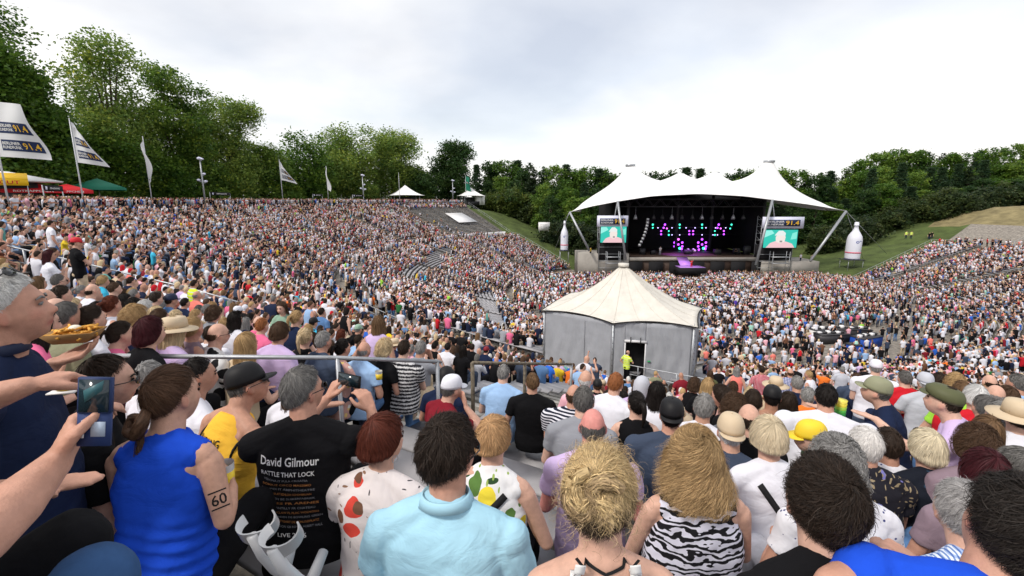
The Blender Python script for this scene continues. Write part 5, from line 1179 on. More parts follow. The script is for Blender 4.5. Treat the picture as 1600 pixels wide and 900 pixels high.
# bushes
BV = [tree_meshes(4, 3.4, .1, 201, .34, 170, 26, (.085, .125, .028)), tree_meshes(3.4, 3.0, .1, 202, .34, 140, 26, (.060, .088, .026)), tree_meshes(3, 3.0, .1, 203, .34, 120, 26, (.045, .070, .028))]
def bush(px, py, Y, s, v, label, group):
    p = PY(px, py, Y); RR, th = polar(p[0], p[1]); zg = float(zground(np.array(RR), np.array(float(th)))); o = put_tree(BV[v], (p[0], p[1], min(zg, p[2]+.5) if 0 else zg-.2), px, s, label, group, 'bush')
    return o
for px, py, Y, s, v in ((772, 340, 148, 1.5, 0), (788, 345, 148, 2.0, 0), (803, 346, 146, 2.3, 0), (820, 352, 144, 2.0, 1), (765, 328, 156, 1.8, 0), (836, 356, 142, 2.0, 1), (752, 328, 158, 1.2, 0), (795, 330, 156, 2.2, 0), (868, 372, 122, 1.9, 2), (884, 374, 120, 2.1, 2), (902, 380, 118, 2.3, 2), (925, 385, 116, 2.2, 2), (945, 385, 114, 2.2, 2)):
    bush(px, py, Y, s, v, 'bright leafy bush on the bank below the small canopy' if v == 0 else ('bush beside the white notice board' if v == 1 else 'dark bush behind the left inflatable bottle'), 'bushes on the left bank')
rgb_ = random.Random(9)
for k in range(46):
    px = 1285 + k*7.5 + rgb_.uniform(-5, 5); py = float(np.interp(px, [1285, 1400, 1480, 1600], [388, 372, 355, 322])) + rgb_.uniform(-12, 2)
    bush(px, py, float(np.interp(px, [1285, 1400, 1480, 1620], [112, 117, 114, 118]))+rgb_.uniform(-2, 7), rgb_.uniform(1.0, 1.9), rgb_.choice((1, 2, 2)), 'low bush on the edge of the right grass bank', 'bushes on the right bank')
# ---------------------------------------------------------------- shirt patterns
def pat(name, base, layers, rough=.85, wrinkle=True):
    m = bpy.data.materials.new(name); m.use_nodes = True; t = m.node_tree; b = t.nodes['Principled BSDF']; b.inputs['Roughness'].default_value = rough; b.inputs['Specular IOR Level'].default_value = .15
    tcn = N(t, 'ShaderNodeTexCoord'); cur = None
    nd = N(t, 'ShaderNodeTexNoise', i_Scale=9.0, i_Detail=2.0); L(t, tcn.outputs['Object'], nd.inputs['Vector'])
    for k, (sc, stretch, th, col, prob, dist, rot) in enumerate(layers):
        mp = N(t, 'ShaderNodeMapping'); mp.inputs['Scale'].default_value = stretch; mp.inputs['Location'].default_value = (k*3.1, k*1.7, k*.9); mp.inputs['Rotation'].default_value = (0, rot, 0)
        vm = N(t, 'ShaderNodeVectorMath', operation='MULTIPLY_ADD'); L(t, nd.outputs['Color'], vm.inputs[0]); vm.inputs[1].default_value = (dist,)*3; L(t, tcn.outputs['Object'], vm.inputs[2]); L(t, vm.outputs[0], mp.inputs[0])
        vo = N(t, 'ShaderNodeTexVoronoi', i_Scale=sc); L(t, mp.outputs[0], vo.inputs['Vector'])
        lt = N(t, 'ShaderNodeMath', operation='LESS_THAN', i_1=th); L(t, vo.outputs['Distance'], lt.inputs[0]); sp_ = N(t, 'ShaderNodeSeparateColor'); L(t, vo.outputs['Color'], sp_.inputs[0])
        l2 = N(t, 'ShaderNodeMath', operation='LESS_THAN', i_1=prob); L(t, sp_.outputs[0], l2.inputs[0]); ml = N(t, 'ShaderNodeMath', operation='MULTIPLY'); L(t, lt.outputs[0], ml.inputs[0]); L(t, l2.outputs[0], ml.inputs[1])
        mx = N(t, 'ShaderNodeMixRGB'); L(t, ml.outputs[0], mx.inputs[0]); mx.inputs[2].default_value = tuple(col)+(1,)
        if cur: L(t, cur, mx.inputs[1])
        else: mx.inputs[1].default_value = tuple(base)+(1,)
        cur = mx.outputs[0]
    if cur: L(t, cur, b.inputs['Base Color'])
    nb = N(t, 'ShaderNodeTexNoise', i_Scale=6, i_Detail=4.0, i_Distortion=1.2); L(t, tcn.outputs['Object'], nb.inputs['Vector']); bn = N(t, 'ShaderNodeBump', i_Distance=.010); L(t, nb.outputs[0], bn.inputs['Height']); L(t, bn.outputs[0], b.inputs['Normal'])
    return m
def wavepat(name, c1, c2, sc, dist, det, thr, direction='Z', dsc=1.5, bands='BANDS', map_=(1, 1, 1)):
    m = pat(name, c1, []); t = m.node_tree; b = t.nodes['Principled BSDF']; tcn = N(t, 'ShaderNodeTexCoord'); mp = N(t, 'ShaderNodeMapping'); mp.inputs['Scale'].default_value = map_; L(t, tcn.outputs['Object'], mp.inputs[0])
    wv = N(t, 'ShaderNodeTexWave', bands_direction=direction, i_Scale=sc, i_Distortion=dist, i_Detail=det); wv.inputs['Detail Scale'].default_value = dsc; L(t, mp.outputs[0], wv.inputs['Vector'])
    lt = N(t, 'ShaderNodeMath', operation='GREATER_THAN', i_1=thr); L(t, wv.outputs['Fac'], lt.inputs[0]); mx = N(t, 'ShaderNodeMixRGB', i_1=tuple(c1)+(1,), i_2=tuple(c2)+(1,)); L(t, lt.outputs[0], mx.inputs[0]); L(t, mx.outputs[0], b.inputs['Base Color']); return m
W_ = (.74, .74, .80)
M['zebra'] = wavepat('zebra_cloth', (.012, .012, .015), (.66, .66, .78), 6.0, 11.0, 2.5, .52, 'Z', 2.2, map_=(.75, .75, 1.5))
M['hstripe'] = wavepat('striped_cloth', lin('#202535'), (.7, .7, .78), 11, .2, 0, .55)
M['nstripe'] = wavepat('zigzag_cloth', (.015, .015, .02), (.6, .6, .62), 7, 3.5, 3.0, .62, dsc=12)
M['floral'] = pat('floral_cloth', (.74, .68, .68), [(16, (1, 1, 2.6), .24, (.25, .14, .09), .35, .06, .6), (26, (1.6, 1, .5), .20, (.06, .05, .06), .5, .10, -.5), (8, (1, 1, 1), .40, (.66, .07, .05), .42, .06, 0), (8, (1, 1, 1), .13, (.95, .60, .25), .42, .0, 0), (10, (1, 1, .8), .25, (.16, .08, .05), .22, .05, .3)])
M['lemon'] = pat('lemon_cloth', (.78, .78, .80), [(9, (1.4, 1, .7), .42, (.10, .20, .05), .55, .07, .7), (11, (.8, 1, 1.6), .30, (.03, .07, .03), .4, .05, -.5), (7.5, (1.15, 1, .9), .42, (.85, .70, .06), .42, .04, .4), (18, (2, 1, .5), .22, (.30, .42, .10), .4, .03, .2)])
M['palm'] = pat('palm_cloth', (.018, .018, .026), [(20, (2.2, 1, .6), .26, (.34, .28, .18), .6, .10, .6), (20, (.6, 1, 2.0), .26, (.30, .24, .15), .6, .10, -.3), (13, (1, 1, .7), .30, (.20, .20, .50), .35, .12, 0)])
M['bwflower'] = pat('flower_cloth', (.75, .75, .75), [(10, (1, 1, 1), .50, (.012, .012, .014), .7, .05, 0), (10, (1, 1, 1), .12, (.75, .75, .75), .7, .05, 0)])
M['polka'] = pat('dotted_cloth', (.76, .76, .82), [(30, (1, 1, 1), .17, (.05, .06, .20), .8, 0, 0)])
M['tiedye'] = pat('tiedye_cloth', (.010, .013, .022), [(9, (1, 1, 1), .28, (.022, .05, .09), .6, .2, 0)])
M['mixprint'] = pat('print_cloth', (.55, .32, .28), [(17, (1, 1, 1), .34, (.75, .55, .2), .4, .05, 0), (14, (1, 1, 1), .34, (.7, .7, .65), .4, .05, 0)])
def checkmat(name, c1, c2, c3, s):
    m = pat(name, c1, []); t = m.node_tree; b = t.nodes['Principled BSDF']; tcn = N(t, 'ShaderNodeTexCoord'); cur = None
    for k, ax in enumerate(('X', 'Z')):
        wv = N(t, 'ShaderNodeTexWave', bands_direction=ax, i_Scale=s, i_Distortion=.3); L(t, tcn.outputs['Object'], wv.inputs['Vector']); lt = N(t, 'ShaderNodeMath', operation='GREATER_THAN', i_1=.62); L(t, wv.outputs['Fac'], lt.inputs[0])
        mx = N(t, 'ShaderNodeMixRGB', blend_type='MIX' if k == 0 else 'MULTIPLY'); L(t, lt.outputs[0], mx.inputs[0]); mx.inputs[2].default_value = tuple(c2 if k == 0 else c3)+(1,)
        if cur: L(t, cur, mx.inputs[1])
        else: mx.inputs[1].default_value = tuple(c1)+(1,)
        cur = mx.outputs[0]
    L(t, cur, b.inputs['Base Color']); return m
M['check'] = checkmat('check_cloth', (.68, .74, .85), (.16, .26, .52), (.5, .6, .8), 22)
M['redcheck'] = checkmat('red_check_cloth', (.62, .12, .16), (.70, .45, .48), (.5, .3, .35), 10)
M['bluecheck'] = checkmat('blue_check_cloth', (.62, .64, .74), (.08, .10, .28), (.3, .35, .6), 9)
M['camo'] = pat('camo_cloth', (.20, .19, .16), [(22, (1, 1, 1), .36, (.36, .35, .31), .5, .1, 0), (26, (1, 1, 1), .36, (.07, .07, .06), .45, .1, 0)])
# ---------------------------------------------------------------- colours
HC = dict(black=(.014, .011, .010), dark=(.032, .021, .015), brown=(.075, .043, .026), auburn=(.115, .030, .016), burgundy=(.050, .010, .014), ginger=(.34, .13, .05), blond=(.44, .29, .14), lblond=(.62, .48, .29), grey=(.26, .255, .25), dgrey=(.13, .125, .12), white=(.66, .65, .62), lbrown=(.16, .095, .05))
SC_ = dict(white='#dfe0ea', black='#141417', navy='#1d2742', grey='#8e9199', lgrey='#b9bcc6', blue='#2f66c8', lblue='#9dbfe8', cyan='#42b4d8', teal='#5f9a94', red='#c62430', darkred='#7e1f2c', pink='#e8719a', lpink='#eeb6c4', lilac='#c9b3dc', yellow='#e8c936', orange='#ee7a30', green='#2b6a3c', lime='#9fdc4a', beige='#c9b69a', khaki='#8a8c72', mint='#a8dccb', olive='#55583c', brown='#6b4a38', purple='#4c38a0', denimblue='#5b7fae', slate='#3f4a5e', coral='#ee8378', sage='#8fae9a', mauve='#8c7a86', royal='#1f4fd0', lightpolo='#a9d6ea', jersey='#f2bd42')
SC_ = {k: lin(v) for k, v in SC_.items()}
SKIN = [(.58, .335, .245), (.62, .37, .28), (.54, .29, .21), (.64, .40, .31), (.50, .27, .19)]
def sheet_rz(az): return -R_(az)
STY = dict(
    short=dict(style='short', thick=.008, messy=.35), crop=dict(style='short', thick=.004, messy=.08), mess=dict(style='short', thick=.016, messy=.8, curl=.003, hl=-.05),
    bob=dict(style='bob', thick=.022, length=.085, messy=.2, spread=.015), sbob=dict(style='bob', thick=.024, length=.045, messy=.3, spread=.01), long=dict(style='long', thick=.018, length=.27, messy=.25, spread=.02), mid=dict(style='long', thick=.020, length=.17, messy=.25, spread=.02),
    curly=dict(style='long', thick=.030, length=.27, messy=.6, curl=.012, spread=.05), curlyb=dict(style='bob', thick=.032, length=.07, messy=.7, curl=.010, spread=.03), tied=dict(style='tied', thick=.008, messy=.15), bald=dict(style='short', thick=.003, messy=.1, bald=1.3), bald2=dict(style='short', thick=.003, messy=.05, bald=1.9))
_hm = {}
def hair_mesh(style, lod, hcol=None):
    """grey-scale hair, coloured by the object colour; shared between people"""
    k = (style, lod)
    if k not in _hm:
        kw = dict(STY[style]); n = {0: 0, 1: 520, 2: 1500}[lod]; g = hair_geo(n=n, col=(.62, .62, .62), var=.33 if lod else .2, nphi=24 if lod < 2 else 36, width=.0055 if lod == 1 else .0028, seed=len(_hm)+3, **kw)
        parts = [g]
        if style == 'tied': parts.append(strand_tube([(0, -.100, .050), (0, -.135, .045), (0, -.155, .0), (0, -.150, -.08), (.0, -.13, -.15)], .026, 60 if lod == 1 else 120, 5, (.62,)*3, .005))
        _hm[k] = mesh_np('hair', *(lambda q: (q[0], q[1], True, q[2]))(join(parts)), [M['hair']])
    return _hm[k]
_am = {}
def acc_mesh(kind):
    if kind not in _am:
        mb = glasses_geo() if kind == 'glasses' else cap_geo(kind); _am[kind] = mesh_np(kind, mb.arr(), mb.F, kind != 'glasses', mats=[M['glass'] if kind == 'glasses' else M['plainobj']])
    return _am[kind]
PEOPLE = []          # (x, y, z_head) of every individual, to keep the mass off them
def to_m(Mx): return Matrix([list(map(float, r)) for r in Mx])
def tint_skin(V, Hd):
    """lips, cheeks, nose and ears redder: vertex colour times the skin colour"""
    q = (V-Hd[:3, 3]) @ Hd[:3, :3]; c = np.ones((len(V), 3)); x, y, z = q.T; on_ = (np.abs(x) < .11) & (np.abs(y) < .14) & (np.abs(z) < .13)
    lips = on_*np.exp(-(x/.024)**4-((z+.061)/.009)**2)*(y > .06); red = on_*(np.exp(-((np.abs(x)-.045)/.02)**2-((z+.02)/.02)**2)*(y > .05)*.5+np.exp(-(x/.014)**2-((z+.03)/.014)**2)*(y > .08)*.6 + (np.abs(x) > .077)*(np.abs(z) < .045)*.6)
    c *= (1-np.outer(np.clip(lips, 0, 1), (.18, .52, .45))); c *= (1-np.outer(np.clip(red, 0, 1), (.0, .22, .22))); return c
def skin_material():
    m = M['skin']; t = m.node_tree; b = t.nodes['Principled BSDF']; l = b.inputs['Base Color'].links[0]; src = l.from_socket; a = N(t, 'ShaderNodeAttribute', attribute_name='col'); x = N(t, 'ShaderNodeMixRGB', blend_type='MULTIPLY', i_0=1.0); L(t, src, x.inputs[1]); L(t, a.outputs['Color'], x.inputs[2]); L(t, x.outputs[0], b.inputs['Base Color'])
skin_material()
def wrinkle(V, Nn, amp, seed, fr=1.0):
    r = np.random.default_rng(seed); d = np.zeros(len(V)); wp = V + .03*np.sin(V[:, [1, 2, 0]]*14+r.random(3)*6)
    for k in range(5):
        w_ = r.normal(0, 1, 3)*np.array((.8, .8, 1.6)); w_ *= (10+9*k)*fr/np.linalg.norm(w_); d += np.abs(np.sin(wp@w_+r.random()*6.28))*(1/(1+k*.8))
    return V + Nn*((d-d.mean())*amp)[:, None]
GM = {}
def geo_meshes(g, amp=.0042, seed=0):
    k = id(g)
    if 'me' not in g:
        me = {}; V, F, Nn = JOBS[g['body']][5]; me['body'] = mesh_np('body', V, F, True, tint_skin(V, g['Hd']), [M['skin']])
        if 'shirt' in g:
            V, F, Nn = JOBS[g['shirt']][5]; V = wrinkle(V, Nn, amp, seed)
            if g.get('fold'):
                zz = V[:, 2]; V = V + Nn*(.0045*np.sin(zz*120+2.2*np.sin(V[:, 0]*9)+1.5*np.sin(V[:, 1]*14))*s2((.86-zz)/.16)*s2((zz-.5)/.05))[:, None]
            g['shirtV'] = (V, F); me['shirt'] = mesh_np('shirt', V, F, True, mats=[M['cloth']])
        V, F, Nn = JOBS[g['trousers']][5]; V = wrinkle(V, Nn, amp, seed+1); me['trousers'] = mesh_np('trousers', V, F, True, mats=[M['denim']])
        g['me'] = me
    return g['me']
def place(g, head, az, label, sc='white', hs='short', hc='dark', sk=0, tc='navy', cap=None, capc='white', glasses=False, mat_=None, lod=1, scale=1.0, group=None, hairme=None, cat='person'):
    me = geo_meshes(g); rz = -R_(az); h = g['Hd'][:3, 3]*scale; c_, s_ = math.cos(rz), math.sin(rz); off = np.array((c_*h[0]-s_*h[1], s_*h[0]+c_*h[1], h[2])); org = np.array(head)-off
    o = link('person', me['body'], None, org, rz, SKIN[sk] if isinstance(sk, int) else sk); o.scale = (scale,)*3; tag(o, label, cat, group)
    if 'shirt' in me:
        q = link('shirt', me['shirt'], o, color=SC_[sc] if isinstance(sc, str) else sc)
        if mat_: q.material_slots[0].link = 'OBJECT'; q.material_slots[0].material = M[mat_]
    link('trousers', me['trousers'], o, color=SC_[tc] if isinstance(tc, str) else tc)
    Hm = to_m(g['Hd'])
    if hs:
        q = link('hair', hairme or hair_mesh(hs, lod), o, color=(1, 1, 1) if hairme else tuple(min(1, 1.6*v) for v in (HC[hc] if isinstance(hc, str) else hc))); q.matrix_local = Hm
    if cap: q = link('hat' if cap in ('straw', 'flat') else 'cap', acc_mesh(cap), o, color=SC_[capc] if isinstance(capc, str) else capc); q.matrix_local = Hm
    if glasses: q = link('glasses', acc_mesh('glasses'), o); q.matrix_local = Hm
    PEOPLE.append((float(org[0]), float(org[1]), float(head[2]))); return o
# ---------------------------------------------------------------- near people with bodies of their own
def frame(px, py, d, az, g_kw, scale=1.0):
    """matrix world -> person-local for a person whose head centre is at the pixel"""
    pose = g_kw.get('pose', 'sit'); lean = g_kw.get('lean', .12); roll = g_kw.get('roll', 0); hz = .50 if pose == 'sit' else .93
    U = np.array(Matrix.Translation((0, 0, hz)) @ Matrix.Rotation(roll, 4, 'Y') @ Matrix.Rotation(-lean, 4, 'X')); h = (U[:3, :3] @ np.array((0, .045, .703)) + U[:3, 3])*scale
    rz = -R_(az); Rm = np.array(Matrix.Rotation(rz, 3, 'Z')); org = P(px, py, d) - Rm @ h
    return lambda p: (Rm.T @ (np.array(p)-org))/scale, (lambda v: Rm.T @ np.array(v, float)), org
HERO = []
def hero(px, py, d, az, label, g=None, arms=None, knees=None, hairkw=None, extra=None, scale=1.0, **kw):
    gk = dict(voxel=.009, headn=4, smooth=2, seed=len(HERO)); gk.update(g or {}); loc, vec, org = frame(px, py, d, az, gk, scale)
    if arms:
        A = []
        for a in arms:
            if isinstance(a, str): A.append(a); continue
            e = loc(P(*a[0])); w_ = loc(P(*a[1])); hd = loc(P(*a[2]))-w_; item = [e, w_, hd]
            if len(a) > 3: item += [vec(a[3]), vec(a[4]), a[5] if len(a) > 5 else {}]; gk['hands'] = True
            A.append(item)
        gk['arms'] = A
    if knees:
        kn = [loc(P(*k)) for k in knees[0]]; an = [loc(P(*k)) for k in knees[1]]; gk['custom'] = {'knees': (kn, an)}
    gg = geo(**gk); HERO.append((gg, px, py, d, az, label, hairkw, extra, scale, kw, org)); return gg
F_ = (0, 1, 0); UPV = (0, 0, 1); RT = (1, 0, 0); LF = (-1, 0, 0); TOC = (0, -1, 0); DN = (0, 0, -1)
hero(14, 486, 1.46, 56, 'grey-haired standing man in a navy polo shirt eating from a paper tray', dict(pose='stand', lean=.02, shirt='polo', belly=.03, w=1.08, hpitch=-.16, hyaw=-.05, voxel=.0065, headn=5, hands=True), scale=1.0,
     arms=((( -45, 700, 1.6), (85, 568, 1.75), (140, 550, 1.8), (0, 0, 1), (-.7, .5, .3), dict(curl=.35, tc=.2)), ((-75, 640, 1.15), (42, 603, 1.2), (95, 588, 1.27), (.2, .5, -.8), (.1, -.3, 1), dict(curl=.75, tc=.7)))[::1], 
     sc='navy', tc='denimblue', sk=2, hairkw=dict(style='short', n=7220, col=(.60, .60, .59), var=.35, thick=.012, messy=.35, width=.0014, slen=.22, hl=-.02, curl=.002), extra='sunup')
hero(-250, 470, .80, 30, 'person at the left edge in black trousers, holding up a phone', dict(lean=.1, voxel=.008, shirt='tee', hands=True), arms=('lap', ((-40, 850, .66), (88, 722, .84), (125, 655, .87), (.75, .5, .1), (-.2, -.3, 1), dict(curl=.75, tc=.6, sc=.95))), knees=(((20, 905, .95), (112, 850, .95)), ((10, 1200, 1.1), (90, 1150, 1.15))), sc='black', tc='black', hs='short', sk=2)
hero(-330, 900, .62, 40, 'person in blue jeans cut off by the lower left corner', dict(lean=.05, voxel=.008), knees=(((60, 1000, .8), (140, 918, .80)), ((60, 1500, 1.), (150, 1400, .9))), sc='lblue', tc=lin('#34517a'), hs='short')
hero(168, 598, 1.92, 46, 'stubbled man in a black t-shirt and wraparound sunglasses beside the blue-topped woman', dict(w=1.15, belly=.03, lean=.14, hyaw=.1, shirt='tee', voxel=.009), sc='black', tc='slate', sk=1, hs='crop', hc='dark', glasses=True, lod=2)
hero(270, 620, 1.78, 0, 'woman in a royal-blue sleeveless top with a low brown bun', dict(lean=.16, fem=True, w=.98, hyaw=.35, hpitch=.03, shirt='tank', voxel=.0065, headn=4, hands=True), arms=(((190, 770, 1.75), (210, 850, 1.7), (250, 870, 1.8)), ((350, 812, 1.72), (362, 762, 1.84), (347, 728, 1.90), (-.5, -.5, .2), (-.2, -.5, .7), dict(curl=.7, tc=.6))), knees=(((310, 850, 1.95), (405, 782, 2.05)), ((330, 1000, 2.2), (440, 920, 2.4))),
     sc='royal', tc='black', sk=0, hairkw='bun', extra='tattoo')
hero(388, 603, 2.6, 28, 'man in a black cap and yellow basketball vest with black lettering', dict(lean=.30, w=1.05, shirt='vest', hyaw=.45, hpitch=-.25, voxel=.008), arms=('lap', ((448, 672, 2.55), (500, 635, 2.75), (530, 630, 2.85))), sc='jersey', tc='lgrey', sk=4, hs='bald', hc='dgrey', cap='cap', capc='black', glasses=True, lod=2, extra='jersey')
hero(474, 612, 2.2, -8, 'man filming in a black tour t-shirt with white lettering on the back', dict(lean=.06, w=1.15, belly=.04, shirt='tee', voxel=.0065, hands=True, hyaw=.75, sleeve=.72), arms=(((470, 660, 2.45), (512, 622, 2.6), (528, 592, 2.62), (.4, .3, -.1), (.5, 0, .6), dict(curl=.55, tc=.5)), ((590, 692, 2.40), (580, 640, 2.45), (562, 603, 2.47), (-.6, .5, .1), (-.6, 0, .1), dict(curl=.55, tc=.6))), sc='black', tc='black', sk=2, hairkw=dict(style='short', n=5700, col=(.17, .165, .16), var=.5, thick=.010, messy=.3, width=.0016, slen=.2), glasses=True, lod=2, extra='tour')
hero(600, 690, 2.15, 12, 'woman with a dark red bob and hoop earring in a red-flowered white blouse', dict(lean=.1, fem=True, w=1.12, belly=.02, hyaw=.5, hpitch=.02, voxel=.009), sc='white', mat_='floral', tc='black', sk=1, hairkw=dict(style='bob', n=6080, col=(.10, .026, .016), var=.45, thick=.026, length=.050, messy=.15, width=.0017, slen=.3, spread=.008, rootdark=0), lod=2, extra='earring')
hero(702, 712, 1.5, 6, 'dark-haired man in a pale blue polo shirt and sunglasses, seen from behind', dict(lean=.1, w=1.08, hyaw=.45, shirt='polo', voxel=.0075), sc='lightpolo', tc='navy', sk=2, hairkw=dict(style='short', n=9880, col=(.026, .018, .014), var=.6, thick=.020, messy=.75, width=.0017, slen=.26, curl=.004, hl=.05), glasses=True, extra='collar')
hero(772, 688, 2.35, 14, 'woman with short strawberry-blond hair in a lemon-print top, black strap across her back', dict(lean=.1, fem=True, w=1.08, hyaw=.25, shirt='tank', voxel=.009), sc='white', mat_='lemon', tc='black', sk=1, hairkw=dict(style='bob', n=4940, col=(.50, .30, .15), var=.4, thick=.020, length=.030, messy=.3, width=.0018, slen=.25), lod=2, extra='strap')
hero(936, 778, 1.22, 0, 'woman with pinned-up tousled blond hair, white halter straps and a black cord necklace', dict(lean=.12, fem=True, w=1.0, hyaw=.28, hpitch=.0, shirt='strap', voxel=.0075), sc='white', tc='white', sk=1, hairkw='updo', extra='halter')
hero(1085, 718, 2.2, 2, 'woman with long curly blond hair in a sleeveless zebra-striped top', dict(lean=.08, fem=True, w=1.22, belly=.05, shirt='tank', voxel=.009, waist=1.15), arms=('lap', 'lap'), sc='white', mat_='zebra', tc='black', sk=1, hairkw=dict(style='long', n=6840, col=(.46, .31, .155), var=.75, thick=.030, length=.17, messy=.6, width=.0013, slen=.45, curl=.020, spread=.07, rootdark=.35))
hero(1280, 786, 1.24, 4, 'young man with thick wavy dark hair and a long bare neck, right in front', dict(lean=.16, w=.95, hyaw=-.02, hpitch=-.25, voxel=.0075), sc='black', tc='slate', sk=3, hairkw=dict(style='short', n=12350, col=(.024, .016, .012), var=.65, thick=.020, messy=.8, width=.0017, slen=.22, curl=.006, hl=.09))
hero(1578, 832, 1.08, 22, 'dark-haired man in a bright blue shirt reaching out at the lower right corner', dict(lean=.22, roll=.38, w=1.15, shirt='polo', voxel=.007, hands=True, sleeve=.45), arms=(((1300, 915, 1.08), (1385, 868, 1.22), (1450, 848, 1.32), (.2, .2, -1), (.3, .8, .4), dict(curl=.45, tc=.3)), 'lap'), sc='royal', tc='navy', sk=2, hairkw=dict(style='short', n=10450, col=(.018, .014, .012), var=.6, thick=.024, messy=.9, width=.0018, slen=.25, curl=.006, hl=-.05))
hero(1500, 800, 1.75, 5, 'man with grey hair in a blue and white checked shirt, a hand on his shoulder', dict(lean=.25, w=1.05, shirt='polo', hyaw=.15, hpitch=-.1, voxel=.009), sc='white', mat_='check', tc='beige', sk=1, hairkw=dict(style='short', n=6080, col=(.36, .35, .35), var=.4, thick=.012, messy=.35, width=.0016, slen=.22))
hero(1350, 698, 2.85, 5, 'man with white hair in a dark shirt printed with palm trees', dict(lean=.12, w=1.12, belly=.03, shirt='tee', voxel=.009), sc='black', mat_='palm', tc='beige', sk=2, hairkw=dict(style='short', n=4940, col=(.70, .68, .66), var=.3, thick=.018, messy=.3, width=.0018, slen=.25), lod=2)
hero(1446, 702, 2.95, 8, 'woman with chin-length platinum hair in a dark tie-dyed top', dict(lean=.12, fem=True, w=1.18, belly=.03, voxel=.009), sc='navy', mat_='tiedye', tc='black', sk=1, hairkw=dict(style='bob', n=4180, col=(.66, .58, .42), var=.35, thick=.026, length=.060, messy=.3, width=.0020, slen=.3))
hero(1200, 686, 2.65, 6, 'woman with a rounded platinum bob in a white t-shirt with a black bag strap', dict(lean=.1, fem=True, w=1.08, belly=.02, hyaw=.1, voxel=.009), sc='white', tc='slate', sk=1, hairkw=dict(style='bob', n=4940, col=(.64, .54, .38), var=.3, thick=.030, length=.035, messy=.12, width=.0019, slen=.3, rootdark=.2), lod=2, extra='strap')
hero(1303, 728, 2.1, 2, 'person in a white top with small dark dots, mostly behind the young man in front', dict(lean=.16, fem=True, w=1.15, voxel=.010), sc='white', mat_='polka', tc='white', sk=2, hs='curlyb', hc='grey', lod=2)
hero(926, 668, 2.7, 8, 'man with a bald pink crown and grey side hair in a lilac shirt', dict(lean=.15, w=1.1, belly=.03, voxel=.010), sc='lilac', tc='denimblue', sk=(.66, .27, .24), hs='bald', hc='dgrey', lod=2)
run_jobs()
def head_parts_bun(col):
    g = hair_geo(style='tied', n=5700, col=col, var=.45, thick=.010, messy=.12, width=.0017, seed=5, slen=.35)
    b = strand_tube([(.0, -.095, -.02), (.035, -.135, -.045), (.02, -.150, -.09), (-.03, -.145, -.085), (-.035, -.125, -.04), (.01, -.13, -.03), (.03, -.145, -.07)], .024, 500, 4, col, .003, .5); t_ = strand_tube([(0, -.12, -.09), (.0, -.135, -.16), (-.01, -.14, -.24), (-.01, -.135, -.30)], .013, 160, 6, col, .0026, .5, curl=.003); return join([g, b, t_])
def head_parts_updo():
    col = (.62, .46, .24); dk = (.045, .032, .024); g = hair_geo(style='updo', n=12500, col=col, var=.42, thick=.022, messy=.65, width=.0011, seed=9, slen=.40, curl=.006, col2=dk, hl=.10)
    r = np.random.default_rng(3); ps = [g]
    for k in range(9):
        a = r.random()*6.28; c = np.array((.03*math.cos(a), -.085+.02*r.random(), .055+.03*math.sin(a))); pts = [c+np.array((.045*math.cos(a+t)*(1-.1*t), -.012-.006*t, .04*math.sin(a+t))) for t in np.linspace(0, 4.5, 9)]; ps.append(strand_tube(pts, .017, 190, 20+k, col if k % 3 else (.38, .27, .15), .0026, .5, curl=.004))
    for k in range(150):      # stray hairs at the nape and temples
        pass
    k_ = 36*22; w_ = hair_geo(style='long', n=310, col=(.34, .25, .15), var=.5, thick=.034, length=.05, messy=1.6, width=.0012, seed=31, slen=.25, curl=.012, brows=False, hl=.0); 
    ps.append((w_[0][k_:], [f-k_ for f in w_[1][1:]], w_[2][k_:])); return join(ps)
EXTRA = {}
def ray_decal(V, F, bvh, pts2, faces, off=.004, dirn=1):
    out_ = []; 
    for x, z in pts2:
        h = bvh.ray_cast(Vector((x, -1.0*dirn, z)), Vector((0, dirn, 0))); out_.append((x, (h[0].y if h[0] else 0)-off*dirn, z))
    return np.array(out_), faces
def shirt_text(o, g, lines, mats):
    V, F = g['shirtV']; fl = [tuple(f) for a in F for f in a.tolist()]; bvh = BVHTree.FromPolygons([tuple(v) for v in V], fl); mb = {}
    for s, cx, cz, wd, ht, mk, rot in lines:
        T, f = text_w(s, wd, height=ht); c_, s_ = math.cos(rot), math.sin(rot); T = T @ np.array([[c_, s_], [-s_, c_]]); T = T+np.array((cx, cz)); Vd, f = ray_decal(V, F, bvh, T, f); MB().add(Vd, f).build('lettering', mats[mk], o)
    return bvh
def strap_pts(g, bvh, pts, wid, off=.006):
    V = []
    P2 = []
    for i in range(len(pts)-1):
        for t in np.linspace(0, 1, 14, endpoint=False): P2.append(np.array(pts[i])*(1-t)+np.array(pts[i+1])*t)
    P2.append(np.array(pts[-1])); P2 = np.array(P2); T = np.gradient(P2, axis=0); T /= np.linalg.norm(T, axis=1, keepdims=True); Nn = np.stack([-T[:, 1], T[:, 0]], 1)
    Y3 = []
    for p, n_ in zip(P2, Nn):
        ys = []
        for s in (-1, 0, 1):
            q = p+n_*wid/2*s; h = bvh.ray_cast(Vector((q[0], -1, q[1])), Vector((0, 1, 0))); ys.append(h[0].y if h[0] else 0)
        Y3.append(ys)
    Y3 = np.array(Y3)
    for _ in range(4): Y3[1:-1] = np.minimum(Y3[1:-1], Y3[1:-1]*.5+(Y3[:-2]+Y3[2:])*.25)
    for p, n_, ys in zip(P2, Nn, Y3):
        for s, y_ in ((-1, ys[0]), (1, ys[2])): q = p+n_*wid/2*s; V.append((q[0], min(y_, ys[1]+.002)-off, q[1]))
    F = [(2*i, 2*i+1, 2*i+3, 2*i+2) for i in range(len(P2)-1)]; return V, F
gold_t = mat('print_ochre', (.42, .17, .05), .8); grey_t = mat('print_grey', (.20, .20, .22), .8)
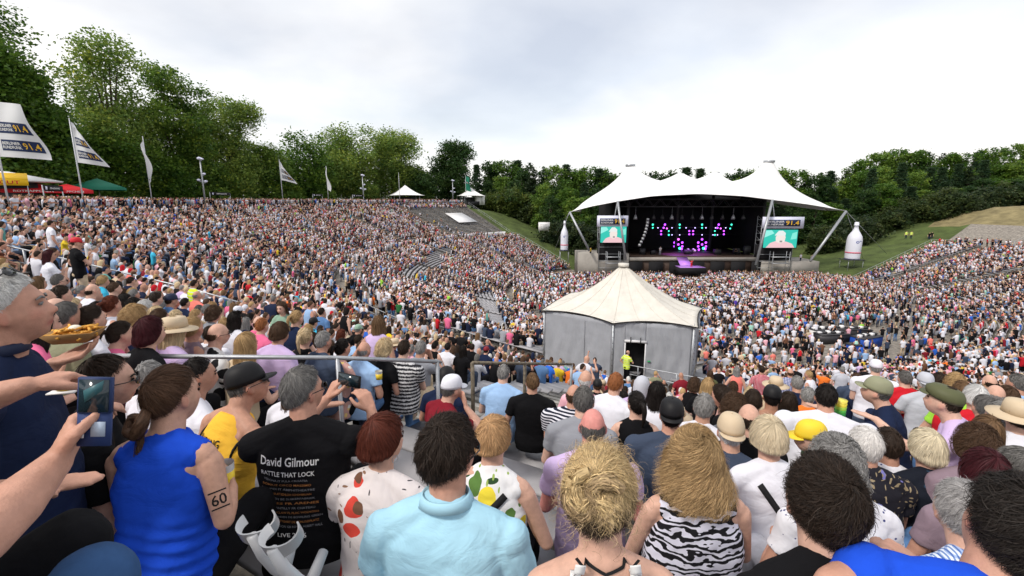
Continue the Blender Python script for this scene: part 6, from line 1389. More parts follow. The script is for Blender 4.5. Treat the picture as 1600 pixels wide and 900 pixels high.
for (g, px, py, d, az, label, hairkw, extra, scale, kw, org) in HERO:
    hm = None; hs = kw.pop('hs', None)
    if hairkw == 'bun': hm = head_parts_bun((.085, .046, .028)); hs = 'x'
    elif hairkw == 'updo': hm = head_parts_updo(); hs = 'x'
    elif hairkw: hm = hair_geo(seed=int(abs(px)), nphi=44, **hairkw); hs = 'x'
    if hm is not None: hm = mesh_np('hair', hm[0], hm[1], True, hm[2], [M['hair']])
    if extra == 'tattoo': g['fold'] = True
    geo_meshes(g, .0085, int(abs(px)))
    o = place(g, P(px, py, d), az, label, hs=hs, hairme=hm, scale=scale, **kw)
    RR, th = polar(org[0], org[1]); 
    if extra in ('tour', 'jersey', 'strap', 'collar', 'halter'):
        pass
    if extra == 'tour':
        zc = 1.0; U = g['U']; bvh = shirt_text(o, g, [('David Gilmour', -.035, .935, .26, .040, 'w', -.05), ('RATTLE THAT LOCK', -.045, .880, .24, .022, 'w', -.05)] + [(s, -.055+.004*i, .850-.0225*i, .20+.02*((i*7) % 3), .010, 'g' if i % 2 == 0 else 'o', -.05) for i, s in enumerate(('VERONA IT PULA CROATIA', 'ROMA IT CIRCO MASSIMO', 'POMPEII IT AMPHITHEATRE', 'VIENNA AT SCHLOSS SCHONBRUNN', 'TIENEN BE SUIKERFABRIEK', 'NIMES FR ARENES', 'CHANTILLY FR CHATEAU', 'WROCLAW PL PLAC WOLNOSCI', 'WIESBADEN DE BOWLING GREEN', 'STUTTGART DE SCHLOSSPLATZ', 'LONDON GB ROYAL ALBERT HALL'))] + [('LIVE 2016', -.04, .585, .13, .020, 'w', -.04)], {'w': M['wprint'], 'g': grey_t, 'o': gold_t})
    if extra == 'jersey':
        shirt_text(o, g, [('WU TANG', -.02, .93, .20, .040, 'b', .0), ('CLAN', -.04, .875, .13, .040, 'b', .0)], {'b': M['black']})
        V, F = g['shirtV']; fl = [tuple(f) for a in F for f in a.tolist()]; bvh = BVHTree.FromPolygons([tuple(v) for v in V], fl)
        m = MB(); a = np.linspace(0, 2*math.pi, 30, endpoint=False); ring = np.concatenate([np.stack([np.cos(a)*.075-.02, np.sin(a)*.055+.73], 1), np.stack([np.cos(a)*.055-.02, np.sin(a)*.035+.735], 1)]); Vd, _ = ray_decal(V, F, bvh, ring, []); m.add(Vd, [(i, (i+1) % 30, 30+(i+1) % 30, 30+i) for i in range(30)]); m.build('emblem', M['black'], o)
        U = g['U']
        for s in (-1, 1):      # black piping of the armholes
            m = MB(); pts = [(s*(.150+.012*math.sin(t)), .02-.105*math.cos(t), .37+.105*math.sin(t)) for t in np.linspace(0, 2*math.pi, 22)]; m.tube(pts, .007, 6, U); m.build('piping', M['black'], o, True)
        m = MB(); m.tube([(.085*math.cos(t), .068*math.sin(t), .535-.02*abs(math.sin(t))) for t in np.linspace(0, 2*math.pi, 26)], .007, 6, U); m.build('collar_piping', M['black'], o, True)
    if extra == 'strap':
        V, F = g['shirtV']; fl = [tuple(f) for a in F for f in a.tolist()]; bvh = BVHTree.FromPolygons([tuple(v) for v in V], fl)
        a = (.12, 1.0), (-.15, .62)
        if px < 900: a = (.10, 1.0), (-.17, .72)
        else: a = (-.09, 1.0), (.16, .66)
        Vs, Fs = strap_pts(g, bvh, a, .034); m = MB(); m.add(Vs, Fs); s = m.build('bag_strap', M['black'], o, True); so = s.modifiers.new('s', 'SOLIDIFY'); so.thickness = .004
    if extra == 'collar':
        U = g['U']; m = MB(); m.loft([(0, -.002, .574, .092, .084), (0, .0, .602, .078, .075), (0, .0, .606, .073, .071), (0, .0, .58, .073, .07)], 28, U, 2.1); m.build('collar', M['plainobj'], o, True, color=SC_['lightpolo'])
    if extra == 'halter':
        U = g['U']; V, F, _ = JOBS[g['body']][5]; fl = [tuple(f) for a in F for f in a.tolist()]; bvh = BVHTree.FromPolygons([tuple(v) for v in V], fl)
        for s in (-1, 1):
            Vs, Fs = strap_pts(g, bvh, ((s*.066, 1.105), (s*.078, 1.04), (s*.092, .96), (s*.095, .86)), .026, .004); m = MB(); m.add(Vs, Fs); q = m.build('halter_strap', M['wprint'], o, True); so = q.modifiers.new('s', 'SOLIDIFY'); so.thickness = .003
        Vs, Fs = strap_pts(g, bvh, ((-.078, 1.125), (-.050, 1.085), (0, 1.062), (.045, 1.075), (.075, 1.12)), .008, .004); m = MB(); m.add(Vs, Fs); h = bvh.ray_cast(Vector((-.012, -1, 1.05)), Vector((0, 1, 0))); y_ = h[0].y-.008 if h[0] else -.06; m.ell((-.012, y_, 1.046), (.007, .006, .013), 8, 6); m.tube([(-.012, y_, 1.038), (-.014, y_-.002, 1.018)], .005, 6); m.build('necklace', M['black'], o)
    if extra == 'earring':
        m = MB(); m.tube([(.083, -.0, -.058+0.0+.016*math.cos(t)) if 0 else (.084, .016*math.sin(t), -.060+.016*math.cos(t)) for t in np.linspace(0, 2*math.pi, 16)], .0018, 5); q = m.build('earring', M['steel'], o); q.matrix_local = to_m(g['Hd'])
    if extra == 'sunup':
        q = link('glasses', acc_mesh('glasses'), o); q.matrix_local = to_m(g['Hd'] @ np.array(Matrix.Translation((0, -.035, .062)) @ Matrix.Rotation(.62, 4, 'X')))
        U = g['U']; m = MB(); m.loft([(0, -.002, .574, .092, .084), (0, .0, .602, .078, .075), (0, .0, .606, .073, .071), (0, .0, .58, .073, .07)], 28, U, 2.1); m.build('collar', M['plainobj'], o, True, color=SC_['navy'])
    if extra == 'tattoo':
        sj, e, wr, hd = g['arms'][1]; V, F, _ = JOBS[g['body']][5]; fl = [tuple(f) for a in F for f in a.tolist()]; bvh = BVHTree.FromPolygons([tuple(v) for v in V], fl); c = sj*.34+e*.66; camL = frame(px, py, d, az, dict(lean=.16))[0](np.array((0, 0, CAMZ)))
        n_ = camL-c; n_ /= np.linalg.norm(n_); ax = (e-sj)/np.linalg.norm(e-sj); rt_ = np.cross(ax, n_); rt_ /= np.linalg.norm(rt_); dn_ = np.cross(n_, rt_)
        if dn_.dot(ax) < 0: dn_ = -dn_; 
        if np.cross(dn_, n_).dot(rt_) > 0: rt_ = -rt_
        m = MB()
        T, f = text_w('60', .050, height=.040); T2 = [(T, f)]
        for y0 in (.030, -.030): T2.append((np.array([(-.030+.006*q, y0+yy) for q in range(11) for yy in (0, .005)]), [(2*q, 2*q+2, 2*q+3, 2*q+1) for q in range(10)]))
        for T, f in T2:
            out_ = []
            for x, y in T:
                q = c+rt_*x-dn_*y+n_*.2; h = bvh.ray_cast(Vector(q), Vector(-n_)); out_.append((np.array(h[0])+n_*.0015) if h[0] else c)
            m.add(out_, f)
        m.build('tattoo', M['black'], o)
# ---------------------------------------------------------------- things near the camera
def phone(px, py, d, w_, h_, az, label, tilt=0.0, roll=0.0, flip=False):
    c = P(px, py, d); rt = empty('phone', c, -R_(az), label, 'phone'); m = MB(); m.box((0, 0, 0), (w_, .009, h_)); b = m.build('case', M['black'] if not flip else mat('blue_case', lin('#26365e'), .6), rt); rt.rotation_euler = (tilt, roll, -R_(az))
    m = MB(); m.box((0, -.006, 0), (w_*.88, .002, h_*.92)); m.build('screen', mat('phone_screen', (.015, .03, .04), .1, spec=.6), rt)
    if flip:
        m = MB(); m.box((0, .0, -h_*.98), (w_, .006, h_*.95)); m.build('flap', mat('blue_case2', lin('#2c3d6b'), .6), rt); m = MB(); m.box((.008, -.006, -h_*.95), (w_*.42, .002, h_*.42)); m.build('card', mat('card', (.42, .50, .62), .5), rt); m = MB(); m.box((-w_*.3, -.006, -h_*.95), (.004, .002, h_*.5)); m.build('card_edge', M['wprint'], rt)
        m = MB()
        m.poly([(-w_*.3, -.008, .01), (w_*.3, -.008, .03), (w_*.25, -.008, .01), (-w_*.25, -.008, -.012)], .0008, 1); m.build('picture', mat('phone_pic', (.04, .12, .14), .4), rt)
    return rt
phone(150, 617, .84, .052, .066, -14, 'phone in an open blue folding case held up at the left edge', tilt=-.1, roll=.12, flip=True)
phone(546, 594, 2.58, .15, .070, 20, 'black phone held sideways by the man in the tour t-shirt', tilt=-.1, roll=.06)
# paper tray of fries
c = P(118, 533, 1.80); rt = empty('fries_tray', c, .25, 'brown paper tray heaped with chips in the hand of the navy polo man', 'food tray')
m = MB(); m.add([(-.055, -.035, 0), (.055, -.035, 0), (.055, .035, 0), (-.055, .035, 0), (-.085, -.055, .040), (.085, -.055, .040), (.085, .055, .040), (-.085, .055, .040)], [(0, 3, 2, 1), (0, 1, 5, 4), (1, 2, 6, 5), (2, 3, 7, 6), (3, 0, 4, 7)]); t = m.build('tray', mat('kraft_paper', (.30, .17, .07), .8), rt); so = t.modifiers.new('s', 'SOLIDIFY'); so.thickness = .003
rr = random.Random(4); m = MB()
for k in range(46):
    a = rr.uniform(0, 3.14); b = rr.uniform(-.35, .5); l = rr.uniform(.025, .04); x, y, z = rr.uniform(-.065, .065), rr.uniform(-.038, .038), .022+rr.uniform(0, .030); v = np.array((math.cos(a)*math.cos(b), math.sin(a)*math.cos(b), math.sin(b)))*l; m.tube([np.array((x, y, z))-v, np.array((x, y, z))+v], .0050, 4)
m.build('fries', mat('fries', (.72, .36, .06), .6, noise=(60, .4, 3)), rt); m = MB(); m.ell((.0, .01, .05), (.022, .018, .014), 10, 6); m.build('sauce', mat('mayo', (.78, .74, .62), .4), rt)
c = P(103, 610, 1.35); rt = empty('snack_plate', c, .2, 'white paper plate with a yellow snack under the navy polo man\'s hand', 'plate'); m = MB(); m.box((0, 0, 0), (.07, .05, .004)); m.build('paper', M['wprint'], rt); m = MB(); m.ell((0, .0, .010), (.028, .018, .010), 10, 6); m.build('snack', mat('snack', (.55, .38, .05), .7, noise=(40, .5, 3)), rt)
# beaker in the blue-topped woman's hand
def beaker(px, py, d, r, h, label, col=(.85, .62, .05), full=.7):
    c = P(px, py, d); rt = empty('beaker', c, 0, label, 'cup'); m = MB(); m.tube([(0, 0, -h/2), (0, 0, h/2)], [r*.8, r], 20, caps=False); q = m.build('cup', mat('clear_cup', (.55, .56, .58), .25), rt, True); m = MB(); m.tube([(0, 0, -h/2+.001), (0, 0, -h/2+h*full)], [r*.83, r*.95], 20); m.build('drink', mat('drink', col, .3), rt, True); return rt
o = beaker(352, 742, 1.84, .036, .105, 'half-full beaker of yellow drink held by the blue-topped woman')
# crutches
def crutch(px, py, d, px2, py2, d2, label, yaw):
    top = P(px, py, d); bot = P(px2, py2, d2); rt = empty('crutch', top, yaw, label, 'crutch', 'forearm crutches leaning on the near bench')
    iv = np.array(Matrix.Rotation(-yaw, 3, 'Z')); b = iv @ (bot-top); gm = mat('grey_plastic', (.50, .51, .53), .4, spec=.5)
    u = b/np.linalg.norm(b); m = MB(); x = np.array((1, 0, 0.)); 
    R0 = .043
    V = []; n = 20; w2 = .022
    side = np.cross(u, x); side /= np.linalg.norm(side)
    for th_ in (0, .0045):
        for k in range(n+1):
            a = -2.25+4.5*k/n
            for s in (-1, 1): V.append((x*math.sin(a)+side*math.cos(a))*(R0+th_)*np.array(1) + u*(s*w2*(1-.35*abs(math.sin(a)))) - side*0)
    F = []
    for lay in (0, 1):
        o_ = lay*2*(n+1)
        for k in range(n): F.append((o_+2*k, o_+2*k+1, o_+2*k+3, o_+2*k+2))
    for k in range(n):
        F.append((2*k, 2*k+2, 2*(n+1)+2*k+2, 2*(n+1)+2*k)); F.append((2*k+1, 2*k+3, 2*(n+1)+2*k+3, 2*(n+1)+2*k+1))
    F += [(0, 1, 2*(n+1)+1, 2*(n+1)), (2*n, 2*n+1, 2*(n+1)+2*n+1, 2*(n+1)+2*n)]; m.add(V, F); m.build('cuff', gm, rt, True)
    m = MB(); st = side*(R0+.004); pts = [st-u*.015, st+u*.06, st*.7+u*.13, st*.2+u*.20]; m.tube(pts, [.013, .016, .017, .015], 10); m.tube([st*.2+u*.18, b*.5+u*.1, b], [.0125, .0115, .011], 10); m.build('shaft', gm, rt, True)
    m = MB(); m.tube([st*.2+u*.19, st*.2+u*.19-side*.10+x*.01], [.017, .014], 10); m.build('grip', mat('grip', (.30, .31, .33), .5), rt, True)
    m = MB(); m.tube([b, b+u*.03], .018, 10); m.build('rubber_foot', M['black'], rt)
crutch(403, 820, 1.22, 500, 985, 1.42, 'grey forearm crutch whose cuff stands highest, beside the blue-topped woman', .3)
crutch(440, 838, 1.16, 540, 1000, 1.35, 'grey forearm crutch in front of its twin, nearest the tour t-shirt man', .1)
# ---------------------------------------------------------------- people in the middle distance, built from a set of shared bodies
LIB = {}
for nm, kw in dict(m_lap=dict(), m_lap2=dict(arms=('lap2', 'lap'), lean=.22, w=1.08, belly=.03), m_big=dict(arms=('lap', 'lap2'), w=1.25, belly=.08, lean=.1), m_clap=dict(arms=('clap', 'clap'), lean=.1), m_phone=dict(arms=('phone', 'phone'), lean=.05), m_face=dict(arms=('lap', 'face'), lean=.2, w=1.05), m_chest=dict(arms=('chest', 'lap'), lean=.1, hyaw=.3),
                   m_tank=dict(shirt='tank', legs='shorts', arms=('lap', 'knee'), lean=.2), m_long=dict(shirt='long', arms=('cross', 'cross'), w=1.08, lean=.08), m_back=dict(arms=('side', 'lap'), lean=-.05, hyaw=-.3, w=1.1, belly=.04),
                   f_lap=dict(fem=True, w=.98), f_lap2=dict(fem=True, w=1.12, belly=.03, arms=('lap2', 'lap'), lean=.2), f_tank=dict(fem=True, shirt='tank', arms=('lap', 'lap2'), w=1.0, hyaw=.25), f_face=dict(fem=True, arms=('face', 'lap'), lean=.2, hyaw=.2), f_clap=dict(fem=True, arms=('clap', 'clap')), f_phone=dict(fem=True, arms=('chest', 'phone'), lean=.05), f_long=dict(fem=True, shirt='long', arms=('lap', 'chest'), w=1.02), f_strap=dict(fem=True, shirt='tank', arms=('side', 'lap'), lean=0, hyaw=-.35),
                   s_down=dict(pose='stand', arms=('down', 'down'), lean=.02), s_hip=dict(pose='stand', arms=('hip', 'chest'), lean=.0, hyaw=.3), s_cross=dict(pose='stand', arms=('cross', 'cross'), lean=.02, w=1.08, belly=.04), s_up=dict(pose='stand', arms=('up', 'chest'), lean=.0), s_fem=dict(pose='stand', fem=True, arms=('down', 'chest'), legs='shorts'), s_femt=dict(pose='stand', fem=True, shirt='tank', arms=('hip', 'down'), legs='skirt'), s_reach=dict(pose='stand', arms=('reach', 'down'), lean=.25, hpitch=-.3, w=1.05), s_lean=dict(pose='stand', arms=('reach', 'reach'), lean=.7, w=1.25, belly=.06)).items():
    LIB[nm] = geo(voxel=.0135, headn=3, seed=len(LIB)*7+1, smooth=2, **kw)
run_jobs()
H_sit, H_stand = 1.2, 1.64
def M_(px, py, lib, sc, hs, hc, label, az=None, sk=None, tc=None, cap=None, capc='white', glasses=False, mat_=None, d=None, scale=1.0, lod=None, group=None):
    g = LIB[lib]; hh = g['Hd'][2, 3]*scale
    if d is None: d = solve(px, py, hh)
    p = P(px, py, d); a = math.degrees(math.atan2(STAGE[0]-p[0], STAGE[1]-p[1])) if az is None else az
    r = random.Random(int(px*31+py*17)); 
    if az is None: a += r.uniform(-9, 9)
    return place(g, p, a, label, sc, hs, hc, r.randrange(5) if sk is None else sk, tc or r.choice(('denimblue', 'slate', 'black', 'navy', 'beige', 'black')), cap, capc, glasses, mat_, (2 if d < 5 else 1) if lod is None else lod, scale, group)
# hand-placed: column, row of the head; body; shirt; hair; colour; label
T_ = [
 # right of the aisle, next rows down
 (832, 598, 'm_back', 'black', 'crop', 'lbrown', 'man with a mohawk-like crop in a black t-shirt on the bench before the tent', dict(d=5.25, az=12)),
 (787, 584, 'm_lap2', 'lblue', 'crop', 'grey', 'man with cropped grey hair in a light blue shirt beside the mohawk man', dict(d=5.67, az=14)),
 (706, 608, 'm_face', 'darkred', 'crop', 'dgrey', 'man in a white baseball cap and dark red t-shirt', dict(d=4.18, cap='cap', capc='white', az=50)),
 (698, 590, 'm_lap', 'navy', 'bald2', 'dark', 'person with a black headscarf and navy top behind the white cap', dict(d=4.86, cap='hood', capc='black')),
 (962, 600, 'm_lap2', 'white', 'short', 'ginger', 'ginger-haired man in a white shirt in front of the tent door', dict(d=4.86, glasses=False, az=35)),
 (912, 628, 'm_lap2', 'grey', 'short', 'dgrey', 'grey-haired man in a washed blue-grey t-shirt leaning on his arm', dict(d=3.50)),
 (915, 594, 'm_lap', 'lpink', 'bald2', 'white', 'man with a bald pale head behind the striped shirt', dict(d=5.04)),
 (897, 618, 'm_big', 'navy', 'bald', 'brown', 'balding man in a dark pinstriped shirt', dict(d=4.52, mat_='hstripe')),
 (994, 632, 'f_strap', 'black', 'tied', 'black', 'woman with a black ponytail in a backless black dress', dict(d=4.07, az=8)),
 (1003, 604, 'm_lap', 'lilac', 'bald2', 'grey', 'person in a pale grey hood', dict(d=5.20, cap='hood', capc='lgrey')),
 (1026, 614, 'f_lap', 'white', 'mid', 'black', 'woman with sleek black hair in a white top behind the hooded person', dict(d=4.97)),
 (1049, 650, 'm_big', 'slate', 'crop', 'black', 'broad man in a black cap worn backwards and dark blue t-shirt', dict(d=3.28, cap='capb', capc='black')),
 (1100, 638, 'f_lap2', 'white', 'short', 'grey', 'person with short grey hair in an embroidered white top', dict(d=3.73)),
 (1141, 676, 'm_lap', 'slate', 'crop', 'white', 'man in a beige cap worn backwards and violet-grey shirt', dict(d=3.05, cap='capb', capc='beige')),
 (1170, 655, 'm_lap', 'black', 'bald', 'dark', 'man with a thinning crown in a black shirt with red trim', dict(d=3.33)),
 (1176, 628, 'm_big', 'black', 'crop', 'dark', 'broad-necked man in a black t-shirt with close-cropped hair', dict(d=4.18)),
 (1147, 640, 'f_lap', 'grey', 'curlyb', 'brown', 'woman with frizzy light-brown curls', dict(d=3.95)),
 (1126, 620, 'f_tank', 'slate', 'sbob', 'dark', 'woman with short dark hair looking left in a patterned sleeveless top', dict(d=4.75, az=-60, mat_='mixprint')),
 (1206, 622, 'm_none', 'brown', 'crop', 'black', 'bare-backed man in a black cap', dict(d=4.63, cap='cap', capc='black', sk=(.38, .19, .12))),
 (1231, 630, 'f_lap', 'mint', 'mid', 'dark', 'woman with dark hair in a mint top', dict(d=4.97)),
 (1266, 685, 'm_lap2', 'green', 'short', 'grey', 'man in a bright yellow cap and green t-shirt', dict(d=3.28, cap='cap', capc='yellow', az=-75)),
 (1290, 622, 'm_huge', 'white', 'short', 'black', 'heavy-set dark-haired person in white in the right rows', dict(d=3.84, az=25)),
 (1368, 612, 's_reach', 'navy', 'short', 'dgrey', 'standing man in a camouflage cap and navy t-shirt passing stacked cups', dict(d=3.95, cap='cap', capc='khaki', az=-50)),
 (1473, 628, 's_reach', 'lilac', 'crop', 'dark', 'standing man in a green-grey flat cap and lilac henley shirt', dict(d=3.28, cap='flat', capc='olive', az=-40)),
 (1386, 696, 'm_lap', 'lgrey', 'short', 'dark', 'dark-haired person in a grey printed shirt beside the white-haired man', dict(d=3.05, mat_='polka')),
 (1524, 698, 'f_lap2', 'mauve', 'curlyb', 'brown', 'woman with short reddish-brown curls in a mauve top', dict(d=2.82)),
 (1541, 676, 'f_lap', 'mauve', 'long', 'lbrown', 'woman with straight light-brown hair behind the brown curls', dict(d=3.28)),
 (1538, 742, 'f_lap2', 'mauve', 'bob', 'burgundy', 'woman with a dark burgundy bob low at the right', dict(d=2.26)),
 (1586, 735, 'm_lap', 'red', 'crop', 'dgrey', 'grey-haired man at the right edge in a green and red shirt', dict(d=2.26, mat_='mixprint', az=-40)),
 (1560, 650, 'f_lap', 'lblue', 'tied', 'grey', 'woman with a grey ponytail in a pale blue top', dict(d=3.62)),
 (1537, 638, 'm_lap', 'white', 'crop', 'dgrey', 'dark-grey-haired man in white behind the grey ponytail', dict(d=3.95)),
 (1523, 622, 'm_big', 'red', 'sbob', 'white', 'white-haired person in a bright red top', dict(d=4.41)),
 (1502, 612, 'm_lap', 'lime', 'short', 'lbrown', 'young person in a lime-green shirt', dict(d=4.97)),
 (1590, 652, 'm_lap', 'white', 'short', 'dark', 'person in a pale straw hat with a dark band at the right edge', dict(d=3.39, cap='straw', capc='beige')),
 (1555, 618, 'm_lap', 'lpink', 'bald2', 'grey', 'bald man behind the grey-ponytailed woman', dict(d=4.75)),
 (1572, 622, 'f_lap', 'lpink', 'bob', 'brown', 'woman with a brown bob beside the bald man', dict(d=4.75)),
 (1445, 598, 'm_lap', 'lgrey', 'crop', 'white', 'man in a white cap and pale grey hoodie above the banner', dict(d=5.88, cap='capb', capc='lgrey')),
 (1413, 592, 'm_big', 'red', 'crop', 'dgrey', 'broad man in a bright red t-shirt leaning on the walkway rail', dict(d=6.30, az=15)),
 (1466, 596, 'm_lap', 'coral', 'short', 'dark', 'dark-haired man in a coral shirt', dict(d=6.09)),
 (1492, 600, 'f_tank', 'lblue', 'curlyb', 'blond', 'woman with fluffy blond hair in a light blue top', dict(d=5.88)),
 (1546, 598, 's_down', 'lime', 'bald2', 'dark', 'bald steward in a yellow vest standing by the banner', dict(d=6.30, mat_='vest')),
 (1588, 600, 'm_big', 'lblue', 'short', 'dgrey', 'large grey-haired man in a light blue shirt at the right edge', dict(d=5.25, az=-10)),
 (1368, 575, 'm_big', 'white', 'crop', 'grey', 'man in a pale cap above the banner', dict(d=7.14, cap='cap', capc='white')),
 # standing and leaning people just past the walkway rail
 (1110, 585, 's_fem', 'olive', 'long', 'brown', 'standing woman with long brown hair in an olive top at the rail', dict(d=14.5)),
 (1151, 580, 's_femt', 'coral', 'mid', 'grey', 'standing woman in a coral top with a dark strap', dict(d=13.5)),
 (1190, 578, 's_down', 'red', 'short', 'dark', 'man in a red checked shirt standing at the rail', dict(d=12.5, mat_='redcheck')),
 (1235, 583, 's_cross', 'white', 'bald', 'brown', 'man in a blue and white checked shirt leaning on the rail', dict(d=12.2, mat_='bluecheck')),
 (1263, 586, 's_femt', 'white', 'short', 'blond', 'woman in a white vest top standing behind the checked shirt', dict(d=11.8, az=-30)),
 (1316, 578, 's_down', 'lgrey', 'short', 'grey', 'man in a grey t-shirt standing in the lower rows', dict(d=16)),
 (1338, 592, 'm_big', 'slate', 'short', 'brown', 'man in a slate-blue t-shirt before the steps to the floor', dict(d=8.6)),
 (1262, 620, 'm_lap', 'orange', 'short', 'grey', 'person in an orange shirt behind the rail', dict(d=5.6)),
 (1106, 604, 'f_lap', 'black', 'mid', 'blond', 'woman with shoulder-length blond hair just below the rail', dict(d=6.4)),
 (1212, 603, 'm_lap', 'beige', 'short', 'blond', 'person in a wide straw hat below the rail', dict(d=6.5, cap='straw', capc='beige')),
 (1245, 600, 'm_lap', 'navy', 'short', 'grey', 'grey-haired man in navy just below the rail', dict(d=6.6)),
 # left stand
 (65, 506, 'f_lap2', 'pink', 'long', 'black', 'woman with long black hair and a pink top behind the navy polo man', dict()),
 (105, 496, 'm_lap', 'khaki', 'short', 'dgrey', 'grey-haired person in a khaki shirt seen past the paper tray', dict()),
 (144, 500, 'f_lap', 'white', 'tied', 'dark', 'woman with a dark ponytail in white beside the khaki shirt', dict()),
 (190, 524, 'f_face', 'pink', 'tied', 'dark', 'woman in a pink t-shirt with black strap, hand raised to her face', dict(d=3.9)),
 (236, 520, 'f_lap', 'black', 'bob', 'burgundy', 'woman with a short burgundy bob', dict()),
 (273, 517, 'f_lap2', 'lilac', 'mid', 'lblond', 'woman in a cream sun hat and pale lilac blouse', dict(cap='straw', capc='beige')),
 (302, 514, 'f_strap', 'mauve', 'tied', 'blond', 'woman with a blond ponytail and taupe vest', dict()),
 (341, 523, 'm_big', 'white', 'bald2', 'brown', 'bald man with glasses in a black-and-white flowered shirt', dict(mat_='bwflower', glasses=True, az=45, d=4.4)),
 (386, 540, 'f_lap', 'beige', 'long', 'blond', 'woman with long straight blond hair behind the rail', dict(d=4.3)),
 (438, 522, 'f_lap2', 'lilac', 'sbob', 'brown', 'woman with short brown hair in a lilac t-shirt', dict(d=4.9)),
 (477, 528, 'f_strap', 'black', 'tied', 'lblond', 'woman with pinned light hair and a black top with white strap', dict(d=5.3)),
 (506, 534, 'm_big', 'slate', 'short', 'grey', 'grey-haired man in a slate-blue t-shirt with a back print', dict(d=5.2)),
 (536, 545, 'f_lap', 'mauve', 'tied', 'black', 'woman with a black ponytail in a wine-coloured print', dict(mat_='mixprint')),
 (569, 548, 'm_lap2', 'lblue', 'bald2', 'grey', 'bald man in a pale blue shirt with a black shoulder strap', dict(d=5.6)),
 (601, 546, 'f_lap2', 'black', 'curlyb', 'lblond', 'woman with fluffy blond hair in black', dict(d=5.9)),
 (632, 546, 'm_big', 'black', 'short', 'dark', 'dark-haired man in a black and white zigzag shirt', dict(mat_='nstripe', d=5.9)),
 (658, 546, 'm_face', 'grey', 'short', 'grey', 'grey-haired man in a grey t-shirt with folded hands', dict(d=6.4)),
 (681, 541, 'f_tank', 'black', 'short', 'black', 'person in a black sleeveless top beside the grey t-shirt', dict()),
 (700, 543, 'm_lap2', 'white', 'short', 'black', 'dark-haired man in a white t-shirt on the bench edge', dict()),
 (724, 548, 'f_lap', 'black', 'long', 'black', 'woman with long black hair all in black', dict()),
 (738, 543, 'm_lap', 'black', 'short', 'dark', 'man in black beside the woman with long black hair', dict()),
 (760, 548, 'm_lap', 'navy', 'crop', 'dark', 'man in a red cap and navy shirt at the end of the bench', dict(cap='cap', capc='darkred')),
 (440, 482, 's_fem', 'sage', 'mid', 'brown', 'standing woman in a sage-green top facing the camera', dict(az=185, d=8.2)),
 (335, 492, 'f_lap', 'grey', 'curlyb', 'brown', 'woman with bushy brown hair above the flowered shirt', dict()),
 (368, 500, 'f_phone', 'white', 'mid', 'black', 'dark-haired woman raising her hand to her hair', dict()),
 (410, 510, 'f_lap', 'pink', 'short', 'ginger', 'ginger-haired person in rose', dict()),
 (405, 505, 'm_lap', 'pink', 'bald2', 'brown', 'bald man in a salmon shirt', dict()),
 (304, 444, 's_down', 'lime', 'short', 'dark', 'steward in a yellow vest standing in the left stand', dict(d=13, mat_='vest')),
 (308, 462, 's_cross', 'coral', 'bald', 'grey', 'grey balding man in a coral polo standing behind the steward', dict(d=10.8, )),
 (78, 400, 's_hip', 'white', 'mid', 'burgundy', 'woman with burgundy hair and a white t-shirt standing by the left railing', dict(d=9.5)),
 (120, 380, 's_hip', 'black', 'crop', 'brown', 'man in a red cap and black t-shirt standing among the left rows', dict(cap='cap', capc='red', d=10.5)),
 (80, 350, 's_down', 'white', 'short', 'dark', 'man in a white t-shirt and jeans standing high on the left', dict(d=16, tc='denimblue')),
 (145, 455, 'm_lap', 'white', 'bald2', 'dark', 'bald man in a white t-shirt in the left rows', dict()),
 (205, 440, 'm_lap2', 'navy', 'short', 'dark', 'dark-haired man in a navy t-shirt in the left rows', dict()),
 (180, 452, 'm_chest', 'navy', 'short', 'brown', 'man in dark navy leaning forward in the left rows', dict()),
 (162, 440, 'f_lap', 'cyan', 'sbob', 'blond', 'person with blond hair in sky blue', dict()),
 (175, 478, 'f_strap', 'white', 'tied', 'auburn', 'woman with auburn hair and a white lace top', dict()),
 (245, 468, 'm_lap2', 'black', 'short', 'dark', 'man in black looking down, left rows', dict()),
 (268, 470, 'm_lap', 'denimblue', 'crop', 'dark', 'man in a navy cap and denim shirt', dict(cap='cap', capc='navy')),
 (92, 440, 'm_lap', 'white', 'short', 'dgrey', 'grey-haired man in glasses behind the polo man', dict(glasses=True)),
 (97, 462, 'm_lap', 'white', 'short', 'dark', 'dark-haired man in white with a navy jacket', dict()),
 (68, 470, 'm_lap', 'red', 'bald2', 'grey', 'bald man in red just behind the polo man', dict(d=4.2)),
 (88, 486, 'm_lap', 'navy', 'bald', 'white', 'balding white-haired man between the polo man and the tray', dict(d=3.9)),
 (212, 500, 'f_lap', 'navy', 'curlyb', 'blond', 'blond woman with hair clips looking away, left rows', dict()),
 (250, 500, 'm_lap', 'lgrey', 'crop', 'brown', 'short-haired man in a pale grey shirt with dark glasses on his head', dict()),
 (560, 515, 'm_lap', 'black', 'crop', 'grey', 'man in a light green cap and black t-shirt', dict(cap='cap', capc='sage')),
 (490, 505, 'm_lap', 'cyan', 'crop', 'dark', 'man in a black cap and bright blue shirt', dict(cap='cap', capc='black')),
 (503, 488, 's_down', 'denimblue', 'short', 'dark', 'man in a denim shirt standing in the left rows', dict(d=12, )),
 (608, 515, 'f_lap2', 'yellow', 'long', 'dark', 'woman with long dark hair in a mustard-yellow top', dict()),
]
_cap0 = acc_mesh
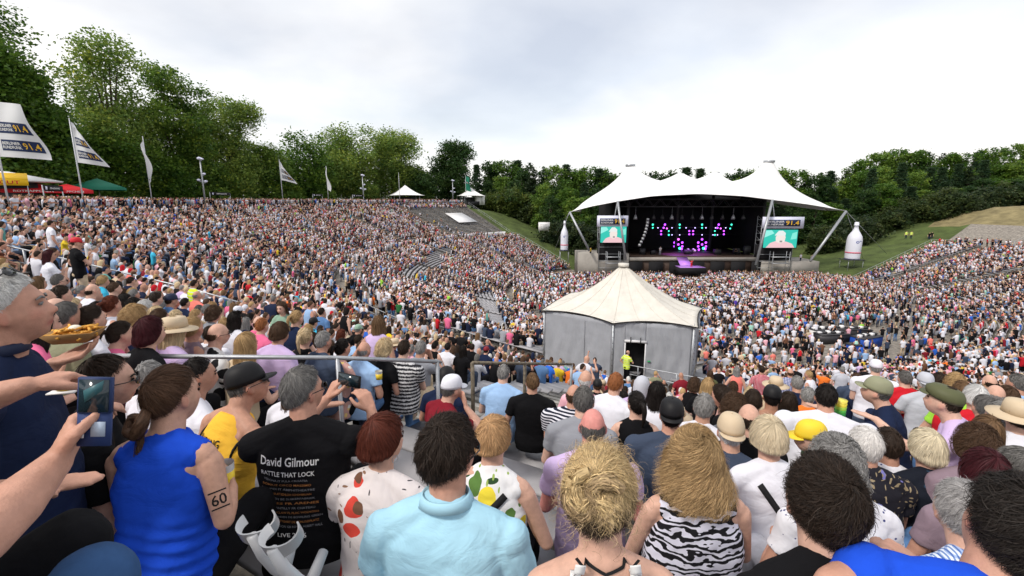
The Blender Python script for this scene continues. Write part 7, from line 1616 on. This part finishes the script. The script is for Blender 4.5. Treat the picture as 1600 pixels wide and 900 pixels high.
def acc_mesh(kind):
    if kind == 'capb' and kind not in _am: mb = cap_geo('cap', True); _am[kind] = mesh_np(kind, mb.arr(), mb.F, True, mats=[M['plainobj']])
    if kind == 'hood' and kind not in _am:
        mb = MB(); mb.loft([(0, -.02, -.16, .11, .10), (0, -.02, -.10, .088, .098), (0, -.014, -.02, .094, .106), (0, -.012, .06, .086, .098), (0, -.010, .11, .055, .066), (0, -.01, .130, .02, .02)], 24, pw=2.0); _am[kind] = mesh_np(kind, mb.arr(), mb.F, True, mats=[M['plainobj']])
    return _cap0(kind)
M['vest'] = wavepat('vest_cloth', lin('#d8f03c'), (.6, .6, .65), 3.2, 0, 0, .90)
LIB['m_huge'] = geo(voxel=.012, headn=3, seed=98, arms=('lap', 'lap2'), w=1.5, belly=.10, lean=.25); LIB['m_none'] = geo(voxel=.012, headn=3, seed=99, shirt='none', legs='pants', arms=('lap', 'lap'), w=1.05); run_jobs()
HAND = []
for row in T_:
    px, py, lib, sc, hs, hc, lb, kw = row; M_(px, py, lib, sc, hs, hc, lb, **kw); HAND.append((px, py))
# the steward in the doorway of the tent
q = M_(981, 551, 's_hip', 'lime', 'bald2', 'dark', 'bald steward in a yellow vest standing in the doorway of the grey tent', d=proj(np.array((6.6, 20.9, 7.8)))[2], az=60, mat_='vest', tc='black')
# stack of beer cups held by the camouflage-capped man
c = P(1313, 640, 3.9); rt = empty('cup_stack', c, 0, 'stack of green and yellow plastic cups carried by the man in the camouflage cap', 'cup stack')
for k in range(6):
    m = MB(); m.tube([(0, 0, -.10+k*.028), (0, 0, -.10+k*.028+.05)], [.036, .044], 16); m.build('cup', mat('cup_colour_%d' % k, lin(('#1d7a3c', '#2a8a45', '#4fae4a', '#9cc84a', '#e0d24a', '#e8dc60')[k]), .4), rt, True)
# seat-side bits: cup and folded cloth on the bench left of the zigzag shirt
o = beaker(592, 586, 5.2, .04, .10, 'yellow beaker standing on the bench end beside the pale blue shirt'); 
# ---------------------------------------------------------------- stage people
def on_stage(px, py, lib, sc, label, Y, hs='short', hc='dark', az=180, tc='black', scale=1.0):
    p = PY(px, py, Y); g = LIB[lib]; place(g, p, az, label, sc, hs, hc, 1, tc, lod=0, scale=scale)
on_stage(1081, 406.5, 's_up', 'red', 'singer in a red suit at the front of the purple catwalk', 85.6, tc='red')
on_stage(1032, 386, 's_cross', 'lgrey', 'guitarist in light clothes at the left of the stage', 94, tc='grey'); on_stage(1075, 388, 'm_clap', 'black', 'drummer behind the drum kit', 100); on_stage(1150, 389, 's_cross', 'black', 'musician in black at the right of the stage', 96); on_stage(1120, 389, 's_cross', 'slate', 'keyboard player right of the centre of the stage', 97)
on_stage(923, 387, 's_down', 'yellow', 'crew member in a yellow top on the left concrete platform', 92.2, az=150, tc='navy'); on_stage(1252, 397, 's_down', 'white', 'crew member in white on the right concrete platform', 92.5, az=170, tc='navy'); on_stage(1269, 399, 's_cross', 'mauve', 'crew member in dark red on the right concrete platform', 92.5, az=170)
for px, py, sc, lb in ((1417, 362, 'lime', 'first steward in a yellow vest on the path above the right bank'), (1425, 362, 'lime', 'second steward in a yellow vest on the path above the right bank'), (1453, 364, 'black', 'person in black standing on the path at the right bank'), (1457, 363, 'black', 'second person in black at the right bank path')):
    r = ray(px, py+4); p = PY(px, py, 103); place(LIB['s_down'], p, 200, lb, sc, 'short', 'dark', 1, 'navy', lod=0, mat_='vest' if sc == 'lime' else None)
# ---------------------------------------------------------------- the crowd
VOX = []
def template(g, hs, nb, seed, lodn):
    """merge one person's meshes into coloured faces: slots 0 skin 1 hair 2 shirt 3 trousers"""
    out_V = []; out_F = []; slot = []; n = 0
    for nm, sl in (('body', 0), ('shirt', 2), ('trousers', 3)):
        if nm not in g: continue
        V, F, _ = JOBS[g[nm]][5]; out_V.append(V)
        for f in F:
            if f.shape[1] == 4: f = np.concatenate([f[:, [0, 1, 2]], f[:, [0, 2, 3]]])
            out_F.append(f+n); slot.append(np.full(len(f), sl))
        n += len(V)
    return np.concatenate(out_V), np.concatenate(out_F), np.concatenate(slot)
def crowd_lib(voxel, dec, headn, hairphi):
    T = {}
    defs = dict(a=dict(), b=dict(arms=('lap2', 'lap'), lean=.25, w=1.12, belly=.05), c=dict(fem=True, shirt='long', arms=('clap', 'clap')), d=dict(fem=True, w=1.0, hyaw=.3), e=dict(arms=('face', 'lap'), lean=.18), f=dict(fem=True, arms=('lap', 'phone'), lean=.08), g=dict(w=1.22, belly=.08, lean=.05, hyaw=-.2), h=dict(shirt='tank', legs='shorts', arms=('knee', 'lap2'), lean=.32),
                S=dict(pose='stand', arms=('down', 'down'), lean=.02), T=dict(pose='stand', arms=('chest', 'chest'), lean=.02, fem=True, legs='shorts'), U=dict(pose='stand', arms=('up', 'clap'), lean=.02), V=dict(pose='stand', arms=('cross', 'cross'), w=1.15, belly=.05), W=dict(pose='stand', fem=True, shirt='tank', arms=('hip', 'down'), legs='skirt'), X=dict(pose='stand', arms=('hip', 'phone'), legs='shorts', hyaw=.4))
    for k, kw in defs.items(): T[k] = geo(voxel=voxel, headn=headn, seed=ord(k), smooth=1, dec=dec, **kw)
    run_jobs(); R2 = {}
    for k, g in T.items():
        V, F, S = template(g, None, 0, 0, 0); hm = []
        for hs in (('crop', 'short', 'short', 'bald2') if not defs[k].get('fem') else ('bob', 'mid', 'tied', 'long')):
            kw = dict(STY[hs]); hv, hf, hc = hair_geo(n=0, nphi=hairphi, brows=False, **kw); hf = np.concatenate(hf); Hd = g['Hd']; hv = hv @ Hd[:3, :3].T + Hd[:3, 3]
            if hs in ('bald2',): hv = hv[:0]; hf = hf[:0]
            if len(hf):     # thin the hair grid
                NS = 22; keep_s = [0, 4, 9, 14, 18, 21]; NP = hairphi; ii = np.arange(NP)[:, None]*NS + np.array(keep_s)[None]; hv = hv[ii.ravel()]; a, b = np.meshgrid(np.arange(NP), np.arange(len(keep_s)-1), indexing='ij'); a = a.ravel(); b = b.ravel(); a2 = (a+1) % NP; m_ = len(keep_s); hf = np.concatenate([np.stack([a*m_+b, a*m_+b+1, a2*m_+b+1], 1), np.stack([a*m_+b, a2*m_+b+1, a2*m_+b], 1)])
            hm.append((hs, np.concatenate([V, hv]) if len(hf) else V, np.concatenate([F, hf+len(V)]) if len(hf) else F, np.concatenate([S, np.full(len(hf), 1)]) if len(hf) else S))
        R2[k] = (g, hm)
    return R2
L1 = crowd_lib(.026, .14, 3, 10); L2 = crowd_lib(.040, .085, 2, 7); L3 = crowd_lib(.055, .075, 2, 6)
PAL = [('white', 40), ('black', 38), ('navy', 12), ('grey', 5), ('lgrey', 4), ('lblue', 5), ('lpink', 4), ('pink', 2), ('red', 2.6), ('darkred', 1.5), ('slate', 4), ('beige', 4), ('teal', 1), ('blue', 1.6), ('yellow', .8), ('orange', .5), ('green', .7), ('lilac', 2), ('coral', 1.4), ('cyan', .8), ('mint', .7), ('brown', 1), ('purple', .3), ('denimblue', 2.4), ('lime', .3), ('khaki', 1)]
PN = [p for p, _ in PAL]; PW = np.array([w_ for _, w_ in PAL]); PW = PW/PW.sum()
HN = ['black', 'dark', 'brown', 'lbrown', 'auburn', 'blond', 'lblond', 'grey', 'dgrey', 'white', 'ginger']; HW = np.array([10, 22, 18, 12, 4, 10, 6, 8, 6, 4, 1.]); HW /= HW.sum()
TN = ['denimblue', 'black', 'slate', 'navy', 'beige', 'white', 'grey']; TW = np.array([20, 40, 16, 16, 7, 4, 5.]); TW /= TW.sum()
pts = []
hp = np.array([(p[0], p[1]) for p in PEOPLE])
def clear(x, y, r): return (np.hypot(hp[:, 0]-x, hp[:, 1]-y) > r).all()
EXCL = [((612, 420), (684, 396), (700, 404), (636, 432)), ((735, 452), (770, 505), (795, 508), (765, 448)), ((565, 462), (588, 462), (600, 500), (578, 500)), ((655, 395), (700, 380), (712, 386), (668, 402)), ((1478, 372), (1560, 355), (1640, 350), (1640, 366), (1520, 371)), ((520, 575), (905, 575), (905, 800), (640, 840), (500, 720)), ((640, 545), (900, 575), (905, 700), (640, 700))]
def inpoly(x, y, poly):
    c = False; j = len(poly)-1
    for i in range(len(poly)):
        xi, yi = poly[i]; xj, yj = poly[j]
        if (yi > y) != (yj > y) and x < (xj-xi)*(y-yi)/(yj-yi)+xi: c = not c
        j = i
    return c
rgc = np.random.default_rng(21)
ais = np.array(AISLES)
def seat(R, t, z, occ):
    if rgc.random() > occ: return
    x, y = unpolar(R, t)
    if np.min(np.abs(ais-t))*math.pi/180*R < (.75 if R > 76 else 1.15): 
        if rgc.random() > .04: return
        kind = 1
    else: kind = 0 if rgc.random() > .035 else 1
    u, v, d = proj(np.array((x, y, z+1.2)))
    if d < 2.2 or u < -160 or u > 1760 or v > 960: return
    if any(inpoly(u, v, e) for e in EXCL): return
    if d < 7 and not clear(x, y, .50): return
    if d >= 7 and not clear(x, y, .38): return
    # kept free around the pavilion
    if (x-6.3)**2+(y-25.4)**2 < 5.4**2: return
    pts.append((x, y, z, kind, d, u, v))
for i in range(NUP):
    z = up_z(i); R = UP_BOT+PU*i+.50; t = TH0+.9
    while t < -1.0:
        occ = .94; 
        if math.sin(t*1.3+i*.5)+math.sin(t*.61-i*.3) < -1.6: occ = .4
        if t < -214.6:      # the empty block, with a few strays at its near edge
            occ = .35*max(0, 1-((-214.5-t)/(1.2+(.9 if i > 12 else 2.6)))) if t > -219 else 0
        if -213 < t < -197 and i < 4: occ = .6
        if i > 21: occ = .85
        seat(R+rgc.uniform(-.05, .05), t, z, occ); t += rgc.uniform(.50, .60)/R*57.3
for i in range(NL):
    t = TH0+.8
    while t < TH1-.6:
        R, z = low_row(t, i); occ = .93
        n_ = math.sin(t*.9+i*.7)+math.sin(t*.37-i*.45)
        if n_ < -1.3: occ = .45
        seat(R, t, z, occ); t += rgc.uniform(.50, .62)/R*57.3
# people strolling on the walkway, on the rim and standing on the floor
def stand(x, y, z, rr=.4):
    u, v, d = proj(np.array((x, y, z+1.6)))
    if d < 3 or u < -160 or u > 1760 or v > 960 or not clear(x, y, rr) or (x-6.3)**2+(y-25.4)**2 < 5.6**2: return
    pts.append((x, y, z, 1, d, u, v))
for k in range(560): t = rgc.uniform(-226, 24); x, y = unpolar(rgc.uniform(59.5, 61.2), t); (stand(x, y, 6.21) if not (-134 < t < -100) or rgc.random() < .05 else None)
for k in range(1100): t = rgc.uniform(-231, -135); x, y = unpolar(rgc.uniform(82.8, 86.5), t); stand(x, y, 14.0)
cells = {}
DESKS = [(-1, -1)]
def floor_ok(x, y):
    R, t = polar(x, y); R = float(R); t = float(t)
    if y > 89.5 or R > float(rin(np.clip(t, TH0, TH1)))-.3: return False
    if (abs(x-on(1078, 420, 86)[0]) < 3.2 and y > 83.8): return False
    u, v, d = proj(np.array((x, y, .5)))
    if 1262 < u < 1400 and 505 < v < 556: return rgc.random() < .12
    if 800 < u < 850 and 470 < v < 530: return rgc.random() < .3
    if 772 < u < 800 and 430 < v < 520: return rgc.random() < .15
    if 1180 < u < 1260 and 545 < v < 590: return rgc.random() < .25
    if 1385 < u < 1440 and 470 < v < 560: return rgc.random() < .3
    return True
for k in range(26000):
    x = rgc.uniform(-3, 82); y = rgc.uniform(30, 90)
    if not floor_ok(x, y): continue
    c = (int(x/.62), int(y/.62)); dens = .60 + .38*np.clip((y-58)/22, 0, 1); 
    if c in cells: continue
    cells[c] = 1
    if rgc.random() < dens: stand((c[0]+rgc.uniform(.2, .8))*.62, (c[1]+rgc.uniform(.2, .8))*.62, 0, .3)
pts.sort(key=lambda p: p[4]); N_IND = 300-len(PEOPLE)
print('people', len(PEOPLE), 'crowd', len(pts))
# the nearest become individuals
used = set()
HW_ = {'black': 'black', 'dark': 'dark', 'brown': 'brown', 'lbrown': 'light-brown', 'auburn': 'auburn', 'blond': 'blond', 'lblond': 'pale blond', 'grey': 'grey', 'dgrey': 'dark grey', 'white': 'white', 'ginger': 'ginger', 'burgundy': 'burgundy'}
SW_ = {'lgrey': 'pale grey', 'lblue': 'light blue', 'lpink': 'pale pink', 'darkred': 'dark red', 'denimblue': 'denim-blue', 'lime': 'lime-green', 'slate': 'slate-blue'}
SY_ = {'short': 'short', 'crop': 'cropped', 'bob': 'bobbed', 'mid': 'shoulder-length', 'long': 'long', 'tied': 'tied-back', 'sbob': 'short bobbed', 'curlyb': 'curly', 'mess': 'tousled'}
def where(u, v, R):
    if R < 59: return 'below the walkway rail'
    if u < 130: return 'behind the navy polo man'
    if u < 330: return 'in the left rows'
    if u < 560: return 'beyond the filming man'
    if u < 860: return 'left of the grey tent'
    if u < 1120: return 'in front of the grey tent'
    if u < 1330: return 'ahead of the standing floor crowd'
    return 'near the flat-capped man'
vis = [p for p in pts if -30 < p[5] < 1630 and p[6] < 930]; ind = set(map(id, vis[:N_IND])); ri_ = random.Random(77); cnt = 0
for p in vis[:N_IND]:
    x, y, z, kind, d, u, v = p; fem = ri_.random() < .5
    lib = ri_.choice(('s_down', 's_hip', 's_cross') if not fem else ('s_fem', 's_femt')) if kind else ri_.choice(('m_lap', 'm_lap2', 'm_big', 'm_clap', 'm_face', 'm_chest', 'm_tank', 'm_long', 'm_back', 'm_lap') if not fem else ('f_lap', 'f_lap2', 'f_tank', 'f_face', 'f_clap', 'f_phone', 'f_long', 'f_strap', 'f_lap'))
    for tr in range(60):
        sc = rgc.choice(PN, p=PW); hc = rgc.choice(HN, p=HW); hs = ri_.choice(('short', 'crop', 'short', 'mess') if not fem else ('bob', 'mid', 'long', 'tied', 'curlyb', 'sbob')); cap = None; capc = 'white'
        if ri_.random() < .13: cap = ri_.choice(('cap', 'cap', 'straw')); capc = ri_.choice(('white', 'black', 'beige', 'navy', 'red', 'khaki')) if cap == 'cap' else 'beige'
        R_here = float(polar(x, y)[0]); wds = f"{'standing ' if kind else ''}{'woman' if fem else 'man'} {'in ' if not cap else 'with '}" 
        if cap: lb = f"{'standing ' if kind else ''}{'woman' if fem else 'man'} in a {SW_.get(capc, capc)} {'cap' if cap == 'cap' else 'straw hat'} and {SW_.get(sc, sc)} top {where(u, v, R_here)}"
        else: lb = f"{'standing ' if kind else ''}{'woman' if fem else 'man'} with {SY_[hs]} {HW_[hc]} hair in {SW_.get(sc, sc)} {where(u, v, R_here)}"
        if lb not in used: break
    if lb in used: lb = lb.replace('woman', 'second woman').replace(' man', ' second man')
    used.add(lb); g = LIB[lib]; scl = ri_.uniform(.94, 1.04); az = math.degrees(math.atan2(STAGE[0]-x, STAGE[1]-y))+ri_.gauss(0, 9)
    h = g['Hd'][:3, 3]*scl; rz = -R_(az); head = np.array((x+math.cos(rz)*h[0]-math.sin(rz)*h[1], y+math.sin(rz)*h[0]+math.cos(rz)*h[1], z+h[2]))
    if kind == 0: head[2] -= .03
    place(g, head, az, lb, str(sc), hs, str(hc), ri_.randrange(5), ri_.choice(TN), cap, capc, ri_.random() < .12, None, 1 if d < 12 else 0, scl, 'spectators in the rows around the photographer')
rest = [p for p in pts if id(p) not in ind]
def crowd_mesh():
    CV = []; CF = []; CC = []; nv = 0; rg = np.random.default_rng(8)
    skin = np.array(SKIN); 
    groups = {}
    for p in rest:
        x, y, z, kind, d, u, v = p; Lb = L1 if d < 24 else (L2 if d < 52 else L3); ks = 'STUVWX' if kind else 'abcdefgh'; k = ks[rg.integers(len(ks))]; g, hm = Lb[k]; q = rg.integers(4); groups.setdefault((id(Lb), k, q), [g, hm[q], []])[2].append(p)
    for key, (g, (hs, V, F, S), lst) in groups.items():
        n = len(lst); A = np.array([(p[0], p[1], p[2]) for p in lst]); az = np.arctan2(STAGE[0]-A[:, 0], STAGE[1]-A[:, 1])+rg.normal(0, .16, n); 
        kd = lst[0][3]
        if kd: az += rg.normal(0, .35, n)*(rg.random(n) < .4)
        sc = rg.uniform(.90, 1.06, n); c_, s_ = np.cos(-az)*sc, np.sin(-az)*sc
        X = V[None, :, 0]*c_[:, None]-V[None, :, 1]*s_[:, None]+A[:, 0:1]; Y = V[None, :, 0]*s_[:, None]+V[None, :, 1]*c_[:, None]+A[:, 1:2]; Z = V[None, :, 2]*sc[:, None]+A[:, 2:3]-(0 if kd else .03)
        P3 = np.stack([X, Y, Z], 2); nf = len(F); nV = len(V)
        cs = np.array([SC_[c] for c in rg.choice(PN, n, p=PW)]); ch = np.array([HC[c] for c in rg.choice(HN, n, p=HW)]); ct = np.array([SC_[c] for c in rg.choice(TN, n, p=TW)]); ck = skin[rg.integers(5, size=n)]*rg.uniform(.85, 1.08, (n, 1))
        capm = rg.random(n) < (.12 if hs != 'bald2' else 0); capc = np.array([SC_[c] for c in rg.choice(['white', 'black', 'navy', 'beige', 'red', 'white'], n)]); ch = np.where(capm[:, None], capc, ch)
        pal = np.stack([ck, ch, cs*rg.uniform(.8, 1.06, (n, 1)), ct], 1); C = pal[:, S]
        CV.append(P3.reshape(-1, 3).astype(np.float32)); CC.append(C.reshape(-1, 3).astype(np.float32)); CF.append((F[None]+(np.arange(n)*nV+nv)[:, None, None]).reshape(-1, 3)); nv += n*nV
    V = np.concatenate(CV); F = np.concatenate(CF); C = np.concatenate(CC); print('crowd tris', len(F))
    me = bpy.data.meshes.new('crowd'); me.vertices.add(len(V)); me.vertices.foreach_set('co', V.ravel()); me.loops.add(len(F)*3); me.loops.foreach_set('vertex_index', F.ravel().astype(np.int32)); me.polygons.add(len(F)); me.polygons.foreach_set('loop_start', np.arange(0, len(F)*3, 3, dtype=np.int32)); me.polygons.foreach_set('loop_total', np.full(len(F), 3, np.int32)); me.polygons.foreach_set('use_smooth', np.ones(len(F), bool)); me.update(calc_edges=True)
    a = me.attributes.new('col', 'FLOAT_COLOR', 'FACE'); cc = np.ones((len(F), 4), np.float32); cc[:, :3] = C; a.data.foreach_set('color', cc.ravel()); me.materials.append(M['crowd'])
    o = link('crowd', me); tag(o, 'thousands of summer-clad spectators packing the stands and the floor before the stage', 'crowd', kind='stuff')
crowd_mesh()
